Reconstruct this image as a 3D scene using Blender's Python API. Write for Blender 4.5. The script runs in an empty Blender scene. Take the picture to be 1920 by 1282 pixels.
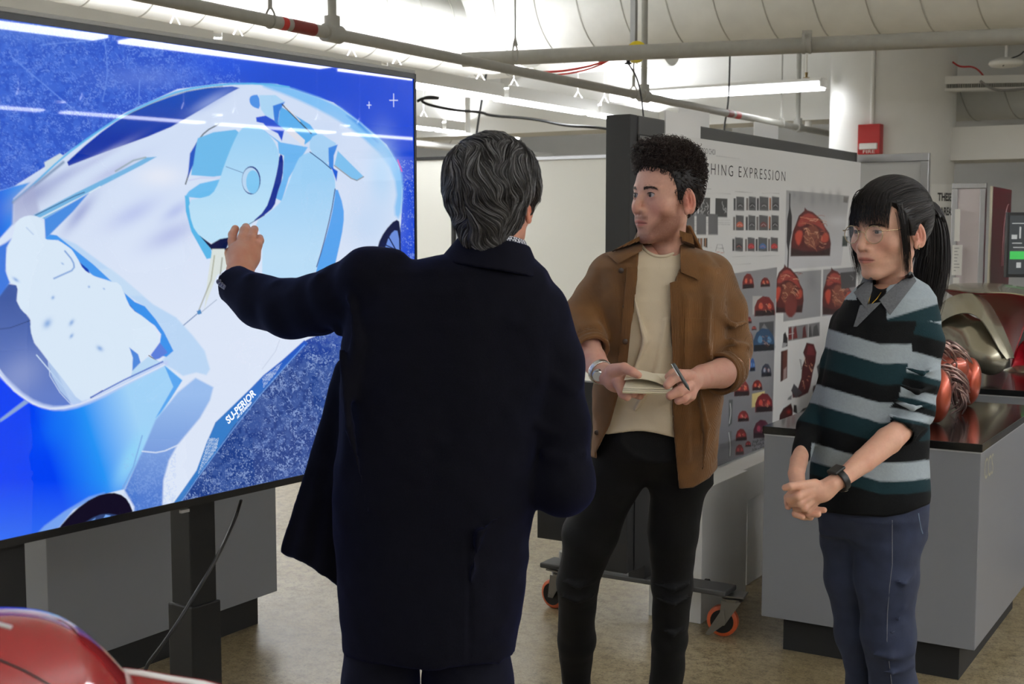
import bpy, math, random
import numpy as np
from mathutils import Vector, Matrix
sc = bpy.context.scene
# ------------------------------------------------------------------ camera
F = 2400.0                      # focal length in pixels of the 1920x1282 frame
PITCH = math.atan(213/2400)
CP, SP = math.cos(PITCH), math.sin(PITCH)
YAW = math.radians(31.46)
CY, SY = math.cos(YAW), math.sin(YAW)
EYE = np.array([0.0, 0.0, 1.58])
cam_d = bpy.data.cameras.new('camera'); cam = bpy.data.objects.new('camera', cam_d)
sc.collection.objects.link(cam); sc.camera = cam
cam_d.sensor_width = 36.0; cam_d.lens = F/1920*36.0
cam_d.clip_start = 0.05; cam_d.clip_end = 100
cam.location = EYE; cam.rotation_euler = (math.pi/2-PITCH, 0, YAW)
cam_d.dof.use_dof = True; cam_d.dof.focus_distance = 3.7; cam_d.dof.aperture_fstop = 8.0
# ------------------------------------------------------------------ world and colour
w = bpy.data.worlds.new('world'); sc.world = w; w.use_nodes = True
w.node_tree.nodes['Background'].inputs[0].default_value = (0.75, 0.85, 1.0, 1)
w.node_tree.nodes['Background'].inputs[1].default_value = 1.0
vs = sc.view_settings
sc.display_settings.display_device = 'sRGB'
vs.view_transform = 'Standard'; vs.look = 'None'; vs.exposure = -0.12; vs.gamma = 1.0; vs.use_curve_mapping = False
FIXTURE_DOWN, FIXTURE_UP = 24.0, 60.0      # radiance of the fluorescent fixtures
try:
    sc.cycles.use_denoising = True
    sc.cycles.max_bounces = 8; sc.cycles.diffuse_bounces = 4; sc.cycles.glossy_bounces = 4
    sc.cycles.sample_clamp_indirect = 6.0
except Exception: pass
# ------------------------------------------------------------------ projection helpers
# "C frame": x to the camera's right, y level forward, z up.  World: room axes.
def c2w(p):
    p = np.asarray(p, dtype=float)
    out = p.copy()
    out[..., 0] = CY*p[..., 0] - SY*p[..., 1]
    out[..., 1] = SY*p[..., 0] + CY*p[..., 1]
    return out
def w2c(p):
    p = np.asarray(p, dtype=float); out = p.copy()
    out[..., 0] = CY*p[..., 0] + SY*p[..., 1]
    out[..., 1] = -SY*p[..., 0] + CY*p[..., 1]
    return out
def cray(x, y):
    u = (x-960)/F; v = (641-y)/F
    return np.array([u, CP+v*SP, -SP+v*CP])
def P(x, y, Y):                 # C-frame point seen at pixel (x,y) at level distance Y
    d = cray(x, y); return EYE + d*(Y/d[1])
def Zc(x, y, z):                # C-frame point seen at pixel (x,y) at height z
    d = cray(x, y); return EYE + d*((z-EYE[2])/d[2])
def W(x, y, Y): return c2w(P(x, y, Y))
def Zw(x, y, z): return c2w(Zc(x, y, z))
def proj(c):                    # C-frame -> pixels
    c = np.asarray(c, dtype=float)
    z = c[..., 2]-EYE[2]
    dep = c[..., 1]*CP - z*SP; up = c[..., 1]*SP + z*CP
    return np.stack([960+F*c[..., 0]/dep, 641-F*up/dep], -1)
# ------------------------------------------------------------------ materials
def lin(c):
    return tuple(((v/255)/12.92 if v/255 <= 0.04045 else ((v/255+0.055)/1.055)**2.4) for v in c)
MATS = {}
def mat(name, rgb=(200, 200, 200), rough=0.6, metal=0.0, noise=0.0, nscale=8.0, bump=0.0, bscale=60.0,
        coat=0.0, spec=0.5, sheen=0.0, emit=None, estr=0.0, vcol=None, sss=0.0, wave=0.0, wscale=100.0, aniso=0.0, trans=0.0, alpha=1.0, speckle=None, ior=1.45):
    if name in MATS: return MATS[name]
    m = bpy.data.materials.new(name); m.use_nodes = True
    nt = m.node_tree; N = nt.nodes; L = nt.links; b = N['Principled BSDF']
    b.inputs['Base Color'].default_value = (*lin(rgb), 1)
    b.inputs['Roughness'].default_value = rough; b.inputs['Metallic'].default_value = metal
    b.inputs['Coat Weight'].default_value = coat; b.inputs['Coat Roughness'].default_value = 0.05
    b.inputs['Specular IOR Level'].default_value = spec
    b.inputs['IOR'].default_value = ior
    if sheen:
        b.inputs['Sheen Weight'].default_value = sheen
        if name.startswith('navy'): b.inputs['Sheen Tint'].default_value = (0.10, 0.16, 0.9, 1)  # blue put into the cloth sheen, standing in for the display's glow
    if sss:
        b.inputs['Subsurface Weight'].default_value = sss; b.inputs['Subsurface Radius'].default_value = (0.012, 0.005, 0.003)
        b.inputs['Subsurface Scale'].default_value = 0.6
    if trans: b.inputs['Transmission Weight'].default_value = trans
    if alpha < 1: b.inputs['Alpha'].default_value = alpha
    if aniso: b.inputs['Anisotropic'].default_value = aniso
    tc = N.new('ShaderNodeTexCoord')
    src = None
    if vcol:
        a = N.new('ShaderNodeVertexColor'); a.layer_name = vcol; src = a.outputs['Color']
    if noise:
        n = N.new('ShaderNodeTexNoise'); n.inputs['Scale'].default_value = nscale; n.inputs['Detail'].default_value = 6
        L.new(tc.outputs['Object'], n.inputs['Vector'])
        mx = N.new('ShaderNodeMix'); mx.data_type = 'RGBA'; mx.blend_type = 'MULTIPLY'; mx.inputs[0].default_value = 1
        r = N.new('ShaderNodeValToRGB'); r.color_ramp.elements[0].position = 0.3; r.color_ramp.elements[1].position = 0.7
        k = 1-noise; r.color_ramp.elements[0].color = (k, k, k, 1); r.color_ramp.elements[1].color = (1, 1, 1, 1)
        L.new(n.outputs['Fac'], r.inputs['Fac'])
        if src: L.new(src, mx.inputs[6])
        else: mx.inputs[6].default_value = (*lin(rgb), 1)
        L.new(r.outputs['Color'], mx.inputs[7]); src = mx.outputs[2]
    if src: L.new(src, b.inputs['Base Color'])
    if bump or wave:
        bp = N.new('ShaderNodeBump'); bp.inputs['Strength'].default_value = 1.0; bp.inputs['Distance'].default_value = bump or wave
        if wave:
            t = N.new('ShaderNodeTexWave'); t.inputs['Scale'].default_value = wscale; t.inputs['Distortion'].default_value = 0.6
            t.bands_direction = 'X'; L.new(tc.outputs['Object'], t.inputs['Vector'])
        else:
            t = N.new('ShaderNodeTexNoise'); t.inputs['Scale'].default_value = bscale; t.inputs['Detail'].default_value = 4
            L.new(tc.outputs['Object'], t.inputs['Vector'])
        L.new(t.outputs['Fac'], bp.inputs['Height']); L.new(bp.outputs['Normal'], b.inputs['Normal'])
    if emit is not None:
        if emit == 'vcol': L.new(src, b.inputs['Emission Color'])
        else: b.inputs['Emission Color'].default_value = (*lin(emit), 1)
        b.inputs['Emission Strength'].default_value = estr
        if emit == 'vcol':
            for l in list(b.inputs['Base Color'].links): L.remove(l)
            b.inputs['Base Color'].default_value = (*lin(rgb), 1)
    MATS[name] = m; return m
# ------------------------------------------------------------------ mesh builder
def unit(v): v = np.asarray(v, float); return v/max(np.linalg.norm(v), 1e-9)
class MB:
    def __init__(s): s.v = []; s.f = []; s.n = 0
    def add(s, v, f):
        v = np.asarray(v, float); s.v.append(v)
        s.f.extend([tuple(int(i)+s.n for i in q) for q in f]); s.n += len(v); return s
    def box(s, x0, x1, y0, y1, z0, z1):
        v = [(x, y, z) for x in (x0, x1) for y in (y0, y1) for z in (z0, z1)]
        return s.add(v, [(0, 1, 3, 2), (4, 6, 7, 5), (0, 4, 5, 1), (2, 3, 7, 6), (0, 2, 6, 4), (1, 5, 7, 3)])
    def obox(s, c, ux, uy, uz, hx, hy, hz):     # oriented box, half sizes
        c = np.asarray(c, float); ux, uy, uz = unit(ux), unit(uy), unit(uz)
        v = [c+a*hx*ux+b*hy*uy+d*hz*uz for a in (-1, 1) for b in (-1, 1) for d in (-1, 1)]
        return s.add(v, [(0, 1, 3, 2), (4, 6, 7, 5), (0, 4, 5, 1), (2, 3, 7, 6), (0, 2, 6, 4), (1, 5, 7, 3)])
    def tube(s, pts, r, n=12, cap=True, closed=False, flat=1.0):
        pts = [np.asarray(p, float) for p in pts]; m = len(pts)
        if np.isscalar(r): r = [r]*m
        T = [unit(pts[min(i+1, m-1)]-pts[max(i-1, 0)]) for i in range(m)]
        if closed: T = [unit(pts[(i+1) % m]-pts[i-1]) for i in range(m)]
        up = np.array([0, 0, 1.0]) if abs(T[0][2]) < 0.9 else np.array([1.0, 0, 0])
        N = unit(np.cross(T[0], up)); V = []
        for i in range(m):
            N = unit(N-T[i]*np.dot(N, T[i])); B = np.cross(T[i], N)
            for k in range(n):
                a = 2*math.pi*k/n; V.append(pts[i]+r[i]*(math.cos(a)*N+flat*math.sin(a)*B))
        fs = []
        for i in range(m if closed else m-1):
            j = (i+1) % m
            for k in range(n):
                k2 = (k+1) % n; fs.append((i*n+k, i*n+k2, j*n+k2, j*n+k))
        if cap and not closed:
            fs.append(tuple(range(n-1, -1, -1))); fs.append(tuple((m-1)*n+k for k in range(n)))
        return s.add(V, fs)
    def lathe(s, c, axis, prof, n=32, cap=True):    # prof: (distance along axis, radius)
        c = np.asarray(c, float); ax = unit(axis)
        t = np.array([0, 0, 1.0]) if abs(ax[2]) < 0.9 else np.array([1.0, 0, 0])
        U = unit(np.cross(t, ax)); V_ = np.cross(ax, U); V = []
        for d, r in prof:
            for k in range(n):
                a = 2*math.pi*k/n; V.append(c+ax*d+r*(math.cos(a)*U+math.sin(a)*V_))
        fs = []
        for i in range(len(prof)-1):
            for k in range(n):
                k2 = (k+1) % n; fs.append((i*n+k, i*n+k2, (i+1)*n+k2, (i+1)*n+k))
        if cap:
            fs.append(tuple(range(n-1, -1, -1))); fs.append(tuple((len(prof)-1)*n+k for k in range(n)))
        return s.add(V, fs)
    def prism(s, poly, d):          # poly: 3D points (planar), d: extrusion vector
        poly = [np.asarray(p, float) for p in poly]; n = len(poly); d = np.asarray(d, float)
        V = poly+[p+d for p in poly]
        fs = [tuple(range(n-1, -1, -1)), tuple(range(n, 2*n))]+[(i, (i+1) % n, n+(i+1) % n, n+i) for i in range(n)]
        return s.add(V, fs)
    def V(s): return np.concatenate(s.v)
def tagp(o, label=None, cat=None, group=None, kind=None):
    if label: o['label'] = label
    if cat: o['category'] = cat
    if group: o['group'] = group
    if kind: o['kind'] = kind
    return o
def mesh_obj(name, V, Fs, m, parent=None, smooth=False, col=None, loc=None, bevel=0, fix=True):
    V = np.asarray(V, float)
    if parent is not None: off = np.array(parent['_wloc'])
    elif loc is not None: off = np.array(loc, float)
    else: off = np.array([(V[:, 0].min()+V[:, 0].max())/2, (V[:, 1].min()+V[:, 1].max())/2, V[:, 2].min()])
    me = bpy.data.meshes.new(name)
    if isinstance(Fs, np.ndarray):
        nf, k = Fs.shape
        me.vertices.add(len(V)); me.vertices.foreach_set('co', (V-off).astype(np.float32).ravel())
        me.loops.add(nf*k); me.loops.foreach_set('vertex_index', Fs.astype(np.int32).ravel())
        me.polygons.add(nf); me.polygons.foreach_set('loop_start', np.arange(0, nf*k, k, dtype=np.int32))
        try: me.polygons.foreach_set('loop_total', np.full(nf, k, dtype=np.int32))
        except Exception: pass
        me.update(calc_edges=True); me.validate()
    else:
        me.from_pydata((V-off).tolist(), [], Fs); me.update()
        if fix:
            import bmesh
            bm = bmesh.new(); bm.from_mesh(me); bmesh.ops.recalc_face_normals(bm, faces=bm.faces); bm.to_mesh(me); bm.free()
    if col is not None:
        a = me.color_attributes.new('Col', 'FLOAT_COLOR', 'POINT')
        c4 = np.ones((len(V), 4), np.float32); c4[:, :3] = col; a.data.foreach_set('color', c4.ravel())
    me.materials.append(m)
    if smooth:
        me.polygons.foreach_set('use_smooth', np.ones(len(me.polygons), bool))
        if smooth == 'auto':
            try: me.set_sharp_from_angle(angle=math.radians(35))
            except Exception: pass
    o = bpy.data.objects.new(name, me); sc.collection.objects.link(o)
    o['_wloc'] = [float(x) for x in off]
    if parent is not None:
        o.parent = parent; o.location = (0, 0, 0)
    else: o.location = off
    if bevel:
        b = o.modifiers.new('bevel', 'BEVEL'); b.width = bevel; b.segments = 2; b.limit_method = 'ANGLE'
    return o
def obj(name, mb, m, parent=None, **k): return mesh_obj(name, mb.V(), mb.f, m, parent, **k)
def empty(name, loc, label=None, cat=None, group=None, kind=None):
    o = bpy.data.objects.new(name, None); sc.collection.objects.link(o); o.location = [float(v) for v in loc]
    o['_wloc'] = [float(v) for v in loc]; o.empty_display_size = 0.1
    return tagp(o, label, cat, group, kind)
def copy_tree(o, d, **tags):
    d = np.asarray(d, float)
    def rec(s, par):
        c = s.copy(); sc.collection.objects.link(c)
        c['_wloc'] = [float(a+b) for a, b in zip(s['_wloc'], d)]
        if par is not None: c.parent = par
        for ch in [x for x in sc.objects if x.parent == s]: rec(ch, c)
        return c
    kids = list(sc.objects)
    r = rec(o, None); r.location = Vector(o.location)+Vector([float(x) for x in d])
    tagp(r, **tags); return r
def text_mesh(name, s, origin, xdir, ydir, h, m, parent, width=None, spacing=1.0, thick=0.0006, bold=0.0, align='LEFT'):
    cu = bpy.data.curves.new('t', 'FONT'); cu.body = s; cu.size = 1.0; cu.space_character = spacing; cu.align_x = align
    cu.resolution_u = 3; cu.offset = bold
    o = bpy.data.objects.new('t', cu); sc.collection.objects.link(o)
    dg = bpy.context.evaluated_depsgraph_get(); dg.update()
    me = bpy.data.meshes.new_from_object(o.evaluated_get(dg))
    v = np.array([q.co[:] for q in me.vertices]); fs = [tuple(p.vertices) for p in me.polygons]
    bpy.data.objects.remove(o); bpy.data.curves.remove(cu); bpy.data.meshes.remove(me)
    xd, yd = unit(xdir), unit(ydir); nrm = np.cross(xd, yd)
    sx = h/0.7
    if width: sx = width/(v[:, 0].max()-v[:, 0].min())
    V = np.asarray(origin, float)+v[:, :1]*sx*xd+v[:, 1:2]*(h/0.7)*yd+nrm*thick
    return mesh_obj(name, V, fs, m, parent, fix=False)
# ------------------------------------------------------------------ painting on fine grids
def poly_sd(pts, poly):         # signed distance (negative inside) of 2D points to polygon
    poly = np.asarray(poly, float); n = len(poly)
    d = np.full(len(pts), 1e9); ins = np.zeros(len(pts), bool)
    for i in range(n):
        a = poly[i]; b = poly[(i+1) % n]; e = b-a; w_ = pts-a
        t = np.clip((w_@e)/max(e@e, 1e-9), 0, 1); q = w_-t[:, None]*e
        d = np.minimum(d, (q*q).sum(1))
        c = ((a[1] > pts[:, 1]) != (b[1] > pts[:, 1]))
        if abs(b[1]-a[1]) > 1e-12:
            ins ^= c & (pts[:, 0] < (b[0]-a[0])*(pts[:, 1]-a[1])/(b[1]-a[1])+a[0])
    d = np.sqrt(d); return np.where(ins, -d, d)
def smooth_poly(pts, k=2, closed=True):
    p = np.asarray(pts, float)
    for _ in range(k):
        if closed:
            q = np.roll(p, -1, 0); p = np.stack([0.75*p+0.25*q, 0.25*p+0.75*q], 1).reshape(-1, 2)
        else:
            q = np.stack([0.75*p[:-1]+0.25*p[1:], 0.25*p[:-1]+0.75*p[1:]], 1).reshape(-1, 2)
            p = np.concatenate([p[:1], q, p[-1:]])
    return p
class Canvas:                   # colours (linear) at 2D points
    def __init__(s, uv, base): s.uv = uv; s.c = np.tile(np.array(lin(base), float), (len(uv), 1))
    def blend(s, idx, a, col):
        if callable(col): cc = col(s.uv[idx])
        else: cc = np.array(lin(col))
        s.c[idx] = s.c[idx]*(1-a[:, None])+cc*a[:, None]
    def poly(s, poly, col, soft=0.8, sm=0, op=1.0, clip=None):
        poly = smooth_poly(poly, sm) if sm else np.asarray(poly, float)
        m = soft+1
        ix = np.where((s.uv[:, 0] > poly[:, 0].min()-m) & (s.uv[:, 0] < poly[:, 0].max()+m) & (s.uv[:, 1] > poly[:, 1].min()-m) & (s.uv[:, 1] < poly[:, 1].max()+m))[0]
        if not len(ix): return
        d = poly_sd(s.uv[ix], poly); a = np.clip(0.5-d/(2*soft), 0, 1)
        if clip is not None:
            a = a*np.clip(0.5-poly_sd(s.uv[ix], np.asarray(clip, float))/1.6, 0, 1)
        k = a > 0; s.blend(ix[k], a[k]*op, col)
    def line(s, pts, wd, col, soft=0.7, op=1.0, sm=0):
        pts = smooth_poly(pts, sm, False) if sm else np.asarray(pts, float)
        m = wd+soft+1
        ix = np.where((s.uv[:, 0] > pts[:, 0].min()-m) & (s.uv[:, 0] < pts[:, 0].max()+m) & (s.uv[:, 1] > pts[:, 1].min()-m) & (s.uv[:, 1] < pts[:, 1].max()+m))[0]
        if not len(ix): return
        d = np.full(len(ix), 1e9); p = s.uv[ix]
        for a, b in zip(pts[:-1], pts[1:]):
            e = b-a; t = np.clip(((p-a)@e)/max(e@e, 1e-9), 0, 1); q = p-a-t[:, None]*e; d = np.minimum(d, (q*q).sum(1))
        d = np.sqrt(d)-wd/2; a = np.clip(0.5-d/(2*soft), 0, 1); k = a > 0; s.blend(ix[k], a[k]*op, col)
    def blob(s, c, r, col, op=1.0, ang=0, p=2.0):
        ca, sa = math.cos(ang), math.sin(ang); q = s.uv-np.asarray(c, float)
        x = (q[:, 0]*ca+q[:, 1]*sa)/r[0]; y = (-q[:, 0]*sa+q[:, 1]*ca)/r[1]
        d = x*x+y*y; ix = np.where(d < 6)[0]; s.blend(ix, np.exp(-d[ix]*p)*op, col)
def hashn(ix, iy, seed=0):
    h = (ix.astype(np.int64)*374761393+iy.astype(np.int64)*668265263+seed*2147483647) & 0xffffffff
    h = ((h ^ (h >> 13))*1274126177) & 0xffffffff
    return ((h ^ (h >> 16)) & 0xffff)/65535.0
def vnoise2(p, seed=0):
    i = np.floor(p).astype(np.int64); f = p-i; f = f*f*(3-2*f)
    g = lambda dx, dy: hashn(i[:, 0]+dx, i[:, 1]+dy, seed)
    return (g(0, 0)*(1-f[:, 0])+g(1, 0)*f[:, 0])*(1-f[:, 1])+(g(0, 1)*(1-f[:, 0])+g(1, 1)*f[:, 0])*f[:, 1]
def vnoise3(p, seed=0):
    z = np.floor(p[:, 2]).astype(np.int64); fz = p[:, 2]-z; fz = fz*fz*(3-2*fz)
    i = np.floor(p[:, :2]).astype(np.int64); f = p[:, :2]-i; f = f*f*(3-2*f)
    def L(zz):
        g = lambda dx, dy: hashn(i[:, 0]+dx+zz*57, i[:, 1]+dy+zz*131, seed)
        return (g(0, 0)*(1-f[:, 0])+g(1, 0)*f[:, 0])*(1-f[:, 1])+(g(0, 1)*(1-f[:, 0])+g(1, 1)*f[:, 0])*f[:, 1]
    return L(z)*(1-fz)+L(z+1)*fz
def grid_mesh(nx, ny, fn):
    u, v = np.meshgrid(np.linspace(0, 1, nx), np.linspace(0, 1, ny)); u = u.ravel(); v = v.ravel()
    i = np.arange((ny-1)*nx).reshape(ny-1, nx)[:, :-1].ravel()
    Fs = np.stack([i, i+1, i+nx+1, i+nx], 1)
    return fn(u, v), Fs, u, v
# ================================================================== ROOM
M_ceil = mat('ceiling_paint', (238, 238, 234), 0.8, noise=0.05, nscale=2)
M_wallg = mat('wall_grey_paint', (182, 183, 182), 0.8, noise=0.06, nscale=3)
M_wallw = mat('wall_white_paint', (225, 225, 221), 0.8, noise=0.05, nscale=2)
M_pipe = mat('pipe_paint', (158, 157, 150), 0.5, noise=0.08, nscale=20)
M_duct = mat('duct_paint', (228, 228, 222), 0.6, noise=0.08, nscale=6)
M_white = mat('white_metal', (232, 232, 228), 0.45)
M_lensd = mat('lamp_lens_lit', (255, 255, 255), 0.4, emit=(249, 251, 255), estr=FIXTURE_DOWN)
M_lensu = mat('lamp_uplight_lit', (255, 255, 255), 0.4, emit=(249, 251, 255), estr=FIXTURE_UP)
M_black = mat('black_plastic', (16, 16, 17), 0.4)
M_blackm = mat('black_metal', (11, 11, 12), 0.6)
M_steel = mat('steel', (150, 150, 150), 0.35, metal=1.0)
M_alu = mat('aluminium_frame', (175, 176, 178), 0.35, metal=0.9)
M_red = mat('red_paint', (170, 22, 20), 0.4)
# polished concrete floor: sandy speckled with darker flecks
def floor_mat():
    m = bpy.data.materials.new('polished_concrete'); m.use_nodes = True; nt = m.node_tree; N = nt.nodes; L = nt.links
    b = N['Principled BSDF']; tc = N.new('ShaderNodeTexCoord')
    def noise(s, d, r=0.6):
        n = N.new('ShaderNodeTexNoise'); n.inputs['Scale'].default_value = s; n.inputs['Detail'].default_value = d; n.inputs['Roughness'].default_value = r
        L.new(tc.outputs['Object'], n.inputs['Vector']); return n
    def ramp(src, els):
        r = N.new('ShaderNodeValToRGB'); cr = r.color_ramp
        while len(cr.elements) < len(els): cr.elements.new(0.5)
        for e, (p, c) in zip(cr.elements, els): e.position = p; e.color = (*lin(c), 1)
        L.new(src, r.inputs['Fac']); return r
    def mul(a, bb, fac=1.0, mode='MULTIPLY'):
        x = N.new('ShaderNodeMix'); x.data_type = 'RGBA'; x.blend_type = mode; x.inputs[0].default_value = fac
        L.new(a, x.inputs[6]); L.new(bb, x.inputs[7]); return x.outputs[2]
    big = ramp(noise(1.1, 5).outputs['Fac'], [(0.3, (120, 105, 76)), (0.5, (145, 131, 102)), (0.7, (164, 152, 127))])
    mid = ramp(noise(22, 9, 0.82).outputs['Fac'], [(0.36, (150, 142, 128)), (0.54, (255, 255, 255))])
    c = mul(big.outputs['Color'], mid.outputs['Color'])
    fl = ramp(noise(95, 3, 0.7).outputs['Fac'], [(0.34, (84, 74, 60)), (0.46, (255, 255, 255))])
    c = mul(c, fl.outputs['Color'], 0.8)
    lt = ramp(noise(130, 2).outputs['Fac'], [(0.62, (0, 0, 0)), (0.70, (150, 145, 130))])
    c = mul(c, lt.outputs['Color'], 0.6, 'ADD')
    n4 = noise(17, 4, 0.8); n4.inputs['Distortion'].default_value = 1.2
    st = ramp(n4.outputs['Fac'], [(0.275, (60, 52, 42)), (0.30, (255, 255, 255))])
    c = mul(c, st.outputs['Color'])
    L.new(c, b.inputs['Base Color'])
    r2 = N.new('ShaderNodeMapRange'); r2.inputs['To Min'].default_value = 0.22; r2.inputs['To Max'].default_value = 0.42
    L.new(noise(9, 4).outputs['Fac'], r2.inputs['Value']); L.new(r2.outputs['Result'], b.inputs['Roughness'])
    return m
def struct(name, mb, m, **k):
    o = obj(name, mb, m, **k); o['kind'] = 'structure'; return o
XL, XR, YF, YB, HC = -14.0, 11.0, -5.0, 16.5, 4.3
struct('floor', MB().box(XL, XR, YF, YB, -0.1, 0.0), floor_mat(), loc=(0, 0, 0))
struct('ceiling', MB().box(XL, XR, YF, YB, HC, HC+0.1), M_ceil)
struct('wall_right', MB().box(XR, XR+0.15, YF, YB, 0, HC), M_wallw)
struct('wall_front', MB().box(XL-0.15, XR+0.15, YF-0.15, YF, 0, HC), M_wallw)
struct('wall_back', MB().box(XL-0.15, XR+0.15, YB, YB+0.15, 0, HC), M_wallg)
# left wall with a band of windows near its far end
wy0, wy1, wz0, wz1 = 13.2, 16.0, 1.2, 2.6
struct('wall_left', MB().box(XL-0.15, XL, YF, wy0, 0, HC).box(XL-0.15, XL, wy1, YB, 0, HC).box(XL-0.15, XL, wy0, wy1, 0, wz0).box(XL-0.15, XL, wy0, wy1, wz1, HC), M_wallw)
wn = MB()
for i in range(5):
    yy = wy0+(wy1-wy0)*i/4; wn.box(XL-0.12, XL-0.04, yy-0.03, yy+0.03, wz0, wz1)
wn.box(XL-0.12, XL-0.04, wy0, wy1, wz0, wz0+0.05).box(XL-0.12, XL-0.04, wy0, wy1, wz1-0.05, wz1).box(XL-0.11, XL-0.05, wy0, wy1, 1.9, 1.94)
wo = struct('window_1', wn, M_white)
g = obj('window_glass', MB().box(XL-0.085, XL-0.08, wy0, wy1, wz0, wz1), mat('window_glass', (255, 255, 255), 0.02, trans=1.0), wo)
# white soffit beams hanging under the ceiling
struct('trim_1', MB().box(XL, XR, 13.3, 13.9, 2.72, HC), M_wallw)
struct('trim_3', MB().box(-2.95, XR, 12.2, 12.85, 2.20, 2.50), M_wallw)
struct('trim_4', MB().box(-11.6, -11.0, YF, 13.3, 3.0, HC), M_wallw)
struct('trim_5', MB().box(-8.7, -8.3, YF, 13.3, 3.2, HC), M_wallw)
# ---- round column
cc = np.array([-2.35, 8.3])
cc = c2w(np.array([3.58, 12.2, 0]))[:2]
CR = 0.57; KC = 1.42
col = MB().lathe((cc[0], cc[1], 0), (0, 0, 1), [(0, CR), (HC, CR)], n=64)
o = obj('round_column', col, mat('column_paint', (226, 226, 222), 0.55, noise=0.05, nscale=4), smooth='auto'); o['kind'] = 'structure'
def on_column(x, y, out=0.0):       # point of the column surface seen at pixel (x,y), and outward normal
    d = c2w(cray(x, y)); o2 = EYE[:2]-cc; a = d[:2]@d[:2]; b = 2*o2@d[:2]; c = o2@o2-(CR+out)**2
    t = (-b-math.sqrt(max(b*b-4*a*c, 0)))/(2*a); p = EYE+d*t
    return p, np.array([*(p[:2]-cc)/(CR+out), 0])
# fire alarm with its conduit
p, n = on_column(1635, 262); tg = np.array([-n[1], n[0], 0]); up = np.array([0, 0, 1.0])
if tg@c2w(np.array([1.0, 0, 0])) < 0: tg = -tg
al = empty('fire_alarm', p-n*0.0, 'red wall fire alarm with strobe light on the white round column', 'fire alarm')
obj('housing', MB().obox(p+n*0.045, tg, n, up, 0.072*KC, 0.05, 0.095*KC), M_red, al, bevel=0.006)
obj('strobe', MB().obox(p+n*0.1-up*0.045*KC, tg, n, up, 0.058*KC, 0.015, 0.02*KC), mat('strobe_lens', (225, 225, 220), 0.1, coat=0.5), al, bevel=0.008)
text_mesh('lettering', 'FIRE', p+n*0.0955-up*0.088*KC-tg*0.038*KC, tg, up, 0.02*KC, M_white, al, width=0.076*KC)
cd = MB(); pt = p+n*0.018+up*0.095*KC
cd.tube([pt, np.array([pt[0], pt[1], HC])], 0.017, 8)
tagp(obj('conduit', cd, M_white, smooth='auto'), 'thin white conduit running up the round column above the red fire alarm', 'conduit')
# paper notice wrapped on the column
sg = MB(); A0 = []
pl, _ = on_column(1744, 420); pr, _ = on_column(1790, 420)
angs = [math.atan2(q[1]-cc[1], q[0]-cc[0]) for q in (pl, pr)]
ztop, zbot = on_column(1760, 345)[0][2], on_column(1760, 560)[0][2]
V_ = []; nn = 14
for i in range(nn+1):
    a = angs[0]+(angs[1]+0.5-angs[0])*i/nn
    for rr in (CR+0.002, CR+0.004):
        for z in (zbot, ztop): V_.append((cc[0]+rr*math.cos(a), cc[1]+rr*math.sin(a), z))
fs = []
for i in range(nn):
    k = i*4; fs += [(k, k+4, k+5, k+1), (k+2, k+3, k+7, k+6), (k+1, k+5, k+7, k+3), (k, k+2, k+6, k+4)]
fs += [(0, 1, 3, 2), (nn*4, nn*4+2, nn*4+3, nn*4+1)]
ns = mesh_obj('paper_notice', V_, fs, mat('paper_white', (236, 236, 232), 0.8))
tagp(ns, 'white paper notice with bold black capitals taped around the column edge', 'notice')
M_ink = mat('black_ink', (18, 18, 18), 0.7)
for s_, px_, py_, hh in (('THESE', 1757, 376, 0.072), ('AREAS', 1761, 403, 0.072)):
    m2 = None
    cu = bpy.data.curves.new('t', 'FONT'); cu.body = s_; cu.size = 1; cu.offset = 0.03; cu.resolution_u = 2
    oo = bpy.data.objects.new('t', cu); sc.collection.objects.link(oo)
    me = bpy.data.meshes.new_from_object(oo.evaluated_get(bpy.context.evaluated_depsgraph_get()))
    import bmesh
    bm = bmesh.new(); bm.from_mesh(me); bmesh.ops.subdivide_edges(bm, edges=bm.edges[:], cuts=1); bmesh.ops.triangulate(bm, faces=bm.faces[:]); bm.to_mesh(me); bm.free()
    v = np.array([q.co[:] for q in me.vertices]); ff = [tuple(q.vertices) for q in me.polygons]
    bpy.data.objects.remove(oo)
    q0, _ = on_column(px_, py_); a0 = math.atan2(q0[1]-cc[1], q0[0]-cc[0]); k = hh/0.72
    sgn = 1 if angs[1] > angs[0] else -1
    aa = a0+sgn*v[:, 0]*k*0.85/CR; R_ = CR+0.0055
    V2 = np.stack([cc[0]+R_*np.cos(aa), cc[1]+R_*np.sin(aa), q0[2]+v[:, 1]*k], 1)
    mesh_obj('lettering', V2, ff, M_ink, ns, fix=False)
# ================================================================== CEILING SERVICES
def pipe_run(name, pts, r, m, label, cat='pipe', n=16, group=None):
    o = obj(name, MB().tube(pts, r, n), m, smooth='auto'); return tagp(o, label, cat, group)
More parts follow.
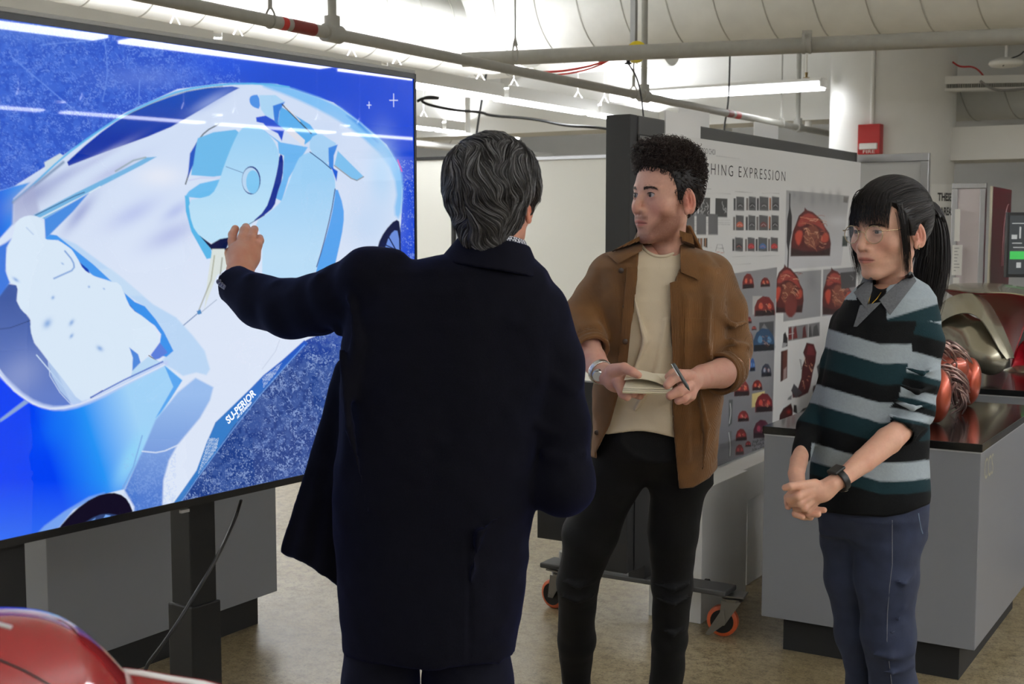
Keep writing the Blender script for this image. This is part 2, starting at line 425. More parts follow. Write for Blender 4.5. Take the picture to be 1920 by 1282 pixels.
# sprinkler main along the room, X=-4.4, z=2.6
spm = empty('sprinkler_pipe', (-4.38, 8, 2.6), 'long thin sprinkler pipe with red flow labels crossing the upper picture diagonally', 'pipe')
obj('pipe', MB().tube([(-4.38, -4.5, 2.6), (-4.38, 16.4, 2.6)], 0.032, 16), M_pipe, spm, smooth='auto')
for y_ in (Zw(632, 62, 2.6)[1], Zw(1219, 180, 2.6)[1], Zw(1515, 238, 2.6)[1]):
    obj('riser', MB().tube([(-4.38, y_, 2.6), (-4.38, y_, HC)], 0.024, 12), M_pipe, spm, smooth='auto')
    obj('fitting', MB().lathe((-4.38, y_-0.06, 2.6), (0, 1, 0), [(0, 0.036), (0.0, 0.048), (0.12, 0.048), (0.12, 0.036)], 16).lathe((-4.38, y_, 2.6), (0, 0, 1), [(0, 0.042), (0.09, 0.042), (0.09, 0.03)], 16), M_pipe, spm, smooth='auto')
for y_ in (Zw(502, 40, 2.6)[1], Zw(1200, 176, 2.6)[1], Zw(1478, 232, 2.6)[1]):
    obj('hanger', MB().tube([(-4.38, y_, 2.72), (-4.38, y_, HC)], 0.007, 6).tube([(-4.38+0.034*math.cos(t), y_, 2.6+0.034*math.sin(t)+0.03*max(0, math.sin(t))**2) for t in np.linspace(0, 2*math.pi, 17)[:-1]], 0.006, 6, closed=True).tube([(-4.38, y_, 2.66), (-4.38, y_, 2.74)], 0.012, 6), M_pipe, spm)
def band(y0, y1, col_, nm, mm):
    return obj(nm, MB().lathe((-4.38, y0, 2.6), (0, 1, 0), [(0, 0.0335), (y1-y0, 0.0335)], 20, cap=False), mm, spm, smooth=True)
M_rlabel = mat('red_label', (176, 38, 30), 0.5); M_dlabel = mat('dark_red_label', (120, 40, 34), 0.5)
_y = lambda x, y: Zw(x, y, 2.6)[1]
band(_y(542, 41), _y(554, 43), None, 'arrow_label', M_rlabel); band(_y(560, 45), _y(604, 54), None, 'flow_label', M_dlabel)
band(_y(1388, 214), _y(1394, 216), None, 'arrow_label', M_rlabel); band(_y(1374, 211), _y(1386, 213), None, 'flow_label', M_dlabel)
# cross pipe under the big duct
xp = empty('cross_pipe', (0, 8.4, 2.8), 'thick painted pipe running left to right below the large spiral duct', 'pipe')
q0, q1 = Zw(868, 112, 2.78), Zw(1960, 66, 2.78); dirx = unit(q1-q0)
obj('pipe', MB().tube([q0-dirx*0.0, q1+dirx*6], 0.052, 20), M_pipe, xp, smooth='auto')
qh = Zw(966, 100, 2.78)
obj('hanger', MB().tube([qh+(0, 0, .06), qh+(0, 0, HC-2.78)], 0.006, 6).tube([qh+dirx*0+np.array([0, 0, 0])+0.056*math.cos(t)*np.cross(dirx, (0, 0, 1))+0.056*math.sin(t)*np.array([0, 0, 1]) for t in np.linspace(0, 2*math.pi, 17)[:-1]], 0.007, 6, closed=True).tube([qh+(0, 0, .05)-dirx*.015, qh+(0, 0, .12), qh+(0, 0, .05)+dirx*.015], 0.007, 6), M_pipe, xp)
qc = Zw(1513, 82, 2.78)
obj('pipe_clamp', MB().lathe(qc-dirx*0.028, dirx, [(0, 0.05), (0, 0.066), (0.018, 0.066), (0.018, 0.058), (0.04, 0.058), (0.04, 0.066), (0.056, 0.066), (0.056, 0.05)], 20).obox(qc+np.array([0, 0, 0.07]), dirx, np.cross(dirx, (0, 0, 1)), (0, 0, 1), 0.03, 0.02, 0.015), M_pipe, xp, smooth='auto')
# spiral ducts with raised seams
def duct(name, a, b, r, label, seam=0.33, m=M_duct, twist=0.18):
    a = np.asarray(a, float); b = np.asarray(b, float); ax = unit(b-a); L_ = np.linalg.norm(b-a)
    e = empty(name, (a+b)/2-np.array([0, 0, r]), label, 'duct')
    prof = []; d = 0.0
    obj('tube', MB().lathe(a, ax, [(0, r), (L_, r)], 48), m, e, smooth='auto')
    t = np.array([0, 0, 1.0]); U = unit(np.cross(t, ax)); V_ = np.cross(ax, U)
    pts = []; n_ = int(L_/seam*40)
    for i in range(n_):
        s_ = i/40; an = 2*math.pi*s_; pts.append(a+ax*(s_*seam)+(r+0.0005)*(math.cos(an)*U+math.sin(an)*V_))
    obj('seam', MB().tube(pts, 0.0065, 4), mat('seam_paint', (170, 169, 160), 0.6), e)
    return e
duct('spiral_duct', (-7.35, 10.39, 3.62), (5.4, 11.15, 3.62), 0.485, 'large pale spiral duct running left to right across the top right', 0.41)
duct('spiral_duct', (-6.97, -3, 3.44), (-6.97, 10.2, 3.44), 0.40, 'white spiral duct above the display running away to the bend', 0.5)
duct('spiral_duct', (-9.9, 2, 3.0), (-9.9, 15.8, 2.95), 0.32, 'far spiral duct with black cables behind the suspended light rows', 0.4)
obj_ = duct('spiral_duct', (-3.0, 13.05, 2.79), (8, 13.05, 2.79), 0.17, 'distant grey spiral duct right of the round column', 0.4, twist=.1)
duct('spiral_duct', (-13, 12.3, 3.5), (-5.6, 12.3, 3.5), 0.25, 'distant white duct crossing behind the first light row', 0.4)
# duct bend at the junction
el = MB(); el.tube([(-6.97, 10.0, 3.44), (-6.97, 10.36, 3.48), (-6.75, 10.52, 3.54), (-6.3, 10.5, 3.58)], [0.40, 0.44, 0.485, 0.50], 40)
tagp(obj('duct_elbow', el, M_duct, smooth='auto'), 'white rounded duct bend joining the two ducts above the display corner', 'duct')
pipe_run('branch_pipe', [Zw(790, 122, 3.12), Zw(560, 104, 3.12)+np.array([-1.2, 0, 0])], 0.09, M_duct, 'white branch pipe tucked against the duct at the display corner')
# light fixtures: rows along the room
def fixture(x, y0, y1, z=2.75, first=[None], wd=0.10, up=True):
    e = empty('ceiling_light', (x, (y0+y1)/2, z))
    L_ = y1-y0
    b = MB().box(x-wd, x+wd, y0, y1, z+0.018, z+0.10)
    obj('housing', b, M_white, e)
    obj('lens', MB().box(x-wd+0.015, x+wd-0.015, y0+0.03, y1-0.03, z, z+0.0175), M_lensd, e)
    obj('side_rail', MB().box(x-wd, x-wd+.006, y0, y1, z+.1, z+.135).box(x+wd-.006, x+wd, y0, y1, z+.1, z+.135), M_white, e)
    obj('uplight', MB().box(x-wd+0.04, x+wd-0.04, y0+0.05, y1-0.05, z+0.1005, z+0.112), M_lensu, e)
    for yy in (y0+0.25, y1-0.25):
        obj('hanger', MB().tube([(x-0.08, yy, z+0.1), (x, yy, z+0.22), (x+0.08, yy, z+0.1)], 0.004, 5).tube([(x, yy, z+0.22), (x, yy, HC)], 0.003, 5), M_white, e)
    return e
GR = 'fluorescent fixtures hung in rows'
proto = fixture(-6.3, 0, 1.75)
rows = [(-6.3, [(-4.56+1.83*i) for i in range(11)], 'row nearest the display'), (-8.9, [(-3.6+1.83*i) for i in range(11)], 'second row behind the display'),
        (-11.9, [(-3.0+1.83*i) for i in range(10)], 'farthest row beyond the display'), (2.45, [(-4.3+1.87*i) for i in range(8)], 'row behind the photographer'), (7.3, [(-4.2+1.95*i) for i in range(10)], 'row along the opposite wall')]
cnt = 0
rows_n = rows
row_side = [r for r in rows if r[0] == 2.45]; rows = [r for r in rows if r[0] != 2.45]
for x_, ys, nm in rows:
    for i, y_ in enumerate(ys):
        if y_+1.75 > YB-0.1: continue
        nth = ['first', 'second', 'third', 'fourth', 'fifth', 'sixth', 'seventh', 'eighth', 'ninth', 'tenth', 'eleventh'][i]; zz_ = 2.45 if x_ == -7.35 else 2.75
        if cnt == 0:
            proto.location = (x_, y_+0.875, 2.75); proto['_wloc'] = [x_, y_+0.875, 2.75]; tagp(proto, group=GR+', '+nm, label='white linear ceiling light, '+nth+' from the near end of the '+nm, cat='ceiling light')
        else:
            c_ = copy_tree(proto, (x_-proto['_wloc'][0], y_+0.875-proto['_wloc'][1], zz_-2.75), label='white linear ceiling light, '+nth+' from the near end of the '+nm, cat='ceiling light'); c_['group'] = GR+', '+nm
        cnt += 1
M_lensd_s = mat('lamp_lens_lit_bright', (255, 255, 255), 0.4, emit=(249, 251, 255), estr=40.0)
_first = None
for i, y_ in enumerate(row_side[0][1]):
    nth = ['first', 'second', 'third', 'fourth', 'fifth', 'sixth', 'seventh', 'eighth', 'ninth', 'tenth'][i]; lb = 'bright white linear ceiling light, '+nth+' from the near end of the '+row_side[0][2]
    if _first is None:
        _sv = M_lensd; M_lensd = M_lensd_s; _first = fixture(2.45, y_, y_+1.75); M_lensd = _sv; tagp(_first, lb, 'ceiling light', GR+', '+row_side[0][2])
    else: tagp(copy_tree(_first, (0, y_-row_side[0][1][0], 0)), lb, 'ceiling light', GR+', '+row_side[0][2])
# cross row under the far beam
def fixture_x(y, x0, x1, z):
    e = empty('ceiling_light', ((x0+x1)/2, y, z)); obj('housing', MB().box(x0, x1, y-.09, y+.09, z+.018, z+.1), M_white, e)
    obj('lens', MB().box(x0+.02, x1-.02, y-.075, y+.075, z, z+.0175), M_lensd, e)
    obj('side_lens', MB().box(x0+.02, x1-.02, y-.094, y-.091, z+.02, z+.07), mat('lamp_side_lit', (255, 255, 255), 0.4, emit=(249, 251, 255), estr=5.0), e)
    obj('hanger', MB().tube([(x0+.2, y, z+.1), (x0+.2, y, HC)], .004, 5).tube([(x1-.2, y, z+.1), (x1-.2, y, HC)], .004, 5), M_white, e); return e
for i, (xa, xb) in enumerate([(-6.0, -3.80)]):
    e = fixture_x(11.75, xa, xb, 2.86); tagp(e, ['long white linear light under the far beam just left of the round column', 'white linear light under the far beam just left of the column', 'white linear light under the far beam hidden behind the column'][i], 'ceiling light', None)
# drop pipes of the far rows
for i, (px_, y0_, y1_) in enumerate([(877, 178, 248), (1156, 226, 290)]):
    a_ = Zw(px_, y1_, 2.6); tagp(obj('drop_pipe', MB().tube([a_, (a_[0], a_[1], HC)], 0.03, 10), M_white, smooth='auto'), ['white vertical drop pipe near the display right edge', 'white vertical drop pipe beside the black partition post'][i], 'pipe')
for i, (px_, y0_, y1_) in enumerate([(1515, 170, 248)]):
    a_ = Zw(px_, y1_, 2.6); tagp(obj('drop_pipe', MB().tube([(a_[0], a_[1], 2.6), (a_[0], a_[1], HC)], 0.035, 10), M_white, smooth='auto'), 'white vertical drop pipe just left of the round column', 'pipe')
# far long pipes below the rows
pipe_run('far_pipe', [(-9.3, 3, 2.62), (-9.3, 16.3, 2.62)], 0.04, M_white, 'white pipe running along below the second light row')
# yellow hoist reel with its cords
pc = W(1188, 108, 9.6)
hs = empty('hoist_reel', (pc[0], pc[1], pc[2]-0.05), 'yellow overhead cord reel with black hook hanging under the duct', 'reel')
M_yel = mat('yellow_plastic', (236, 214, 30), 0.4)
rx = c2w(np.array([1.0, 0, 0])); ry = c2w(np.array([0, 1.0, 0]))
obj('drum', MB().lathe(pc+rx*0.02+(0, 0, .04)-ry*0.05, ry, [(0, 0.03), (0, 0.075), (0.1, 0.075), (0.1, 0.03)], 28), M_yel, hs, smooth='auto')
obj('hook_block', MB().lathe(pc-rx*0.045+(0, 0, -.055)-ry*0.06, (0, 0, 1), [(0, 0.028), (0.01, 0.028), (0.01, 0.014), (0.05, 0.02), (0.09, 0.01)], 14), M_black, hs, smooth='auto')
obj('bracket', MB().box(pc[0]-.02, pc[0]+.02, pc[1]-.02, pc[1]+.02, pc[2]+.1, HC), M_steel, hs)
def cable(name, pts, r, m, label, cat='cable', sm=3):
    p = np.array(pts, float)
    for _ in range(sm):
        q = np.stack([0.75*p[:-1]+0.25*p[1:], 0.25*p[:-1]+0.75*p[1:]], 1).reshape(-1, 3); p = np.concatenate([p[:1], q, p[-1:]])
    return tagp(obj(name, MB().tube(p, r, 8), m, smooth=True), label, cat)
cable('cable', [pc-rx*0.045+(0, 0, -.05)-ry*.06, W(1198, 150, 9.6), W(1208, 225, 9.6), W(1209, 300, 9.6)], 0.006, M_black, 'black cord hanging from the yellow reel behind the partition')
cable('cable', [W(935, -40, 13.6), W(916, 112, 13.6), W(904, 185, 13.6), W(893, 250, 13.6), W(886, 330, 13.6)], 0.012, M_black, 'black cable hanging straight down above the older man')
cable('cable', [W(1372, -112, 12.0), W(1370, 40, 12.0), W(1367, 172, 12.0), W(1364, 205, 12.0), W(1357, 240, 12.0), W(1356, 300, 12.0)], 0.009, M_black, 'thin black cord hanging behind the poster top')
cable('air_hose', [W(872, 108, 9.4), W(960, 134, 9.3), W(1040, 136, 9.2), W(1110, 124, 9.2), W(1150, 108, 9.1)], 0.008, mat('red_hose', (226, 80, 76), 0.5), 'coiled red air hose sagging below the cross pipe', 'hose')
cable('air_hose', [W(884, 121, 9.4), W(960, 139, 9.3), W(1045, 142, 9.2), W(1112, 129, 9.2), W(1155, 106, 9.1)], 0.006, mat('red_hose', (226, 80, 76), 0.5), 'lower strand of red air hose sagging below the cross pipe', 'hose')
cable('cable', [W(782, 190, 13), W(795, 183, 13), W(830, 185, 13), W(800, 180, 13), W(785, 192, 13), W(850, 207, 13), W(905, 210, 13), W(916, 217, 13), W(1000, 222, 13), W(1060, 236, 13), W(1115, 238, 13), W(1170, 246, 13)], 0.014, M_black, 'loose black cable looped along the far duct beyond the display')
# far right ceiling services
tr = empty('cable_tray', (W(1850, 165, 11.8)), 'white ribbed cable tray with grey conduits right of the column', 'tray')
t0, t1 = W(1740, 152, 11.8), W(2000, 147, 11.8); td = unit(t1-t0)
obj('rail', MB().obox((t0+t1)/2+(0, 0, .0), td, np.cross(td, (0, 0, 1)), (0, 0, 1), 0.75, 0.06, 0.035), M_white, tr)
rb = MB()
for i in range(60): rb.obox(t0+td*(0.02*i+0.02)+(0, 0, -.055), td, np.cross(td, (0, 0, 1)), (0, 0, 1), 0.006, 0.05, 0.02)
obj('ribs', rb, M_pipe, tr); obj('lower_rail', MB().obox((t0+t1)/2+(0, 0, -.085), td, np.cross(td, (0, 0, 1)), (0, 0, 1), 0.75, 0.06, 0.012), M_white, tr)
cable('cable', [W(1838, 152, 11.6), W(1860, 168, 11.6), W(1890, 170, 11.6), W(1940, 164, 11.6)], 0.012, M_steel, 'grey flexible conduit sagging under the cable tray')
cable('cable', [W(1786, 116, 11.7), W(1800, 126, 11.7), W(1825, 124, 11.7), W(1840, 136, 11.75), W(1850, 152, 11.8)], 0.008, M_red, 'thin red wire near the ceiling right of the column')
dl = W(1886, 122, 11.0)
e = empty('round_ceiling_light', dl, 'white domed round ceiling lamp at the far upper right', 'ceiling light')
obj('shade', MB().lathe(dl+(0, 0, -.02), (0, 0, 1), [(0, 0.05), (0.01, 0.12), (0.03, 0.14), (0.055, 0.13), (0.08, 0.06)], 32), M_white, e, smooth=True)
obj('stem', MB().tube([dl+(0, 0, .05), (dl[0], dl[1], HC)], 0.012, 8), M_white, e)
cable('cable', [dl+(-.02, 0, .0), W(1880, 124, 10.9), W(1893, 110, 10.9), W(1912, 104, 10.9), W(1920, 96, 10.9)], 0.006, M_black, 'thin black wire looping over the round ceiling lamp')
for i, (px_, py_) in enumerate([(1512, 140)]):
    q = W(px_, py_, 11.4); e = empty('fire_sprinkler', q-(0, 0, .03), 'small brass sprinkler head below the ceiling left of the column', 'sprinkler')
    obj('head', MB().lathe(q+(0, 0, -.03), (0, 0, 1), [(0, 0.03), (0.006, 0.03), (0.01, 0.01), (0.05, 0.014)], 12), mat('brass', (120, 100, 60), 0.4, metal=1), e)
    obj('stem', MB().tube([q, (q[0], q[1], HC)], 0.008, 6), M_white, e)
# ================================================================== IMPLICIT-SURFACE SCULPTING
def smin(a, b, k):
    if k <= 0: return np.minimum(a, b)
    h = np.clip(0.5+0.5*(b-a)/k, 0, 1); return b*(1-h)+a*h-k*h*(1-h)
def smax(a, b, k): return -smin(-a, -b, k)
def s_cone(p, a, b, r1, r2):            # capsule with linearly varying radius
    a = np.asarray(a, float); b = np.asarray(b, float); e = b-a
    t = np.clip(((p-a)@e)/max(e@e, 1e-12), 0, 1); q = p-a-t[:, None]*e
    return np.sqrt((q*q).sum(1))-(r1+(r2-r1)*t)
def s_ell(p, c, r, R=None):
    q = p-np.asarray(c, float)
    if R is not None: q = q@R           # columns of R = local axes
    r = np.asarray(r, float); k0 = np.sqrt(((q/r)**2).sum(1)); k1_ = np.sqrt(((q/(r*r))**2).sum(1))
    return k0*(k0-1)/np.maximum(k1_, 1e-6)
def rotm(rx=0, ry=0, rz=0):
    rx, ry, rz = map(math.radians, (rx, ry, rz))
    X_ = np.array([[1, 0, 0], [0, math.cos(rx), -math.sin(rx)], [0, math.sin(rx), math.cos(rx)]])
    Y_ = np.array([[math.cos(ry), 0, math.sin(ry)], [0, 1, 0], [-math.sin(ry), 0, math.cos(ry)]])
    Z_ = np.array([[math.cos(rz), -math.sin(rz), 0], [math.sin(rz), math.cos(rz), 0], [0, 0, 1]])
    return Z_@Y_@X_
def s_box(p, c, h, r=0.0, R=None):
    q = p-np.asarray(c, float)
    if R is not None: q = q@R
    q = np.abs(q)-np.asarray(h)+r; return np.sqrt((np.maximum(q, 0)**2).sum(1))+np.minimum(q.max(1), 0)-r
def s_profile(p, rows, power=2.4):      # rows: (z, cx, cy, rx, ry) stacked superellipse sections
    rows = sorted(rows); Rr = np.array(rows, float); z = Rr[:, 0]
    zc = np.clip(p[:, 2], z[0], z[-1])
    cx, cy, rx, ry = [np.interp(zc, z, Rr[:, i]) for i in (1, 2, 3, 4)]
    qx = np.abs(p[:, 0]-cx)/rx; qy = np.abs(p[:, 1]-cy)/ry
    k = (qx**power+qy**power)**(1/power)
    m = np.minimum(rx, ry); d2 = (k-1)*m
    dz = np.maximum(np.maximum(z[0]-p[:, 2], p[:, 2]-z[-1]), 0)
    return np.where(dz > 0, np.sqrt(np.maximum(d2, 0)**2+dz**2)+np.minimum(d2, 0)*0, d2)
def pcone(p, A, B, k=None):             # pixel-given cone; A=(x,y,Y,rpx)
    return s_cone(p, P(*A[:3]), P(*B[:3]), A[3]*A[2]/F, B[3]*B[2]/F)
def chain(p, pts, k=0.0):               # pts: (x,y,Y,rpx)
    d = None
    for A, B in zip(pts[:-1], pts[1:]):
        q = pcone(p, A, B); d = q if d is None else smin(d, q, k)
    return d
def surface_nets(fn, lo, hi, h):
    lo = np.asarray(lo, float); hi = np.asarray(hi, float); B = 4
    n = (np.ceil((hi-lo)/(h*B)).astype(int)+1)*B
    cs = [lo[i]+h*B*(np.arange(n[i]//B)+0.5) for i in range(3)]
    G = np.stack(np.meshgrid(*cs, indexing='ij'), -1).reshape(-1, 3)
    dc = fn(G).reshape([k//B for k in n]); D = np.repeat(np.repeat(np.repeat(dc, B, 0), B, 1), B, 2).astype(np.float32)
    need = np.abs(dc) < h*B*2.2
    M = np.repeat(np.repeat(np.repeat(need, B, 0), B, 1), B, 2)
    ii = np.argwhere(M); pts_ = lo+h*(ii+0.5)
    out = np.empty(len(pts_), np.float32)
    for s in range(0, len(pts_), 300000): out[s:s+300000] = fn(pts_[s:s+300000])
    D[M] = out
    D[np.abs(D) < 1e-9] = 1e-9
    D[[0, -1]] = np.abs(D[[0, -1]])+1e-6; D[:, [0, -1]] = np.abs(D[:, [0, -1]])+1e-6; D[:, :, [0, -1]] = np.abs(D[:, :, [0, -1]])+1e-6
    S = D < 0; nx, ny, nz = D.shape
    cnt = np.zeros((nx-1, ny-1, nz-1), np.int8)
    off = [(a, b, c) for a in (0, 1) for b in (0, 1) for c in (0, 1)]
    sl = lambda A, o: A[o[0]:nx-1+o[0], o[1]:ny-1+o[1], o[2]:nz-1+o[2]]
    for o in off: cnt += sl(S, o)
    act = (cnt > 0) & (cnt < 8); ci = np.argwhere(act); idx = -np.ones(act.shape, np.int64); idx[act] = np.arange(len(ci))
    acc = np.zeros((len(ci), 3)); num = np.zeros(len(ci))
    val = {o: D[ci[:, 0]+o[0], ci[:, 1]+o[1], ci[:, 2]+o[2]].astype(float) for o in off}
    for i, a in enumerate(off):
        for b in off[i+1:]:
            if sum(abs(x-y) for x, y in zip(a, b)) != 1: continue
            va, vb = val[a], val[b]; c = (va < 0) != (vb < 0)
            t = np.where(c, va/np.where(c, va-vb, 1), 0)
            pa = np.array(a, float); pb = np.array(b, float)
            acc += np.where(c[:, None], pa+t[:, None]*(pb-pa), 0); num += c
    V = lo+h*(ci+0.5+acc/num[:, None])
    Fs = []
    for ax in range(3):
        a = [slice(1, -1)]*3; a[ax] = slice(0, -1); b = [slice(1, -1)]*3; b[ax] = slice(1, None)
        A, Bq = S[tuple(a)], S[tuple(b)]
        for flip, msk in ((False, A & ~Bq), (True, ~A & Bq)):
            e = np.argwhere(msk)
            if not len(e): continue
            e = e+1; e[:, ax] -= 1
            u, v = (ax+1) % 3, (ax+2) % 3
            q = []
            for du_, dv_ in ((1, 1), (0, 1), (0, 0), (1, 0)):
                f = e.copy(); f[:, u] -= du_; f[:, v] -= dv_; q.append(idx[f[:, 0], f[:, 1], f[:, 2]])
            q = np.stack(q, 1)
            if flip: q = q[:, ::-1]
            Fs.append(q)
    Fs = np.concatenate(Fs); Fs = Fs[(Fs >= 0).all(1)]
    return V, Fs
def sculpt(name, fn, lo, hi, h, m, parent=None, col=None, T=c2w, **k):
    V, Fs = surface_nets(fn, lo, hi, h)
    cc_ = col(V) if col is not None else None
    return mesh_obj(name, T(V), Fs, m, parent, smooth=True, col=cc_, **k)
def bounds(pts, pad):
    a = np.array([P(*q[:3]) for q in pts]); return a.min(0)-pad, a.max(0)+pad
def grad(fn, p, e=0.002):
    g = np.stack([fn(p+np.array(d)*e)-fn(p-np.array(d)*e) for d in ((1, 0, 0), (0, 1, 0), (0, 0, 1))], 1)
    return g/np.maximum(np.linalg.norm(g, axis=1, keepdims=True), 1e-9)
def noisev(p, s, seed=0): return vnoise3(p*s+100, seed)-0.5
# hair strands as thin ribbons/tubes; paths array (n, m, 3), radius along
def strands_mesh(paths, rad, sides=3):
    n, m, _ = paths.shape
    T = np.gradient(paths, axis=1); T /= np.maximum(np.linalg.norm(T, axis=2, keepdims=True), 1e-9)
    ref = np.array([0.31, 0.22, 0.92]); N_ = np.cross(T, ref); N_ /= np.maximum(np.linalg.norm(N_, axis=2, keepdims=True), 1e-9); B_ = np.cross(T, N_)
    rad = np.asarray(rad); 
    if rad.ndim == 1: rad = np.tile(rad, (n, 1))
    V = np.stack([paths+rad[..., None]*(math.cos(a)*N_+math.sin(a)*B_) for a in [2*math.pi*k/sides for k in range(sides)]], 2)   # n,m,s,3
    base = (np.arange(n)*m*sides)[:, None, None]+(np.arange(m-1)*sides)[None, :, None]; k = np.arange(sides)[None, None, :]; k2 = (k+1) % sides
    Fs = np.stack([base+k, base+k2, base+sides+k2, base+sides+k], -1).reshape(-1, 4)
    return V.reshape(-1, 3), Fs
def join(parts):
    Vs = []; Fs = []; n = 0
    for V, Fq in parts: Vs.append(V); Fs.append(Fq+n); n += len(V)
    return np.concatenate(Vs), np.concatenate(Fs)
# ================================================================== DISPLAY ON STAND
TR, BR = W(778, 137, 3.664), W(778, 851, 3.664)
TL = W(0, 28, 2.617)
du = unit((TL-TR)*np.array([1, 1, 0])); dn = np.array([-du[1], du[0], 0.0])
camd = -TR[:2]
if dn[:2]@camd < 0: dn = -dn            # normal towards the viewer
DW, zt, zb = 1.93, 2.013, 0.925
def disp_pt(x, y, off=0.0):             # point of the display plane seen at pixel
    d = c2w(cray(x, y)); n3 = dn; t = ((TR+n3*off-EYE)@n3)/(d@n3); return EYE+d*t
dbase = TR+du*DW/2; D = empty('presentation_display', (dbase[0], dbase[1], 0), 'huge black framed display on black post stand showing a blue car interior picture', 'display')
def dp(u, z, o=0.0): q = TR+du*u+dn*o; return np.array([q[0], q[1], z])
def dbox(mb, u0, u1, z0, z1, o0, o1):
    c = dp((u0+u1)/2, (z0+z1)/2, (o0+o1)/2); return mb.obox(c, du, dn, (0, 0, 1), abs(u1-u0)/2, abs(o1-o0)/2, abs(z1-z0)/2)
hb = MB(); dbox(hb, 0, DW, zb, zt, -0.05, -0.006)
obj('housing', hb, mat('display_housing', (14, 14, 15), 0.35), D, bevel=0.003)
M_bezel = mat('display_bezel', (18, 18, 19), 0.3)
bz = MB()
dbox(bz, 0, DW, zt-0.014, zt, -0.006, 0.004); dbox(bz, 0, DW, zb, zb+0.017, -0.006, 0.004)
dbox(bz, 0, 0.008, zb, zt, -0.006, 0.004); dbox(bz, DW-0.008, DW, zb, zt, -0.006, 0.004)
obj('bezel', bz, M_bezel, D)
tp_ = MB(); dbox(tp_, 0.0, DW, zt+0.0005, zt+0.011, -0.045, 0.002)
obj('top_trim', tp_, mat('grey_plastic', (150, 150, 148), 0.5), D, bevel=0.002)
lg = MB(); a_ = disp_pt(349, 961, .006); dbox(lg, (a_-TR)@du-0.012, (a_-TR)@du+0.012, zb-0.012, zb-0.005, -0.004, 0.004)
obj('badge', lg, mat('badge_silver', (170, 170, 172), 0.3, metal=.6), D)
# two posts with telescoping sleeves, feet and crossbar
for xpix, hw in ((358, 0.043), (-8, 0.043)):
    q = disp_pt(xpix, 1000, -0.10); u = (q-TR)@du
    m_ = MB(); dbox(m_, u-0.040, u+0.040, 0.62, 1.3, -0.13, -0.055); ps = obj('post', m_, M_blackm, D, bevel=0.004)
    m_ = MB(); dbox(m_, u-0.046, u+0.046, 0.06, 0.66, -0.138, -0.048); obj('post_sleeve', m_, M_blackm, D, bevel=0.004)
    m_ = MB(); dbox(m_, u-0.05, u+0.05, 0.02, 0.065, -0.45, 0.30); obj('foot', m_, M_blackm, D, bevel=0.008)
    for o_ in (-0.42, 0.27):
        m_ = MB(); c_ = dp(u, 0.011, o_); m_.lathe(c_-(0, 0, .011), (0, 0, 1), [(0, 0.025), (0.012, 0.025)], 16); obj('foot_pad', m_, M_black, D)
m_ = MB(); ua = (disp_pt(358, 1000, -.1)-TR)@du; ub = (disp_pt(-8, 1000, -.1)-TR)@du
dbox(m_, ua, ub, 1.2, 1.3, -0.12, -0.06); obj('crossbar', m_, M_blackm, D)
# power cable dropping to the floor
cable('power_cable', [W(452, 937, 3.20), W(440, 975, 3.22), W(405, 1050, 3.05), W(368, 1110, 2.86), W(335, 1165, 2.82), W(300, 1215, 2.80), W(272, 1250, 2.80), W(266, 1290, 2.80), Zw(250, 1480, 0.006), Zw(240, 1500, 0.006)], 0.0045, mat('cable_rubber', (30, 30, 31), 0.45), 'thin black cable hanging from the display underside down to the floor')
# ------------------------------------------------------------------ the picture on the screen
uu = np.concatenate([np.linspace(0.008, 1.40, 760), np.linspace(1.41, DW-0.008, 40)]); zz = np.linspace(zb+0.017, zt-0.014, 620)
U_, Z_ = np.meshgrid(uu, zz); U_ = U_.ravel(); Z_ = Z_.ravel()
pts = TR[None, :]+du[None, :]*U_[:, None]+dn[None, :]*0.0005; pts[:, 2] = Z_
uv = proj(w2c(pts)); C = Canvas(uv, (40, 80, 200))
X, Y = uv[:, 0], uv[:, 1]
k1 = lambda *L: [(x/2.4, y/2.4) for x, y in L]
k2 = lambda *L: [(x/2.4, 500+y/2.4) for x, y in L]
k3 = lambda *L: [(x/3.205, 380+y/3.205) for x, y in L]
def lerpc(a, b, t):
    a = np.array(lin(a)); b = np.array(lin(b)); return a*(1-t[:, None])+b*t[:, None]
# backdrop: speckled blue
t = np.clip((X-150)/550, 0, 1); C.c = lerpc((44, 88, 205), (26, 74, 218), t)
t2 = np.clip((Y-450)/250, 0, 1)*(X > 250); C.c = C.c*(1-t2[:, None])+np.array(lin((36, 66, 140)))*t2[:, None]
def speck(mask, amt, col, sc_=1.7, th=0.62):
    ix = np.where(mask)[0]; p = uv[ix]
    n = 0.55*vnoise2(p/sc_, 1)+0.3*vnoise2(p/(sc_*2.3), 2)+0.25*vnoise2(p/(sc_*9), 3)
    a = np.clip((n-th)*6, 0, 1)*amt; C.c[ix] = C.c[ix]*(1-a[:, None])+np.array(lin(col))*a[:, None]
fade = np.clip(1-(X-330)/120-(Y-100)/500, 0, 1)
speck((X < 450) & (Y < 420), 0.55, (130, 165, 240), 1.6, 0.60)
speck((X < 400) & (Y < 420), 0.35, (80, 125, 230), 7, 0.50)
speck((X > 300) & (Y > 560), 0.75, (150, 175, 225), 1.5, 0.60); speck((X > 300) & (Y > 560), 0.5, (75, 105, 175), 6, 0.5)
speck((X > 745) & (Y > 300) & (Y < 560), 0.7, (140, 165, 230), 1.4, 0.62)
C.blob((430, 115), (110, 40), (36, 88, 230), 0.8); C.blob((270, 145), (120, 30), (110, 140, 225), 0.5); C.blob((60, 60), (160, 30), (95, 135, 225), .5)
for L_ in ([(193, 60), (201, 110), (201, 150), (192, 190)], [(20, 105), (90, 165), (150, 215)], [(75, 85), (120, 80), (190, 74)], [(262, 150), (260, 195)]):
    C.line(L_, 1.6, (120, 160, 240), 1.2, 0.7, sm=2)
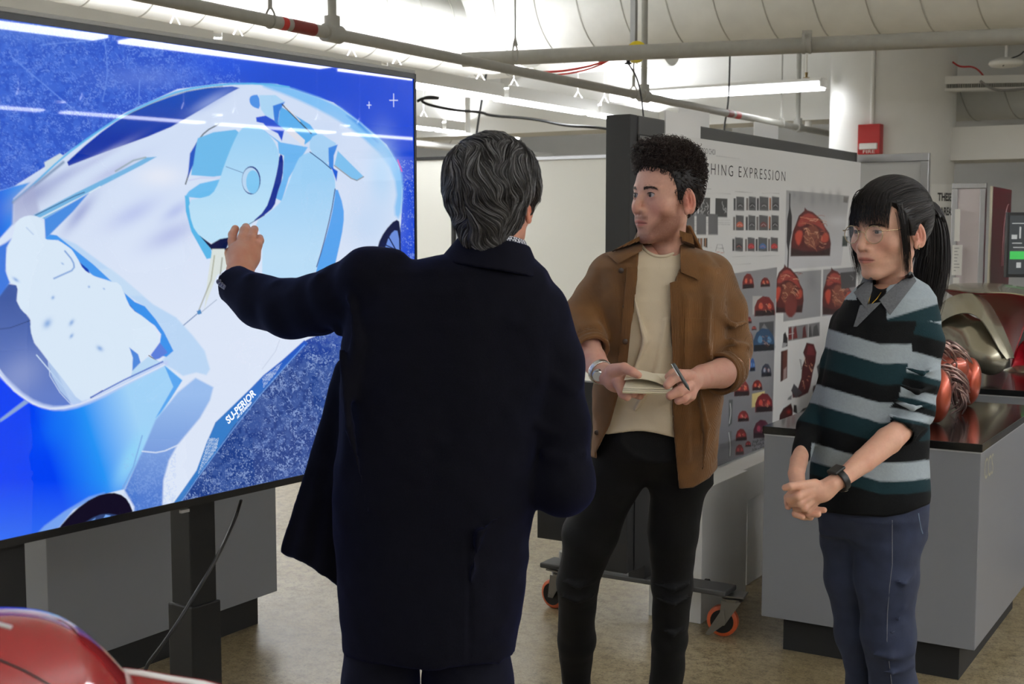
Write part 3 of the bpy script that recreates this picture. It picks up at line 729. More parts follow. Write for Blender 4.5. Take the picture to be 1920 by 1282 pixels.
for c_, r in (((738, 188), 12), ((692, 197), 6)):
    C.line([(c_[0], c_[1]-r), (c_[0], c_[1]+r)], 1.4, (235, 240, 255)); C.line([(c_[0]-r*.62, c_[1]), (c_[0]+r*.62, c_[1])], 1.4, (235, 240, 255))
# car body
body = [(-400, 470), (0, 357), (25, 350), (117, 292), (233, 212), (333, 167), (417, 156), (520, 158), (625, 192), (675, 229), (725, 271), (748, 312), (755, 358), (752, 417), (744, 470), (700, 560), (640, 610), (575, 637), (529, 679), (404, 792), (367, 887), (317, 954), (300, 990), (-400, 1300)]
C.poly(body, lambda p: lerpc((214, 228, 252), (226, 236, 254), np.clip((p[:, 1]-300)/300, 0, 1)), 0.8)
C.poly(k1((1150, 378), (1260, 378), (1500, 460), (1620, 550), (1740, 650), (1805, 760), (1815, 860), (1800, 990), (1770, 960), (1790, 850), (1740, 720), (1600, 590), (1450, 500), (1300, 430)), (130, 196, 250), 3, sm=1)
C.poly(k1((1560, 520), (1620, 550), (1700, 640), (1640, 590)), (70, 150, 235), 3)
C.blob((715, 330), (35, 90), (190, 222, 252), 0.9); C.blob((690, 420), (60, 70), (200, 222, 250), .8); C.blob((600, 260), (40, 60), (205, 222, 250), .8, .8)
C.blob((620, 560), (60, 60), (200, 228, 252), 0.9)
C.line(k1((1790, 720), (1808, 770)), 2, (230, 90, 180), 1)
# left wing and window band
C.poly([(-400, 470), (0, 357), (27, 349), (56, 342), (25, 372), (24, 420), (-5, 452), (-400, 600)], lambda p: lerpc((30, 110, 235), (60, 160, 245), np.clip((p[:, 0])/50, 0, 1)), 1.5)
C.poly(k1((262, 765), (420, 620), (560, 520), (720, 450), (880, 400), (1100, 384), (1010, 430), (860, 520), (740, 588), (450, 692)), lambda p: lerpc((30, 80, 190), (14, 52, 170), np.clip((p[:, 1]-180)/80, 0, 1)), 0.9, sm=1)
C.line(k1((60, 905), (150, 830), (280, 708), (420, 605), (560, 515), (700, 450), (820, 404), (1000, 378), (1180, 376), (1300, 392)), 3.6, (96, 186, 240), 1, sm=1)
C.line(k1((60, 910), (155, 836), (285, 730)), 5, (70, 110, 150), 2, .7)
C.line(k1((560, 524), (700, 458), (820, 412), (1000, 388)), 2, (50, 90, 110), 1.2, .6, sm=1)
C.poly(k1((200, 730), (270, 690), (285, 700), (205, 770)), (210, 225, 235), 1)
# dashboard shading
C.blob((62, 365), (70, 28), (150, 158, 205), 0.8, -0.5); C.blob((150, 400), (60, 16), (150, 160, 215), 0.7, -0.9); C.blob((215, 320), (80, 14), (185, 192, 232), 0.7, -0.5)
C.blob((320, 440), (70, 26), (180, 190, 235), 0.75, -0.45); C.blob((395, 190), (60, 14), (160, 180, 235), 0.6, -0.5); C.blob((300, 330), (60, 30), (236, 240, 252), .8)
C.poly(k1((62, 905), (150, 835), (180, 960), (120, 990), (55, 1010)), (172, 178, 215), 4, op=.7)
C.poly(k1((150, 968), (340, 868), (560, 760), (660, 708), (705, 705), (640, 742), (430, 850), (200, 985)), (120, 185, 232), 1)
C.line(k1((160, 968), (340, 880), (380, 865)), 1.6, (50, 80, 130)); C.line(k1((175, 985), (360, 890), (450, 840)), 2.4, (225, 238, 250)); C.line(k1((520, 770), (600, 722), (655, 708)), 3, (110, 140, 130), 1, .6)
C.poly(k1((200, 985), (400, 868), (330, 950), (205, 1075)), (78, 145, 232), 1.2)
C.blob((250, 400), (70, 24), (176, 188, 238), .6, -.5); C.blob((330, 395), (40, 16), (168, 182, 236), .6, -.6); C.blob((120, 330), (60, 14), (150, 160, 214), .5, -.55); C.blob((470, 560), (60, 30), (196, 214, 248), .6, .5); C.blob((180, 300), (90, 10), (188, 196, 234), .6, -.52)
# seats
C.line(k1((985, 558), (925, 590), (885, 640), (870, 700), (850, 780), (835, 828)), 2.2, (60, 70, 80), 1, sm=1)
C.poly(k1((890, 622), (960, 595), (1060, 583), (1080, 600), (1040, 680), (1000, 790), (960, 795), (860, 788), (872, 690)), (112, 190, 240), 1)
C.poly(k1((855, 690), (885, 640), (870, 740), (845, 800)), (40, 90, 200), 1.2)
C.line(k1((850, 812), (905, 800), (990, 800)), 2.5, (205, 215, 245), 1.2)
C.poly(k1((832, 885), (850, 860), (900, 826), (990, 806), (985, 850), (950, 884), (900, 892)), (110, 192, 244), 1)
C.poly(k1((832, 880), (850, 885), (862, 960), (900, 1050), (950, 1120), (958, 1160), (930, 1165), (860, 1040), (836, 950)), (92, 186, 238), 1)
seat1 = k1((1080, 582), (1120, 562), (1180, 575), (1232, 630), (1258, 690), (1252, 760), (1228, 870), (1200, 950), (1150, 990), (1100, 1040), (1010, 1100), (960, 1098), (900, 1066), (862, 1010), (846, 900), (905, 892), (955, 876), (985, 820), (1010, 740), (1050, 640))
C.poly(seat1, lambda p: lerpc((158, 212, 250), (192, 230, 253), np.clip((p[:, 1]-250)/150, 0, 1)), 1, sm=1)
C.poly(k1((1190, 588), (1262, 640), (1385, 662), (1340, 735), (1300, 800), (1268, 905), (1240, 892), (1272, 800), (1278, 700), (1255, 690), (1250, 640)), (112, 186, 246), 1)
C.poly(k1((1258, 690), (1276, 705), (1272, 800), (1245, 880), (1235, 930), (1185, 972), (1130, 1003), (1195, 945), (1225, 860), (1250, 760)), (24, 50, 150), 0.8, sm=1)
seat2 = k1((1400, 682), (1440, 692), (1495, 760), (1512, 830), (1500, 920), (1470, 1040), (1440, 1140), (1415, 1245), (1290, 1300), (1180, 1300), (1180, 1060), (1140, 1005), (1225, 945), (1270, 902), (1300, 820), (1330, 740), (1352, 700))
C.poly(seat2, lambda p: lerpc((160, 212, 251), (190, 226, 253), np.clip((p[:, 1]-330)/150, 0, 1)), 1, sm=1)
C.poly(k1((1512, 830), (1547, 930), (1547, 1010), (1520, 1140), (1495, 1240), (1410, 1270), (1440, 1150), (1475, 1040), (1502, 920)), (92, 168, 244), 1, sm=1)
C.line(k1((1508, 850), (1490, 960), (1450, 1120), (1425, 1200)), 1.6, (30, 60, 130), .8, sm=1)
C.poly([(471+17.5*math.cos(a), 338+26.5*math.sin(a)) for a in np.linspace(0, 6.28, 24)[:-1]], (30, 60, 140), 0.8)
C.poly([(470+16*math.cos(a), 338+24*math.sin(a)) for a in np.linspace(0, 6.28, 24)[:-1]], (190, 220, 248), 0.8)
C.poly([(474+12.5*math.cos(a), 341+22*math.sin(a)) for a in np.linspace(0, 6.28, 24)[:-1]], (132, 204, 248), 0.8)
C.line(k1((1018, 750), (1095, 778)), 1.1, (90, 130, 180))
C.line(k1((1110, 1015), (1135, 1000), (1190, 968)), 1.2, (20, 40, 110))
# headrests and bar
C.poly(k1((1122, 440), (1135, 428), (1165, 425), (1172, 492), (1140, 482), (1124, 465)), (82, 150, 236), 1, sm=1)
C.poly(k1((1165, 428), (1240, 428), (1282, 458), (1245, 478), (1228, 542), (1205, 535), (1175, 492)), (176, 218, 250), 1)
C.poly(k1((1152, 528), (1195, 520), (1240, 545), (1300, 575), (1278, 590), (1268, 634), (1250, 600), (1205, 578), (1185, 555), (1155, 548)), (38, 82, 212), 1)
C.poly(k1((1262, 478), (1395, 560), (1430, 606), (1372, 650), (1250, 560)), (94, 178, 242), 1)
C.poly(k1((1285, 590), (1310, 575), (1372, 630), (1368, 660)), (226, 228, 240), 1)
C.poly(k1((1228, 476), (1282, 458), (1258, 500), (1250, 560), (1235, 548)), (60, 130, 225), 1)
C.line(k1((1270, 470), (1340, 540), (1400, 600)), 2.2, (60, 66, 84), 1); C.line(k1((1285, 480), (1350, 545)), 1.5, (225, 225, 230), .8)
C.poly(k1((1395, 620), (1440, 598), (1480, 625), (1522, 650), (1485, 735), (1450, 720), (1392, 680)), (170, 214, 250), 1, sm=1)
C.poly(k1((1478, 665), (1520, 650), (1502, 700), (1500, 765), (1480, 750)), (70, 142, 232), 1)
C.poly(k1((1520, 678), (1636, 794), (1605, 812), (1580, 800), (1505, 742)), (132, 198, 246), 1)
C.line(k1((1505, 745), (1580, 802), (1606, 812), (1636, 795)), 1.6, (130, 130, 130), 1); C.line(k1((1395, 684), (1450, 725), (1490, 760)), 1.6, (40, 60, 120))
C.poly(k1((1490, 750), (1520, 770), (1514, 815)), (40, 100, 220), 1)
# rear wheel at right
C.poly(k1((1690, 1180), (1700, 1100), (1730, 1040), (1780, 985), (1802, 1000), (1805, 1180)), (18, 26, 66), 1, sm=1)
C.poly(k1((1722, 1180), (1738, 1090), (1770, 1035), (1795, 1040), (1798, 1180)), (110, 145, 225), 1, sm=1)
for k in range(5): C.line([(742, 468), (742+26*math.cos(2.2+k*.6), 468-34*math.sin(2.2+k*.6))], 2.2, (20, 30, 80))
# gear in front of the hand
C.poly(k1((900, 1062), (950, 1098), (990, 1075), (1040, 1066), (1015, 1130), (985, 1150), (958, 1130)), (16, 26, 70), 1)
C.poly(k1((955, 1120), (1010, 1120), (1030, 1200), (975, 1240), (940, 1330), (920, 1390), (935, 1250)), (222, 230, 226), 1)
C.line(k1((965, 1150), (950, 1260), (895, 1395)), 2, (150, 150, 120), 1, .8); C.line(k1((1000, 1160), (990, 1250)), 2.4, (120, 120, 100), 1, .7)
C.line(k2((895, 205), (830, 260), (757, 322)), 1.5, (70, 110, 170)); C.poly(k2((885, 200), (902, 192), (908, 210), (892, 216)), (80, 140, 200)); C.line(k2((905, 205), (975, 148)), 1.2, (110, 130, 160), .7, .7)
# reflections of the opening
C.poly(k3((350, 200), (460, 250), (730, 450), (920, 610), (1060, 690), (1160, 800), (1230, 890), (1262, 1000), (1240, 1035), (1180, 1020), (1100, 1040), (1040, 1000), (960, 960), (1030, 890), (970, 770), (860, 620), (740, 540), (560, 400)), (192, 220, 251), 2)
C.poly(k3((560, 400), (665, 395), (735, 450), (860, 560), (760, 560)), (205, 228, 251), 2, op=.7)
# opening: dark left part, blue rims
C.poly(k3((-30, 600), (20, 520), (50, 488), (110, 495), (100, 590), (180, 700), (205, 840), (290, 950), (340, 1010), (430, 1215), (300, 1232), (180, 1195), (80, 1115), (0, 1000), (-30, 960)), lambda p: lerpc((62, 90, 165), (104, 130, 205), np.clip((p[:, 1]-560)/180, 0, 1)), 1.5)
C.blob((40, 700), (50, 70), (150, 165, 215), .6, .9)
C.line(k3((-20, 760), (60, 752), (180, 708)), 1.2, (40, 60, 110)); C.line(k3((220, 915), (300, 1010), (400, 1130), (480, 1200)), 2.2, (205, 225, 250)); C.line(k3((290, 950), (300, 1040), (360, 1140), (430, 1215)), 1.6, (200, 218, 248))
C.poly(k3((290, 950), (420, 1080), (530, 1190), (440, 1215), (360, 1130), (310, 1040)), (186, 212, 246), 1, op=.85)
C.poly(k3((-40, 280), (35, 240), (70, 215), (40, 270), (35, 410), (60, 480), (0, 560), (-40, 600)), (62, 122, 226), 2)
C.poly(k3((262, 222), (300, 190), (340, 195), (460, 290), (560, 370), (670, 472), (560, 440), (480, 360), (430, 280), (350, 225)), (74, 156, 244), 1)
C.poly(k3((470, 350), (530, 400), (540, 425), (505, 415)), (24, 66, 180), 1)
C.poly(k3((748, 542), (810, 596), (870, 622), (935, 700), (985, 775), (1042, 890), (1000, 926), (915, 906), (960, 850), (968, 790), (930, 738), (860, 690), (800, 665), (762, 596)), (64, 150, 242), 1)
C.poly(k3((770, 600), (800, 640), (860, 690), (800, 665)), (18, 60, 190), 1)
C.poly(k3((905, 915), (960, 840), (1008, 900), (960, 935), (930, 945)), (94, 130, 225), 1); C.line(k3((895, 918), (945, 952)), 1.6, (60, 60, 60))
C.poly(k3((770, 1080), (800, 1000), (890, 925), (975, 960), (900, 1030)), (190, 222, 250), 1.2)
# seated mannequin of white foam
man = k3((85, 130), (130, 85), (200, 72), (260, 110), (270, 170), (262, 222), (350, 225), (430, 280), (468, 340), (500, 400), (560, 440), (650, 475), (720, 480), (750, 560), (790, 640), (870, 690), (930, 750), (962, 820), (930, 880), (880, 920), (845, 960), (790, 870), (775, 880), (800, 930), (795, 1000), (775, 1075), (700, 1110), (640, 1130), (600, 1115), (540, 1180), (480, 1200), (380, 1060), (290, 950), (240, 880), (205, 840), (180, 760), (190, 690), (130, 650), (100, 590), (110, 500), (60, 480), (35, 410), (40, 270), (70, 220), (85, 170))
C.poly(man, (222, 238, 254), 1, sm=1)
C.poly(k3((778, 870), (830, 910), (845, 960), (795, 1010), (798, 930)), (82, 140, 226), 1)
C.line(k3((390, 290), (440, 350), (448, 400), (380, 430), (325, 455)), 2.6, (120, 160, 220), 1.2, sm=1); C.line(k3((160, 150), (200, 190)), 1.2, (170, 195, 230), 1.5)
for c_, r_ in (((285, 725), (9, 13)), ((430, 720), (5, 9)), ((430, 800), (4, 7)), ((318, 570), (4, 5)), ((600, 875), (9, 6)), ((376, 366), (4, 2)), ((625, 517), (3, 2)), ((535, 505), (3, 3)), ((95, 462), (9, 4))):
    C.blob((c_[0]/3.205, 380+c_[1]/3.205), r_, (120, 165, 225), .8, .6)
C.line(k3((545, 1175), (615, 1128)), 1.6, (90, 100, 130))
# bonnet and flank
def flank(p):
    x, y = p[:, 0], p[:, 1]
    t = np.clip((x-40)/190+(700-y)/600, 0, 1); a = lerpc((2, 66, 250), (40, 150, 252), np.clip(t*2, 0, 1)); b = np.array(lin((166, 216, 254)))
    s = np.clip(t*2-1, 0, 1)[:, None]; a = a*(1-s)+b*s
    g = np.clip((y-900)/110, 0, 1)[:, None]; return a*(1-g)+np.array(lin((50, 110, 248)))*g
C.poly([(-400, 620), (-40, 660), (0, 698), (25, 733), (62, 758), (104, 768), (167, 750), (233, 717), (308, 683), (342, 712), (308, 767), (283, 817), (233, 917), (208, 923), (167, 933), (125, 962), (54, 1014), (-20, 1040), (-400, 1300)], flank, 1)
C.blob((245, 860), (22, 70), (150, 220, 254), .85, .45); C.blob((110, 800), (40, 60), (20, 120, 252), .5, .9)
C.poly(k2((0, 685), (110, 600), (130, 610), (30, 680), (0, 700)), (140, 170, 220), 1.5)
C.line([(-20, 678), (10, 712), (50, 748), (90, 765), (130, 765), (180, 748), (240, 716), (312, 680)], 7, (196, 212, 250), 3, sm=1)
C.line([(-10, 690), (20, 726), (62, 758), (104, 769), (167, 752), (233, 720), (308, 684)], 2, (235, 242, 255), 1.5, sm=1)
C.line([(170, 745), (233, 712), (305, 678)], 2.4, (60, 100, 200), 1)
C.poly(k2((740, 445), (820, 512), (770, 590), (720, 660), (700, 680), (780, 540)), (92, 170, 246), 1)
# door shadow area
C.poly(k2((880, 500), (960, 542), (945, 600), (900, 680), (800, 800), (760, 870), (735, 960), (730, 1095), (600, 1140), (605, 1080), (560, 1005), (640, 830), (700, 690), (800, 565)), lambda p: lerpc((158, 194, 244), (78, 124, 212), np.clip((p[:, 1]-740)/190, 0, 1)), 2)
speck((X > 230) & (X < 330) & (Y > 850) & (Y < 960), 0.3, (150, 185, 240), 2.0, .55)
C.line(k2((640, 830), (720, 838), (810, 798)), 2.2, (220, 232, 252), 1, sm=1); C.line(k2((640, 760), (600, 900), (550, 1000)), 1.6, (120, 160, 225), 1.2)
C.line(k2((1258, 330), (1240, 380), (1180, 460)), 1.1, (190, 200, 220), 1, .7)
# sill with mesh pattern
sill = k2((1385, 345), (1290, 440), (1180, 560), (1050, 720), (980, 822), (890, 942), (790, 1088), (762, 1092), (885, 915), (930, 790), (970, 700), (1130, 545), (1185, 488), (1270, 420), (1370, 330))
C.poly(sill, lambda p: lerpc((40, 92, 200), (58, 128, 205), np.clip((p[:, 1]-660)/130, 0, 1)), 1)
ix = np.where((poly_sd(uv, np.array(k2((1185, 545), (1180, 500), (1270, 430), (1245, 475)))) < 0) | (poly_sd(uv, np.array(k2((890, 935), (940, 770), (985, 770), (975, 820)))) < 0))[0]
p = uv[ix]; a = ((np.sin(p[:, 0]*1.9+p[:, 1]*.6)*np.sin(p[:, 1]*1.7-p[:, 0]*.4)) > 0.0)*0.7
C.c[ix] = C.c[ix]*(1-a[:, None])+np.array(lin((215, 230, 250)))*a[:, None]
C.line(k2((1370, 352), (1180, 566), (1055, 724), (890, 948), (792, 1092)), 1.4, (120, 170, 240), .9)
# front wheel arch
C.poly(k2((128, 1240), (200, 1165), (290, 1100), (400, 1035), (470, 1015), (330, 1095), (225, 1225)), (120, 166, 246), 2)
C.poly(k2((215, 1250), (260, 1180), (330, 1100), (420, 1035), (500, 1013), (560, 1030), (592, 1080), (610, 1150), (400, 1260)), (20, 14, 36), 1, sm=1)
C.poly(k2((340, 1250), (355, 1180), (400, 1135), (470, 1108), (540, 1118), (560, 1150), (520, 1260)), (50, 70, 120), 1, sm=1)
for q in (((380, 1180), (400, 1150), (430, 1130), (410, 1170)), ((455, 1150), (475, 1115), (500, 1120)), ((480, 1160), (520, 1128), (535, 1130)), ((400, 1230), (420, 1170), (440, 1140), (445, 1200))):
    C.poly(k2(*q), (120, 170, 245), .8)
ii = np.arange((len(zz)-1)*len(uu)).reshape(len(zz)-1, len(uu))[:, :-1].ravel(); n_ = len(uu)
SF = np.stack([ii, ii+1, ii+n_+1, ii+n_], 1)
M_screen = mat('screen_picture', (3, 4, 6), 0.018, vcol='Col', emit='vcol', estr=1.02, spec=0.34)
scr = mesh_obj('screen', pts, SF, M_screen, D, col=C.c)
M_wemit = mat('screen_white_text', (240, 245, 255), 0.3, emit=(235, 243, 255), estr=0.95)
a_, b_ = disp_pt(428, 795), disp_pt(480, 739)
xd = unit(b_-a_); yd = unit(np.cross(dn, xd)); yd = yd if yd[2] > 0 else -yd
text_mesh('slide_text', 'SU-PERIOR', a_, xd, yd, 0.019, M_wemit, scr, width=np.linalg.norm(b_-a_), thick=0.0008, bold=.03)
a2, b2 = disp_pt(445, 785), disp_pt(472, 755)
text_mesh('slide_text', 'ART OF SUSPENSION', a2, unit(b2-a2), yd, 0.006, M_wemit, scr, width=np.linalg.norm(b2-a2), thick=0.0008, bold=.04)
# ================================================================== CABINETS
M_cab = mat('cabinet_grey_laminate', (120, 122, 127), 0.32, noise=0.04, nscale=3)
M_top = mat('black_worktop', (14, 14, 15), 0.16, coat=0.3)
M_kick = mat('black_toe_kick', (22, 22, 23), 0.6)
def cabinet(x0, x1, y0, y1, label, ztop=0.85, zbody=0.13):
    e = empty('work_cabinet', ((x0+x1)/2, (y0+y1)/2, 0), label, 'cabinet')
    obj('body', MB().box(x0, x1, y0, y1, zbody, ztop-0.028), M_cab, e, bevel=0.002)
    obj('edge_strip', MB().box(x0-.001, x1+.001, y0-.001, y1+.001, ztop-0.034, ztop-0.028), mat('grey_strip', (170, 172, 174), .4), e)
    obj('worktop', MB().box(x0-0.006, x1+0.006, y0-0.006, y1+0.006, ztop-0.028, ztop), M_top, e, bevel=0.002)
    obj('toe_kick', MB().box(x0+0.07, x1-0.06, y0+0.05, y1-0.05, 0, zbody), M_kick, e)
    return e
cabR = cabinet(-1.655, -0.885, 4.50, 5.60, 'grey cabinet with glossy black top holding the copper model, beside the young woman')
lm = mat('etched_letters', (178, 176, 150), .4, metal=.3)
text_mesh('lettering', 'CCS', (-0.8842, 4.56, 0.715), (0, 1, 0), (0, 0, 1), 0.075, lm, cabR, width=.15, thick=0.0006)
cabF = cabinet(-1.9, -0.6, 6.10, 7.0, 'farther grey cabinet with black top carrying the silver shells')
cabL = cabinet(-4.25, -3.43, 2.70, 3.80, 'large grey cabinet on black plinth standing behind the display')
# ================================================================== MOBILE PARTITION WITH POSTER
M_part = mat('partition_black', (30, 30, 31), 0.5)
M_partg = mat('partition_dark_grey', (62, 62, 62), 0.5)
PX = -2.12            # front plane of the partition
pa = empty('mobile_partition', (PX, 5.6, 0), 'black framed mobile partition on orange wheeled casters behind the young man', 'partition')
obj('end_post', MB().box(PX-0.10, PX, 4.30, 4.36, 0.27, 2.0), M_part, pa, bevel=0.002)
obj('end_post', MB().box(PX-0.10, PX, 7.10, 7.16, 0.27, 2.0), M_part, pa, bevel=0.002)
obj('front_stile', MB().box(PX-0.03, PX+0.004, 4.36, 4.52, 0.27, 1.93), M_part, pa)
obj('inner_panel', MB().box(PX-0.05, PX-0.006, 4.5, 7.1, 0.62, 1.97), mat('khaki_panel', (120, 120, 104), 0.7), pa)
obj('back_panel', MB().box(PX-0.098, PX-0.07, 4.36, 7.1, 0.62, 1.97), mat('white_board_back', (205, 205, 200), 0.6), pa)
obj('top_rail', MB().box(PX-0.098, PX+0.006, 4.3615, 7.098, 1.925, 1.999), M_partg, pa, bevel=0.006)
obj('lower_rail', MB().box(PX-0.02, PX+0.012, 4.36, 7.14, 1.90, 1.925), mat('grey_rail', (105, 105, 103), .5), pa)
obj('bottom_rail', MB().box(PX-0.10, PX, 4.36, 7.1, 0.58, 0.64), M_part, pa)
obj('side_panel', MB().box(PX-0.58, PX-0.10, 4.62, 4.67, 0.27, 0.95), M_part, pa)
def caster(cx, cy, ang, lock):
    c = MB(); R_ = 0.062; a = math.radians(ang); ax = np.array([math.cos(a), math.sin(a), 0.0]); fw = np.array([-ax[1], ax[0], 0.0])
    c0 = np.array([cx, cy, R_])
    wob = obj('wheel', MB().lathe(c0-ax*0.02, ax, [(0, 0.035), (0, 0.05), (0.006, R_-0.002), (0.012, R_), (0.028, R_), (0.034, R_-0.002), (0.04, 0.05), (0.04, 0.035)], 36), mat('orange_polyurethane', (176, 78, 40), 0.4), pa, smooth='auto')
    h = MB().lathe(c0-ax*0.021, ax, [(0, 0.012), (0.0, 0.046), (0.042, 0.046), (0.042, 0.012)], 24); obj('hub', h, M_black, wob, smooth='auto')
    f = MB()
    for s_ in (-1, 1):
        o = ax*0.028*s_
        f.prism([c0+o+fw*0.012+(0, 0, -.012), c0+o-fw*0.012+(0, 0, -.012), c0+o-fw*0.075+(0, 0, .085), c0+o-fw*0.0+(0, 0, .085)], ax*0.004*s_)
    f.lathe(c0-fw*0.038+(0, 0, .083), (0, 0, 1), [(0, 0.04), (0.012, 0.044), (0.02, 0.03)], 20)
    f.obox(c0-fw*0.038+(0, 0, .107), ax, fw, (0, 0, 1), 0.045, 0.05, 0.003)
    obj('fork', f, M_steel, pa)
    obj('axle_bolt', MB().lathe(c0-ax*0.036, ax, [(0, 0.009), (0.072, 0.009)], 6), M_steel, wob)
    if lock:
        l = MB().prism([c0-ax*0.036+fw*0.06+(0, 0, -.05), c0-ax*0.036+fw*0.045+(0, 0, -.055), c0-ax*0.036-fw*0.02+(0, 0, .0), c0-ax*0.036-fw*0.01+(0, 0, .055), c0-ax*0.036+fw*0.005+(0, 0, .04)], -ax*0.004); obj('brake_lever', l, M_steel, pa)
bb = MB()
bb.box(-2.62, -1.80, 4.50, 4.62, 0.178, 0.20); obj('base_plate', bb, M_partg, pa, bevel=0.006)
obj('base_plate', MB().box(-2.62, -1.80, 6.86, 6.98, 0.178, 0.20), M_partg, pa, bevel=0.006)
obj('base_beam', MB().box(PX-0.09, PX-0.02, 4.5, 6.98, 0.20, 0.26), M_part, pa)
obj('brace', MB().tube([(-2.55, 4.62, .17), (-2.3, 4.85, .12), (-1.95, 4.7, .17)], 0.011, 6), M_part, pa)
caster(-1.84, 4.58, 100, True); caster(-2.58, 4.56, 80, False); caster(-1.86, 6.92, 90, False); caster(-2.58, 6.92, 90, False)
obj('bolt', MB().lathe((-2.56, 4.62, 0.2), (0, 0, 1), [(0, 0.03), (0.03, 0.03), (0.03, 0.018), (0.07, 0.018)], 12), M_steel, pa)
# loose foam board pieces clipped above the partition
M_foam = mat('foam_board', (222, 222, 222), 0.7)
def ppt(x, y, X0=PX):           # point on plane X=X0 at pixel
    d = c2w(cray(x, y)); t = (X0-EYE[0])/d[0]; return EYE+d*t
for i, (x0, y0, x1, y1, xx, lb) in enumerate([(1247, 208, 1312, 262, PX+0.008, 'white foam board piece standing above the poster top left corner'), (1272, 202, 1329, 245, PX-0.21, 'white foam board piece tucked behind the first piece above the partition'), (1414, 229, 1458, 262, PX-0.21, 'small white card showing above the middle of the partition rail'), (1345, 238, 1372, 262, PX-0.23, 'small white card behind the partition rail')][:3]):
    a_, b_ = ppt(x0, y0, xx), ppt(x1, y1, xx); ztop_ = (a_[2]+ppt(x1, y0+ (x1-x0)*0.15, xx)[2])/2
    zb_ = 1.90 if i else 1.935
    tagp(obj('foam_board_piece', MB().box(xx-0.003, xx+0.003, a_[1], b_[1], zb_, ztop_), M_foam), lb, 'board')
# white plinths under the poster
pl1 = obj('white_plinth', MB().box(-2.20, -1.97, 4.67, 5.16, 0, 0.545), mat('plinth_white', (238, 238, 236), 0.6, noise=.03), bevel=0.002); tagp(pl1, 'white box plinth under the poster, nearest, behind the orange caster', 'plinth')
pl2 = empty('white_plinth', (-2.1, 5.4, 0), 'white plinth farther back under the poster, beside the grey cabinet', 'plinth')
obj('top_box', MB().box(-2.20, -2.0, 5.185, 5.75, 0.39, 0.54), mat('plinth_white', (238, 238, 236)), pl2, bevel=0.002)
obj('leg_panel', MB().box(-2.20, -2.02, 5.30, 5.75, 0, 0.39), mat('plinth_white', (238, 238, 236)), pl2)
# ================================================================== WHITEBOARDS FURTHER BACK
M_wb = mat('whiteboard_surface', (226, 226, 218), 0.35)
def cbox(mb, x0, x1, y0, y1, Yd, th):       # upright slab facing the camera axis: pixel rect at depth
    a_ = P(x0, y0, Yd); b_ = P(x1, y1, Yd); c_ = c2w((a_+b_)/2); return mb
def board(name, label, xL, xR, ytop, Yc, zbot, frame_m, surf_m, fr=0.035, cat='whiteboard', casters=True):
    # plane perpendicular to room axis Y (runs along X)
    dl_ = c2w(cray((xL+xR)/2, ytop)); yw = Yc
    def at(x, y): d = c2w(cray(x, y)); return EYE+d*(yw/d[1])
    a_, b_ = at(xL, ytop), at(xR, ytop); x0, x1 = a_[0], b_[0]; zt_ = (a_[2]+b_[2])/2
    e = empty(name, ((x0+x1)/2, yw, zbot), label, cat)
    obj('surface', MB().box(x0+fr, x1-fr, yw+0.004, yw+0.02, zbot+fr, zt_-fr), surf_m, e)
    f = MB().box(x0, x1, yw-0.012, yw+0.03, zt_-fr, zt_).box(x0, x1, yw-0.012, yw+0.03, zbot, zbot+fr).box(x0, x0+fr, yw-0.012, yw+0.03, zbot+fr, zt_-fr).box(x1-fr, x1, yw-0.012, yw+0.03, zbot+fr, zt_-fr)
    obj('frame', f, frame_m, e, bevel=0.004)
    if casters:
        for xx in (x0+0.1, x1-0.1):
            obj('leg', MB().box(xx-.02, xx+.02, yw-.01, yw+.03, 0.05, zbot).box(xx-.02, xx+.02, yw-.25, yw+.27, 0.03, 0.06), frame_m, e)
    return e
board('whiteboard', 'cream whiteboard with black frame behind the display edge', 640, 852, 296, 9.1, 0.25, M_part, M_wb, 0.03)
board('whiteboard', 'wide cream whiteboard with silver frame between the two men', 856, 1215, 293, 8.6, 0.32, M_alu, M_wb, 0.03)
board('whiteboard', 'grey whiteboard with silver frame in front of the round column', 1560, 1743, 289, 7.35, 0.3, M_alu, mat('board_grey', (188, 189, 188), 0.35), 0.045)
board('whiteboard', 'pinkish white board with silver frame at the far right', 1786, 1850, 343, 9.6, 0.3, M_alu, mat('board_pinkish', (222, 214, 216), 0.35), 0.04)
# papers clipped to the far board
def card(name, x0, y0, x1, y1, yw, m, label, cat, th=0.004, lean=0.0):
    def at(x, y): d = c2w(cray(x, y)); return EYE+d*(yw/d[1])
    a_, b_ = at(x0, y0), at(x1, y1); mb = MB(); mb.box(a_[0], b_[0], yw-th, yw, b_[2], a_[2]); o = obj(name, mb, m); return tagp(o, label, cat), a_, b_
M_paper = mat('paper_white', (236, 236, 232), 0.8)
card('hanging_sheet', 1791, 392, 1799, 452, 9.55, M_paper, 'narrow written sheet hanging on the far pinkish board', 'paper')
o, a_, b_ = card('paper_sheet', 1786, 459, 1803, 516, 9.55, M_paper, 'handwritten white sheet below the narrow one on the far board', 'paper')
ml = MB(); rnd = random.Random(3)
for i in range(8):
    z_ = a_[2]-(i+1)*(a_[2]-b_[2])/9.5; ml.box(a_[0]+.015, b_[0]-.015-rnd.random()*.03, 9.5445, 9.5455, z_-.003, z_+.001)
obj('handwriting', ml, mat('grey_ink', (120, 120, 125), .8), o)
card('paper_sheet', 1787, 520, 1798, 545, 9.55, M_paper, 'small white sheet lowest on the far pinkish board', 'paper')
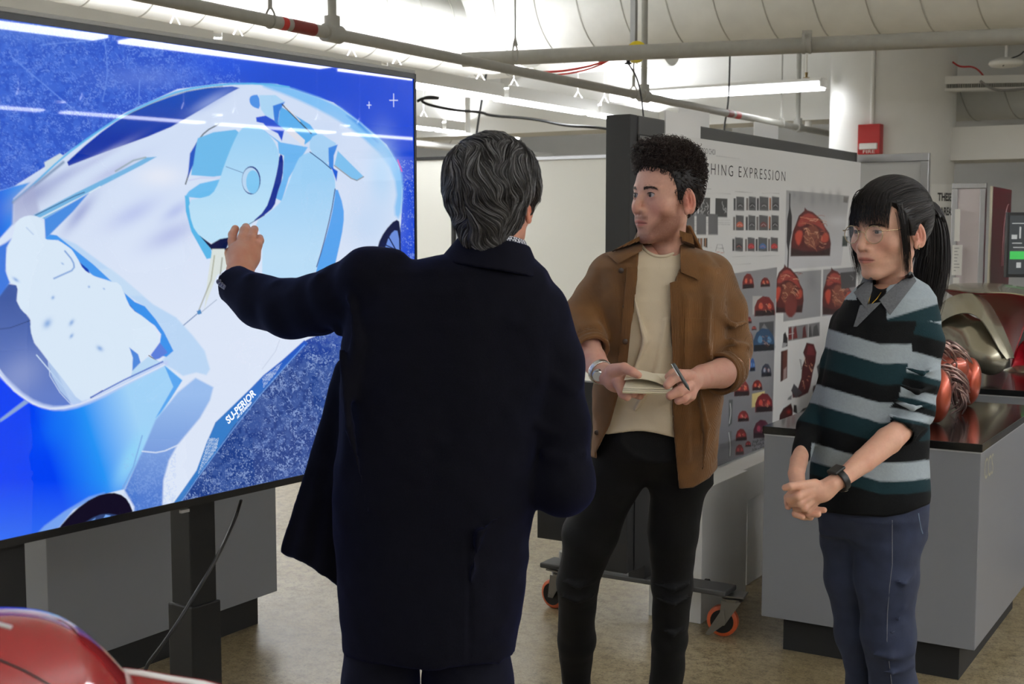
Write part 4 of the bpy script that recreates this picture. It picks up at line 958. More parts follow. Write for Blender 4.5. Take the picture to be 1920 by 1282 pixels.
# maroon banner and monitor at the right edge
bp_ = empty('maroon_banner_board', W(1877, 600, 9.0)*np.array([1, 1, 0]), 'maroon poster board with pale arcs standing at the far right', 'poster board')
def c_at(x, y, Yd): return W(x, y, Yd)
q = [c_at(1862, 349, 9.0), c_at(1897, 356, 9.6), c_at(1890, 620, 9.6), c_at(1853, 620, 9.0)]
q[2][:2] = q[1][:2]; q[3][:2] = q[0][:2]; q[2][2] = q[3][2] = 0.05
nrm = unit(np.cross(q[1]-q[0], q[3]-q[0])); nrm = nrm if nrm@c2w(np.array([0, 1., 0])) > 0 else -nrm
obj('panel', MB().prism(q, nrm*0.012), mat('maroon_print', (92, 14, 34), 0.3), bp_)
ed = unit(q[0]-q[1]); obj('edge', MB().prism([q[0]+ed*.0, q[0]+ed*0.035, q[3]+ed*0.035, q[3]], nrm*0.012), mat('board_edge', (214, 208, 188), .7), bp_)
exy = unit(q[1]-q[0])
ar = MB()
def bpt(u, z): return q[0]+exy*u*np.linalg.norm(q[1]-q[0])*1.0+np.array([0, 0, z])-nrm*0.002
for r_ in (0.10, 0.15, 0.2):
    ar.tube([bpt(0.85, -0.55)+exy*(-r_*math.sin(t))+np.array([0, 0, 1])*r_*2.2*math.cos(t) for t in np.linspace(0, 1.6, 14)], 0.003, 4)
for t in np.linspace(0, 2.6, 9): ar.tube([bpt(.75, -.95), bpt(.75, -.95)+exy*.09*math.cos(t)+np.array([0, 0, .09*math.sin(t)])], .002, 4)
obj('print_lines', ar, mat('print_pale', (205, 160, 165), .6), bp_)
obj('print_figure', MB().prism([bpt(.15, -1.35)-nrm*.0, bpt(.8, -1.35), bpt(.78, -1.2), bpt(.6, -1.02), bpt(.42, -.98), bpt(.25, -1.15)], -nrm*0.001), mat('print_pale2', (196, 160, 165), .6), bp_)
mo = empty('computer_monitor', W(1920, 540, 8.6), 'dark monitor showing a green bar at the right picture edge', 'monitor')
def cquad(mb, x0, y0, x1, y1, Yd, th=0.01):
    a_, b_ = P(x0, y0, Yd), P(x1, y1, Yd); v = [(x, y, z) for x in (a_[0], b_[0]) for y in (Yd, Yd+th) for z in (b_[2], a_[2])]
    return mb.add(c2w(np.array(v)), [(0, 1, 3, 2), (4, 6, 7, 5), (0, 4, 5, 1), (2, 3, 7, 6), (0, 2, 6, 4), (1, 5, 7, 3)])
obj('casing', cquad(MB(), 1890, 398, 2120, 520, 8.6, .04), M_black, mo)
obj('screen', cquad(MB(), 1894, 404, 2116, 514, 8.595, .005), mat('monitor_screen', (20, 22, 24), .2, emit=(52, 56, 58), estr=1.0), mo)
obj('green_bar', cquad(MB(), 1894, 471, 2100, 486, 8.592, .003), mat('monitor_green', (40, 150, 60), .3, emit=(60, 165, 80), estr=.8), mo)
mk = MB()
for x_, y_, w_, h_ in ((1898, 418, 30, 1.5), (1898, 455, 18, 1.5), (1900, 463, 26, 1.5), (1906, 492, 8, 10), (1912, 425, 2, 22), (1897, 440, 10, 8)): cquad(mk, x_, y_, x_+w_, y_+h_, 8.591, .002)
obj('screen_marks', mk, mat('monitor_marks', (150, 150, 150), .4, emit=(150, 155, 155), estr=.8), mo)
obj('stand', cquad(MB(), 1985, 514, 2015, 560, 8.63, .03), M_black, mo)
dk = empty('far_desk', W(1960, 600, 8.7)*np.array([1, 1, 0]), 'dark desk with a blue and black item at the far right', 'desk')
t_ = c2w(P(2000, 560, 8.7)); obj('top', MB().obox((t_[0], t_[1], 1.10), rx, ry, (0, 0, 1), 0.36, 0.3, 0.015), M_black, dk)
for s_ in (-1, 1): obj('leg', MB().obox(np.array([t_[0], t_[1], .545])+rx*s_*.33, rx, ry, (0, 0, 1), 0.02, 0.25, 0.545), M_black, dk)
# shells on the far cabinet -------------------------------------------------
M_champ = mat('champagne_metal', (176, 170, 150), 0.27, metal=0.85, coat=0.4)
M_crim = mat('crimson_lining', (150, 14, 30), 0.45)
def shell_mesh(fn, nu, nv, thick):
    V, Fs, u, v = grid_mesh(nu, nv, fn); V = np.asarray(V); G = V.reshape(nv, nu, 3)
    du_ = np.gradient(G, axis=1); dv_ = np.gradient(G, axis=0); N_ = np.cross(du_, dv_); N_ /= np.maximum(np.linalg.norm(N_, axis=2, keepdims=True), 1e-9)
    I = (G-N_*thick).reshape(-1, 3); return V, I, Fs
def two_sided(name, parts, fn, nu, nv, thick, mo, mi, parent):
    Vo, Vi, Fs = shell_mesh(fn, nu, nv, thick)
    mesh_obj(parts[0], Vo, Fs, mo, parent, smooth=True); mesh_obj(parts[1], Vi, Fs[:, ::-1].copy(), mi, parent, smooth=True)
    rim = list(range(nu))+[nu*j+nu-1 for j in range(1, nv)]+[nu*(nv-1)+i for i in range(nu-2, -1, -1)]+[nu*j for j in range(nv-2, 0, -1)]
    m_ = MB(); V_ = np.concatenate([Vo[rim], Vi[rim]]); n_ = len(rim)
    m_.add(V_, [(i, (i+1) % n_, n_+(i+1) % n_, n_+i) for i in range(n_)]); obj(parts[2], m_, mo, parent)
def cpt(x, y, Y): return P(x, y, Y)
def tri(fnc):   # wrap C-frame function
    return lambda u, v: c2w(fnc(u, v))
# big shell with crimson inside: a bent leaf
sh = empty('car_body_shell', W(1860, 700, 6.7)*np.array([1, 1, 0])+np.array([0, 0, .85]), 'large champagne metal shell with crimson lining, arching over the smaller shells', 'model')
def quadpatch(ctrl, nu, nv):    # ctrl: rows of C-frame points, bilinear -> smooth spline
    G = np.array([[P(*q) for q in r] for r in ctrl])
    def cr(A, t):
        n = len(A)-1; s = t*n; i = np.minimum(s.astype(int), n-1); f = (s-i)[:, None]
        g = lambda k: A[np.clip(k, 0, n)]
        p0, p1, p2, p3 = g(i-1), g(i), g(i+1), g(i+2); f = f.reshape((-1,)+(1,)*(A.ndim-1))
        return 0.5*(2*p1+(p2-p0)*f+(2*p0-5*p1+4*p2-p3)*f*f+(3*p1-p0-3*p2+p3)*f**3)
    def fn(u, v):
        us = np.unique(u); vs_ = np.unique(v)
        R = cr(G, vs_); out = np.stack([cr(R[j], us) for j in range(len(vs_))])
        return c2w(out.reshape(-1, 3))
    return fn
fn = quadpatch([
    [(1772, 541, 6.6), (1830, 547, 6.35), (1890, 548, 6.3), (1936, 556, 6.35)],
    [(1785, 532, 6.8), (1835, 535, 6.6), (1885, 537, 6.6), (1935, 545, 6.6)],
    [(1800, 531, 7.0), (1840, 530, 6.9), (1890, 533, 6.9), (1935, 540, 6.9)]], 30, 16)
two_sided('s', ('top_skin', 'lining', 'rim'), fn, 30, 16, 0.006, M_champ, M_crim, sh)
fn = quadpatch([
    [(1772, 543, 6.62), (1830, 549, 6.37), (1890, 550, 6.32), (1936, 558, 6.36)],
    [(1800, 560, 6.75), (1850, 575, 6.7), (1895, 590, 6.7), (1925, 600, 6.5)],
    [(1830, 575, 6.85), (1868, 600, 6.9), (1895, 640, 6.85), (1905, 660, 6.5)],
    [(1860, 590, 6.9), (1880, 620, 6.95), (1894, 660, 6.9), (1897, 690, 6.6)]], 30, 24)
two_sided('s', ('inner_lining', 'lining_back', 'rim'), fn, 30, 24, 0.006, M_crim, M_crim, sh)
fn = quadpatch([
    [(1936, 630, 6.45), (1925, 636, 6.5), (1910, 650, 6.55)],
    [(1950, 652, 6.6), (1930, 660, 6.7), (1904, 670, 6.6)],
    [(1950, 680, 6.55), (1925, 684, 6.6), (1898, 688, 6.55)]], 16, 16)
two_sided('s', ('side_skin', 'side_lining', 'rim'), fn, 16, 16, 0.006, M_crim, M_champ, sh)
obj('foot_bulb', MB().lathe(c2w(P(1912, 705, 6.55))-(0, 0, .07), (0, 0, 1), [(0.0, 0.03), (0.02, 0.08), (0.06, 0.105), (0.10, 0.08), (0.125, 0.02)], 32), M_champ, sh, smooth=True)
# champagne fender: bulging teardrop with a thin arched flange
fe = empty('fender_shell', W(1830, 705, 6.3)*np.array([1, 1, 0])+np.array([0, 0, .85]), 'champagne metal teardrop shell with arched flange, in front of the crimson lined one', 'model')
def f_fender(p):
    d = chain(p, [(1758, 624, 6.46, 28), (1796, 622, 6.36, 33), (1830, 642, 6.24, 38), (1857, 667, 6.12, 30)], 0.06)
    d = smin(d, pcone(p, (1858, 676, 6.12, 24), (1830, 664, 6.15, 24)), .05)
    return d
lo, hi = bounds([(1740, 540, 6.6), (1910, 705, 6.0)], .12)
sculpt('bulb', f_fender, lo, hi, 0.007, M_champ, fe)
fn = quadpatch([
    [(1750, 600, 6.42), (1772, 565, 6.42), (1812, 551, 6.38), (1846, 562, 6.33), (1872, 600, 6.25), (1892, 645, 6.15), (1900, 672, 6.1)],
    [(1752, 608, 6.38), (1776, 580, 6.34), (1812, 568, 6.28), (1840, 578, 6.22), (1862, 608, 6.15), (1882, 648, 6.08), (1893, 672, 6.05)],
    [(1756, 614, 6.34), (1780, 596, 6.26), (1810, 588, 6.2), (1834, 596, 6.12), (1854, 622, 6.07), (1872, 655, 6.04), (1886, 674, 6.03)]], 44, 12)
two_sided('f', ('flange', 'flange_back', 'rim'), fn, 44, 12, 0.005, M_champ, M_champ, fe)
# copper model -----------------------------------------------------------------
M_cop = mat('copper_enamel', (172, 78, 56), 0.3, metal=0.65, coat=0.5)
M_wire = mat('copper_rose_wire', (196, 166, 160), 0.3, metal=0.8)
M_wired = mat('dark_wire', (98, 78, 74), 0.35, metal=0.7)
cm = empty('copper_concept_model', W(1778, 810, 4.85)*np.array([1, 1, 0])+np.array([0, 0, .85]), 'orange copper concept car model with tangled metallic strands on the near black worktop', 'model')
def pod(name, x, y, Yd, rx_, ry_, rd, tilt=0):
    c = P(x, y, Yd); s_ = Yd/F; Rm = rotm(0, tilt, 0)
    def fn_(p):
        d = s_ell(p, c, (rx_*s_, rd, ry_*s_), Rm)
        d = smax(d, -s_ell(p, c+np.array([rx_*s_*0.95, -rd*0.1, 0]), (rx_*s_*0.38, rd*.62, ry_*s_*.7), Rm), 0.004)
        return d+0.0016*noisev(p, 120, 3)*(p[:, 0] > c[0]+rx_*s_*.45)
    r_ = max(rx_, ry_)*s_+rd*0.4+.01; return sculpt(name, fn_, c-r_, c+r_, 0.0032, M_cop, cm)
def seat_on(x, Yd, rz):     # pixel row so that the pod's bottom touches the worktop
    return proj(np.array([0, Yd, .85+rz*Yd/F]))[1]
pod('front_pod', 1757, seat_on(1757, 4.78, 52), 4.78, 25, 52, 0.075, 4)
pod('rear_pod', 1816, seat_on(1816, 5.25, 46), 5.25, 22, 46, 0.07, 4)
def f_body(p):
    d = chain(p, [(1752, 690, 5.0, 26), (1785, 690, 5.1, 24), (1806, 700, 5.2, 16)], .05)
    return smin(d, pcone(p, (1760, 740, 4.9, 14), (1806, 730, 5.15, 12)), .04)
lo, hi = bounds([(1720, 655, 4.85), (1830, 760, 5.3)], .04); sculpt('body', f_body, lo, hi, 0.004, M_cop, cm)
rnd = random.Random(7); wm, wd_ = MB(), MB()
def pcurve(cps, r, mb):
    pp = np.array([P(*q) for q in cps])
    for _ in range(3):
        q = np.stack([0.75*pp[:-1]+0.25*pp[1:], 0.25*pp[:-1]+0.75*pp[1:]], 1).reshape(-1, 3); pp = np.concatenate([pp[:1], q, pp[-1:]])
    n = len(pp); rr = [r*(0.35+0.65*math.sin(math.pi*min(1, (i+1)/n*1.02))) for i in range(n)]
    mb.tube(list(c2w(pp)), rr, 5, flat=1.0)
for i in range(46):     # upper crown of strands
    t = i/45; x0 = 1748+t*30+rnd.uniform(-4, 4); y0 = 668-18*math.sin(t*2.6)+rnd.uniform(-5, 7); Y0 = 5.0-.1+rnd.uniform(0, .25)
    ln = rnd.uniform(28, 48); pcurve([(x0, y0, Y0), (x0+ln*.35, y0-rnd.uniform(4, 14), Y0-.03), (x0+ln*.8, y0+rnd.uniform(-2, 10), Y0-.02), (x0+ln, y0+rnd.uniform(8, 22), Y0+.02)], rnd.uniform(.0035, .0055), wm if i % 3 else wd_)
for i in range(52):     # lower sweep between the pods
    t = i/51; x0 = 1756+rnd.uniform(-6, 22); y0 = 690+t*40+rnd.uniform(-4, 4); Y0 = 4.86+rnd.uniform(0, .15)
    x1 = 1795+rnd.uniform(-8, 26); y1 = 712+t*52+rnd.uniform(-10, 8); pcurve([(x0, y0, Y0), (x0+18, y0-rnd.uniform(4, 16), Y0-.04), (x1-8, (y0+y1)/2-6, Y0-.02), (x1, y1, Y0+.05)], rnd.uniform(.003, .0055), wm if i % 4 else wd_)
for i in range(14):
    x0 = 1790+rnd.uniform(-6, 6); y0 = 700+rnd.uniform(0, 20); pcurve([(x0, y0, 4.95), (x0+14, y0+20, 4.9), (x0+20, y0+42, 4.92), (x0-2+rnd.uniform(-8, 14), y0+58, 4.98)], .0042, wm)
def clampz(mb):
    for a_ in mb.v: a_[:, 2] = np.maximum(a_[:, 2], .853)
clampz(wm); clampz(wd_)
obj('strands', wm, M_wire, cm, smooth=True); obj('dark_strands', wd_, M_wired, cm, smooth=True)
# glossy red car model in the near left corner ------------------------------------
M_redg = mat('glossy_dark_red', (150, 42, 44), 0.12, coat=1.0, noise=.1, nscale=9)
M_tab = mat('white_table', (225, 225, 225), .5)
rc = empty('red_car_model', W(60, 1300, 1.35)*np.array([1, 1, 0])+np.array([0, 0, .93]), 'glossy dark red car model with pale rim in the near lower left corner', 'model')
def f_red(p):
    d = chain(p, [(-260, 1330, 1.30, 190), (20, 1345, 1.36, 172), (150, 1382, 1.42, 132)], .08)
    d = smin(d, chain(p, [(120, 1400, 1.42, 120), (250, 1440, 1.46, 90)], .05), .05)
    return smax(d, .9405-p[:, 2], .004)
lo, hi = bounds([(-480, 1120, 1.1), (420, 1500, 1.75)], .1); sculpt('body', f_red, lo, hi, 0.0055, M_redg, rc)
pcurve2 = lambda cps, r, m_, nm: obj(nm, MB().tube([c2w(P(*q)) for q in cps], r, 8), m_, rc, smooth=True)
g_ = lambda x, y: (lambda o: o)(None)
def on_sdf(fn_, x, y, y0=0.8, y1=2.2, off=0.0):        # march the pixel ray to the surface
    d = cray(x, y); ts = np.linspace(y0, y1, 1400)/d[1]; pts_ = EYE+ts[:, None]*d; v = fn_(pts_)-off
    k = np.argmax(v < 0); return pts_[k] if (v < 0).any() else None
def surf_line(fn_, pix, off=0.001, **k):
    out = [on_sdf(fn_, x, y, off=off, **k) for x, y in pix]; return [c2w(q) for q in out if q is not None]
ln = surf_line(f_red, [(-60, 1222), (0, 1237), (40, 1254), (70, 1270), (95, 1285), (120, 1300)])
if len(ln) > 1: obj('panel_gap', MB().tube(ln, .0012, 6), M_black, rc)
ln = surf_line(f_red, [(-80, 1165), (-30, 1168), (0, 1171), (22, 1177)])
if len(ln) > 1: obj('window_trim', MB().tube(ln, .0028, 6), mat('silver_trim', (215, 215, 215), .3, metal=.4), rc)
pts_ = [(215, 1256, 1.44), (265, 1262, 1.45), (320, 1272, 1.46), (380, 1281, 1.48), (450, 1300, 1.52)]
pp = [c2w(P(*q)) for q in pts_]; mm = MB(); mm.tube(pp, 0.0035, 8)
obj('pale_rim', mm, mat('pale_rim', (225, 225, 222), .35), rc, smooth=True)
sk = MB(); top_ = [p_ for p_ in pp]; low = [np.array([p_[0], p_[1], .9405]) for p_ in pp]
vv = top_+low; n_ = len(pp); sk.add(vv, [(i, i+1, n_+i+1, n_+i) for i in range(n_-1)])
e_ = c2w(np.array([0, .012, 0])); sk.add([v_+e_ for v_ in vv], [(i+1, i, n_+i, n_+i+1) for i in range(n_-1)])
obj('side_skirt', sk, M_redg, rc)
tb = empty('model_table', W(60, 1300, 1.5)*np.array([1, 1, 0]), 'white table below the picture edge carrying the red car model', 'table')
cT = c2w(P(20, 1400, 1.45)); obj('table_top', MB().obox((cT[0], cT[1], .925), rx, ry, (0, 0, 1), .55, .22, .015), M_tab, tb)
for sx in (-1, 1):
    for sy in (-1, 1): obj('leg', MB().obox(np.array([cT[0], cT[1], .455])+rx*sx*.5+ry*sy*.18, rx, ry, (0, 0, 1), .02, .02, .455), M_tab, tb)
# ================================================================== POSTER
PP = PX+0.022
def pq(x, y): return ppt(x, y, PP)
pa0, pa1 = pq(1248, 254), pq(1614, 308); y0_, y1_ = pa0[1], pa1[1]
pzt = 1.945; pzb = 0.553
po = empty('poster_board', (PP, (y0_+y1_)/2, pzb), 'large white design poster with car photos leaning on the black partition', 'poster')
obj('backing', MB().box(PP-0.012, PP-0.001, y0_, y1_, pzb, pzt), mat('foam_board', (222, 222, 222)), po)
nx, nz = 760, 360
uu = np.linspace(0, 1, nx); ys = y0_+(y1_-y0_)*uu**1.15; zs = np.linspace(pzb, pzt, nz)
YY, ZZ = np.meshgrid(ys, zs); pts = np.stack([np.full(YY.size, PP), YY.ravel(), ZZ.ravel()], 1)
uv = proj(w2c(pts)); C = Canvas(uv, (214, 214, 213)); X, Y = uv[:, 0], uv[:, 1]
c6 = lambda *L: [(1280+x/3.561, 240+y/3.561) for x, y in L]
c7 = lambda *L: [(1340+x/3.77, 560+y/3.77) for x, y in L]
def pic(q, col, soft=.6): C.poly(q, col, soft)
def txt(q0, q1, q2, q3, rows, col=(150, 150, 152), seed=0, op=.6):     # block of tiny text lines: quad corners TL,TR,BR,BL
    rn = random.Random(seed); q0, q1, q2, q3 = map(np.array, (q0, q1, q2, q3))
    for i in range(rows):
        t = (i+.5)/rows; a = q0+(q3-q0)*t; b = q1+(q2-q1)*t; s = 0
        while s < 1:
            e = min(1, s+rn.uniform(.03, .12)); C.line([a+(b-a)*s, a+(b-a)*e], .9, col, .5, op); s = e+.02
            if i == rows-1 and s > .6: break
# header
txt(*c6((225, 180), (465, 208), (465, 218), (225, 190)), 1, seed=1)
txt(*c6((60, 160), (165, 172), (165, 182), (60, 170)), 1, seed=2)
txt(*c6((95, 398), (235, 405), (235, 414), (95, 407)), 1, seed=3); txt(*c6((350, 420), (530, 425), (530, 436), (350, 431)), 1, (140, 140, 140), 4)
C.line(c6((20, 430), (320, 440)), .6, (180, 180, 180)); C.line(c6((530, 434), (645, 438)), .6, (170, 170, 170))
txt(*c6((10, 600), (320, 608), (320, 660), (8, 655)), 5, seed=5); txt(*c6((60, 682), (300, 688), (300, 698), (60, 692)), 1, (120, 120, 120), 6)
C.line(c6((330, 858), (645, 852)), .6, (180, 180, 180)); txt(*c6((330, 905), (530, 895), (530, 905), (330, 915)), 1, (130, 130, 130), 7)
txt((1262, 300), (1300, 306), (1300, 345), (1262, 345), 6, seed=8)
# sketches, left columns (partly behind the young man)
for i, (a, b, t, bt) in enumerate([(30, 102, 462, 585), (110, 184, 461, 588), (219, 299, 467, 594)]):
    pic(c6((a, t), (b, t+4), (b-2, bt+2), (a-2, bt)), (62, 62, 62) if i else (120, 120, 122))
    rn = random.Random(i)
    for k in range(9 if i < 2 else 4):
        x_ = rn.uniform(a+12, b-10); y_ = rn.uniform(t+15, bt-20 if i < 2 else t+70); C.line(c6((x_, y_), (x_+rn.uniform(-14, 14), y_+rn.uniform(5, 25)), (x_+rn.uniform(-14, 14), y_+30)), .9, (190, 190, 190), .5, sm=1)
for i, (a, b) in enumerate([(60, 84), (92, 112), (116, 132), (140, 165)]):
    pic(c6((a, 735), (b, 735), (b, 800), (a, 790)), (60, 56, 52)); C.line(c6(((a+b)/2, 738), ((a+b)/2-2, 790)), 1.2, (190, 130, 90))
C.line(c6((220, 820), (232, 776), (262, 776), (276, 830)), .8, (120, 120, 120)); C.line(c6((226, 800), (272, 802)), .8, (120, 120, 120)); C.line(c6((222, 825), (275, 835)), .9, (190, 110, 90))
# 3 x 4 thumbnails
grid = [(342, 410, 420, 490, 513, 573, 580, 644)]*3
for r, (t, b, dx) in enumerate([(456, 550, 0), (580, 682, -3), (728, 822, -8)]):
    for k in range(4):
        a, e = [(358, 411), (442, 489), (513, 573), (594, 644)][k]; a += dx; e += dx
        if k == 3: a += 2
        pic(c6((a, t), (e, t+6), (e, b+2), (a, b)), (84, 84, 86)); pic(c6((a-18, t+12), (a-4, t+12), (a-4, b), (a-18, b)), (110, 104, 100) if (k+r) % 2 else (60, 60, 62))
        m_ = ((a+e)/2, (t+b)/2+12)
        col_ = [[(60, 60, 60), (40, 40, 42), (70, 70, 72), (50, 50, 52)], [(190, 90, 60), (60, 60, 62), (110, 50, 46), (54, 54, 56)], [(46, 46, 48), (165, 40, 46), (60, 110, 165), (170, 44, 46)]][r][k]
        C.poly(c6((m_[0]-24, m_[1]+18), (m_[0]-20, m_[1]-8), (m_[0], m_[1]-20), (m_[0]+20, m_[1]-6), (m_[0]+24, m_[1]+18)), col_, .8, sm=1)
        C.line(c6((m_[0]-14, m_[1]+8), (m_[0], m_[1]-4), (m_[0]+15, m_[1]+10)), 1, (200, 200, 200) if r < 2 else (210, 120, 110), .5, .7, sm=1)
        if (k == 3 and r < 2): pic(c6((a-16, t+10), (a-10, t+10), (a-10, b-10), (a-16, b-10)), (190, 110, 60))
# hero picture
def strands(c, w_, h_, n, seed, lw=.8):
    rn = random.Random(seed)
    for i in range(n):
        x_ = c[0]+rn.uniform(-.5, .5)*w_; y_ = c[1]+rn.uniform(-.5, .5)*h_
        C.line([(x_, y_), (x_+rn.uniform(.05, .25)*w_, y_+rn.uniform(-.1, .2)*h_), (x_+rn.uniform(.1, .4)*w_, y_+rn.uniform(0, .35)*h_)], lw, rn.choice([(206, 150, 120), (120, 60, 50), (170, 100, 76), (220, 180, 150), (80, 20, 18)]), .5, .8, sm=1)
hero = c6((692, 415), (1112, 452), (1058, 916), (680, 944))
C.poly(hero, lambda p: lerpc((158, 158, 159), (196, 196, 199), np.clip((p[:, 1]-375)/100, 0, 1)), .6)
for x_, h_, w_ in ((790, 55, 22), (868, 70, 18), (935, 45, 20), (985, 50, 16), (1040, 60, 22), (745, 30, 14)): C.blob((1280+x_/3.561, 240+(430+h_*.6)/3.561), (w_/3.0, h_/3.4), (138, 138, 140), .7)
C.blob((1575, 415), (40, 16), (206, 206, 209), .7)
C.poly(c6((712, 430), (720, 440), (718, 520), (730, 590), (728, 700), (712, 790), (706, 940), (698, 940), (702, 820), (694, 760), (698, 610), (710, 540)), (34, 32, 34), .7)
def hero_car(f, seed, sc_=1.0):
    body_ = [(722, 855), (724, 760), (736, 690), (756, 640), (775, 585), (812, 552), (815, 530), (832, 548), (868, 560), (905, 592), (930, 615), (950, 660), (978, 700), (990, 770), (982, 852)]
    C.poly(f(*body_), (84, 26, 26), .8)
    C.poly(f((760, 650), (800, 580), (850, 565), (900, 600), (940, 650), (960, 700), (900, 650), (840, 630), (790, 660)), (150, 58, 50), 1.5, sm=1)
    C.poly(f((745, 720), (770, 680), (805, 690), (790, 760), (770, 790)), (178, 66, 48), 1.6, sm=1); C.poly(f((915, 740), (955, 690), (978, 720), (970, 760), (930, 765)), (170, 66, 48), 1.6, sm=1)
    C.poly(f((810, 700), (850, 645), (900, 660), (920, 730), (905, 790), (850, 800), (815, 770)), (120, 62, 46), 1.4, sm=1)
    c_ = f((865, 725))[0]; e_ = f((965, 725))[0]; wd = abs(e_[0]-c_[0])*1.2
    strands(c_, wd, wd*1.1, 34, seed); strands((f((850, 610))[0]), wd*1.4, wd*.5, 14, seed+1, 1.1)
    C.poly(f((722, 855), (724, 800), (800, 820), (900, 825), (985, 800), (982, 852)), (44, 20, 22), 1.8)
hero_car(c6, 11)
def warp(ax, bx, ay, by, sh=0.0): return lambda *L: [(1280+(ax+bx*x+sh*y)/3.561, 240+(ay+by*y)/3.561) for x, y in L]
C.poly(c6((1075, 455), (1108, 460), (1100, 500), (1073, 495)), (110, 108, 106)); C.poly(c6((1068, 720), (1104, 724), (1100, 790), (1064, 790)), (50, 56, 52))
# two pictures below
C.poly(c6((677, 966), (926, 946), (920, 1256), (672, 1292)), (146, 146, 148)); C.blob((1522, 528), (14, 30), (120, 120, 123), .6)
hero_car(warp(40, .83, 378, 1.0, -.07), 21)
C.poly(c6((680, 1230), (690, 1130), (730, 1100), (765, 1130), (760, 1230), (720, 1275)), (110, 44, 40), 1.6, sm=1)
C.poly(c6((938, 944), (1162, 926), (1150, 1230), (932, 1256)), (142, 142, 145)); hero_car(warp(330, .78, 415, .97, 0.05), 31)
C.poly(c6((1052, 965), (1160, 955), (1155, 1060), (1060, 1075)), (64, 62, 64)); C.line(c6((1120, 985), (1140, 1000), (1135, 1015)), .8, (150, 150, 150))
# grey column of domes
C.poly([(1340, 517), (1457, 501), (1447, 846), (1363, 876), (1340, 884)], lambda p: lerpc((140, 140, 143), (112, 112, 118), np.clip((p[:, 1]-520)/320, 0, 1)), .6)
def dome(x, y, w_, h_, c1=(112, 34, 34), c2=(196, 88, 66), c3=(34, 20, 24), seed=0):
    b = [(x-w_/2, y+h_*.5), (x-w_*.5, y+.05*h_), (x-w_*.36, y-h_*.3), (x-w_*.1, y-h_*.5), (x+w_*.2, y-h_*.46), (x+w_*.42, y-h_*.15), (x+w_*.5, y+h_*.3), (x+w_*.47, y+h_*.44)]
    C.poly(b, c1, .7); C.poly([(x-w_*.47, y+h_*.5), (x-w_*.45, y+h_*.22), (x+w_*.45, y+h_*.18), (x+w_*.46, y+h_*.44)], c3, .8)
    C.poly([(x-w_*.32, y+h_*.1), (x-w_*.25, y-h_*.2), (x-w_*.08, y-h_*.12), (x-w_*.1, y+h_*.15)], c2, .8, sm=1); C.poly([(x+w_*.12, y+h_*.1), (x+w_*.18, y-h_*.2), (x+w_*.34, y-.02*h_), (x+w_*.3, y+h_*.12)], c2, .8, sm=1)
    if w_ > 15: strands((x, y), w_*.4, h_*.4, int(w_/4), seed, .7)
C.poly([(1411, 555), (1430, 555), (1430, 585), (1411, 590)], (176, 174, 172))
for i, a in enumerate([(1403, 527, 22, 29), (1435, 529, 18, 18), (1434, 574, 39, 38), (1405, 600, 9, 13), (1414, 615, 9, 8), (1405, 632, 14, 20), (1420, 722, 19, 20), (1391, 727, 29, 32), (1394, 780, 21, 21), (1390, 815, 21, 23), (1403, 832, 11, 11), (1387, 843, 16, 20)]):
    dome(*a, seed=i, **({} if i < 8 else dict(c2=(170, 60, 66))))
C.poly(c7((315, 168), (418, 158), (416, 262), (314, 262)), (72, 72, 76)); C.poly(c7((325, 220), (350, 175), (375, 215)), (120, 120, 122))
dome(1433, 637, 41, 44, (40, 70, 100), (90, 130, 165), (22, 26, 34), 3); dome(1411, 684, 10, 25, (40, 80, 140), (110, 150, 200), (20, 26, 40)); dome(1437, 694, 19, 25, (44, 50, 66), (140, 145, 160), (26, 28, 36))
C.poly(c7((264, 672), (354, 652), (352, 700), (300, 760), (262, 768)), (206, 190, 130)); dome(1433, 755, 34, 36, (104, 26, 34), (180, 70, 60), (30, 14, 20), 5); dome(1429, 804, 33, 35, (76, 26, 44), (140, 50, 74), (34, 18, 28), 6)
rn = random.Random(5)
for i in range(24):
    x_ = 270+i % 8*12+rn.uniform(-3, 3); y_ = 1000+(i//8)*28+rn.uniform(-5, 5)-(i % 8)*2; C.line(c7((x_, y_), (x_+6, y_+10), (x_-2, y_+14)), 1.3, (50, 50, 54), .5)
C.poly(c7((100, 715), (128, 712), (122, 880), (98, 905)), (70, 72, 74)); C.line(c7((104, 880), (116, 800), (110, 740)), 1.3, (200, 200, 200), sm=1); C.poly(c7((95, 938), (120, 934), (120, 1110), (98, 1125)), (96, 98, 100)); C.line(c7((100, 945), (112, 1030), (108, 1110)), 1.3, (200, 200, 202), sm=1)
C.line([(1455, 560), (1447, 846)], .7, (200, 200, 200))
# lower right collage
C.poly(c7((520, 200), (742, 165), (742, 262), (520, 300)), (112, 112, 114))
for k, (x_, w_, cl) in enumerate([(535, 14, (110, 34, 34)), (570, 16, (104, 30, 32)), (635, 16, (84, 36, 38)), (676, 12, (60, 60, 62)), (716, 24, (66, 66, 68))]): C.poly(c7((x_-w_, 290-k*6), (x_-w_*.7, 215-k*4), (x_+w_*.3, 195-k*4), (x_+w_, 285-k*6)), cl, .7)
C.line(c7((522, 252), (560, 245)), .8, (190, 190, 190)); C.line(c7((551, 200), (549, 290)), .8, (200, 200, 200)); C.line(c7((662, 178), (662, 270)), .8, (200, 200, 200))
C.poly(c7((480, 345), (486, 250), (500, 235), (516, 280), (515, 335)), (40, 38, 40)); C.poly(c7((475, 345), (480, 310), (515, 315), (500, 340)), (150, 150, 152))
C.poly(c7((470, 372), (516, 358), (512, 560), (466, 585)), (88, 46, 36)); C.poly(c7((470, 372), (484, 368), (480, 580), (466, 585)), (52, 26, 26)); C.poly(c7((488, 500), (508, 480), (505, 560), (485, 572)), (150, 130, 128), 1)
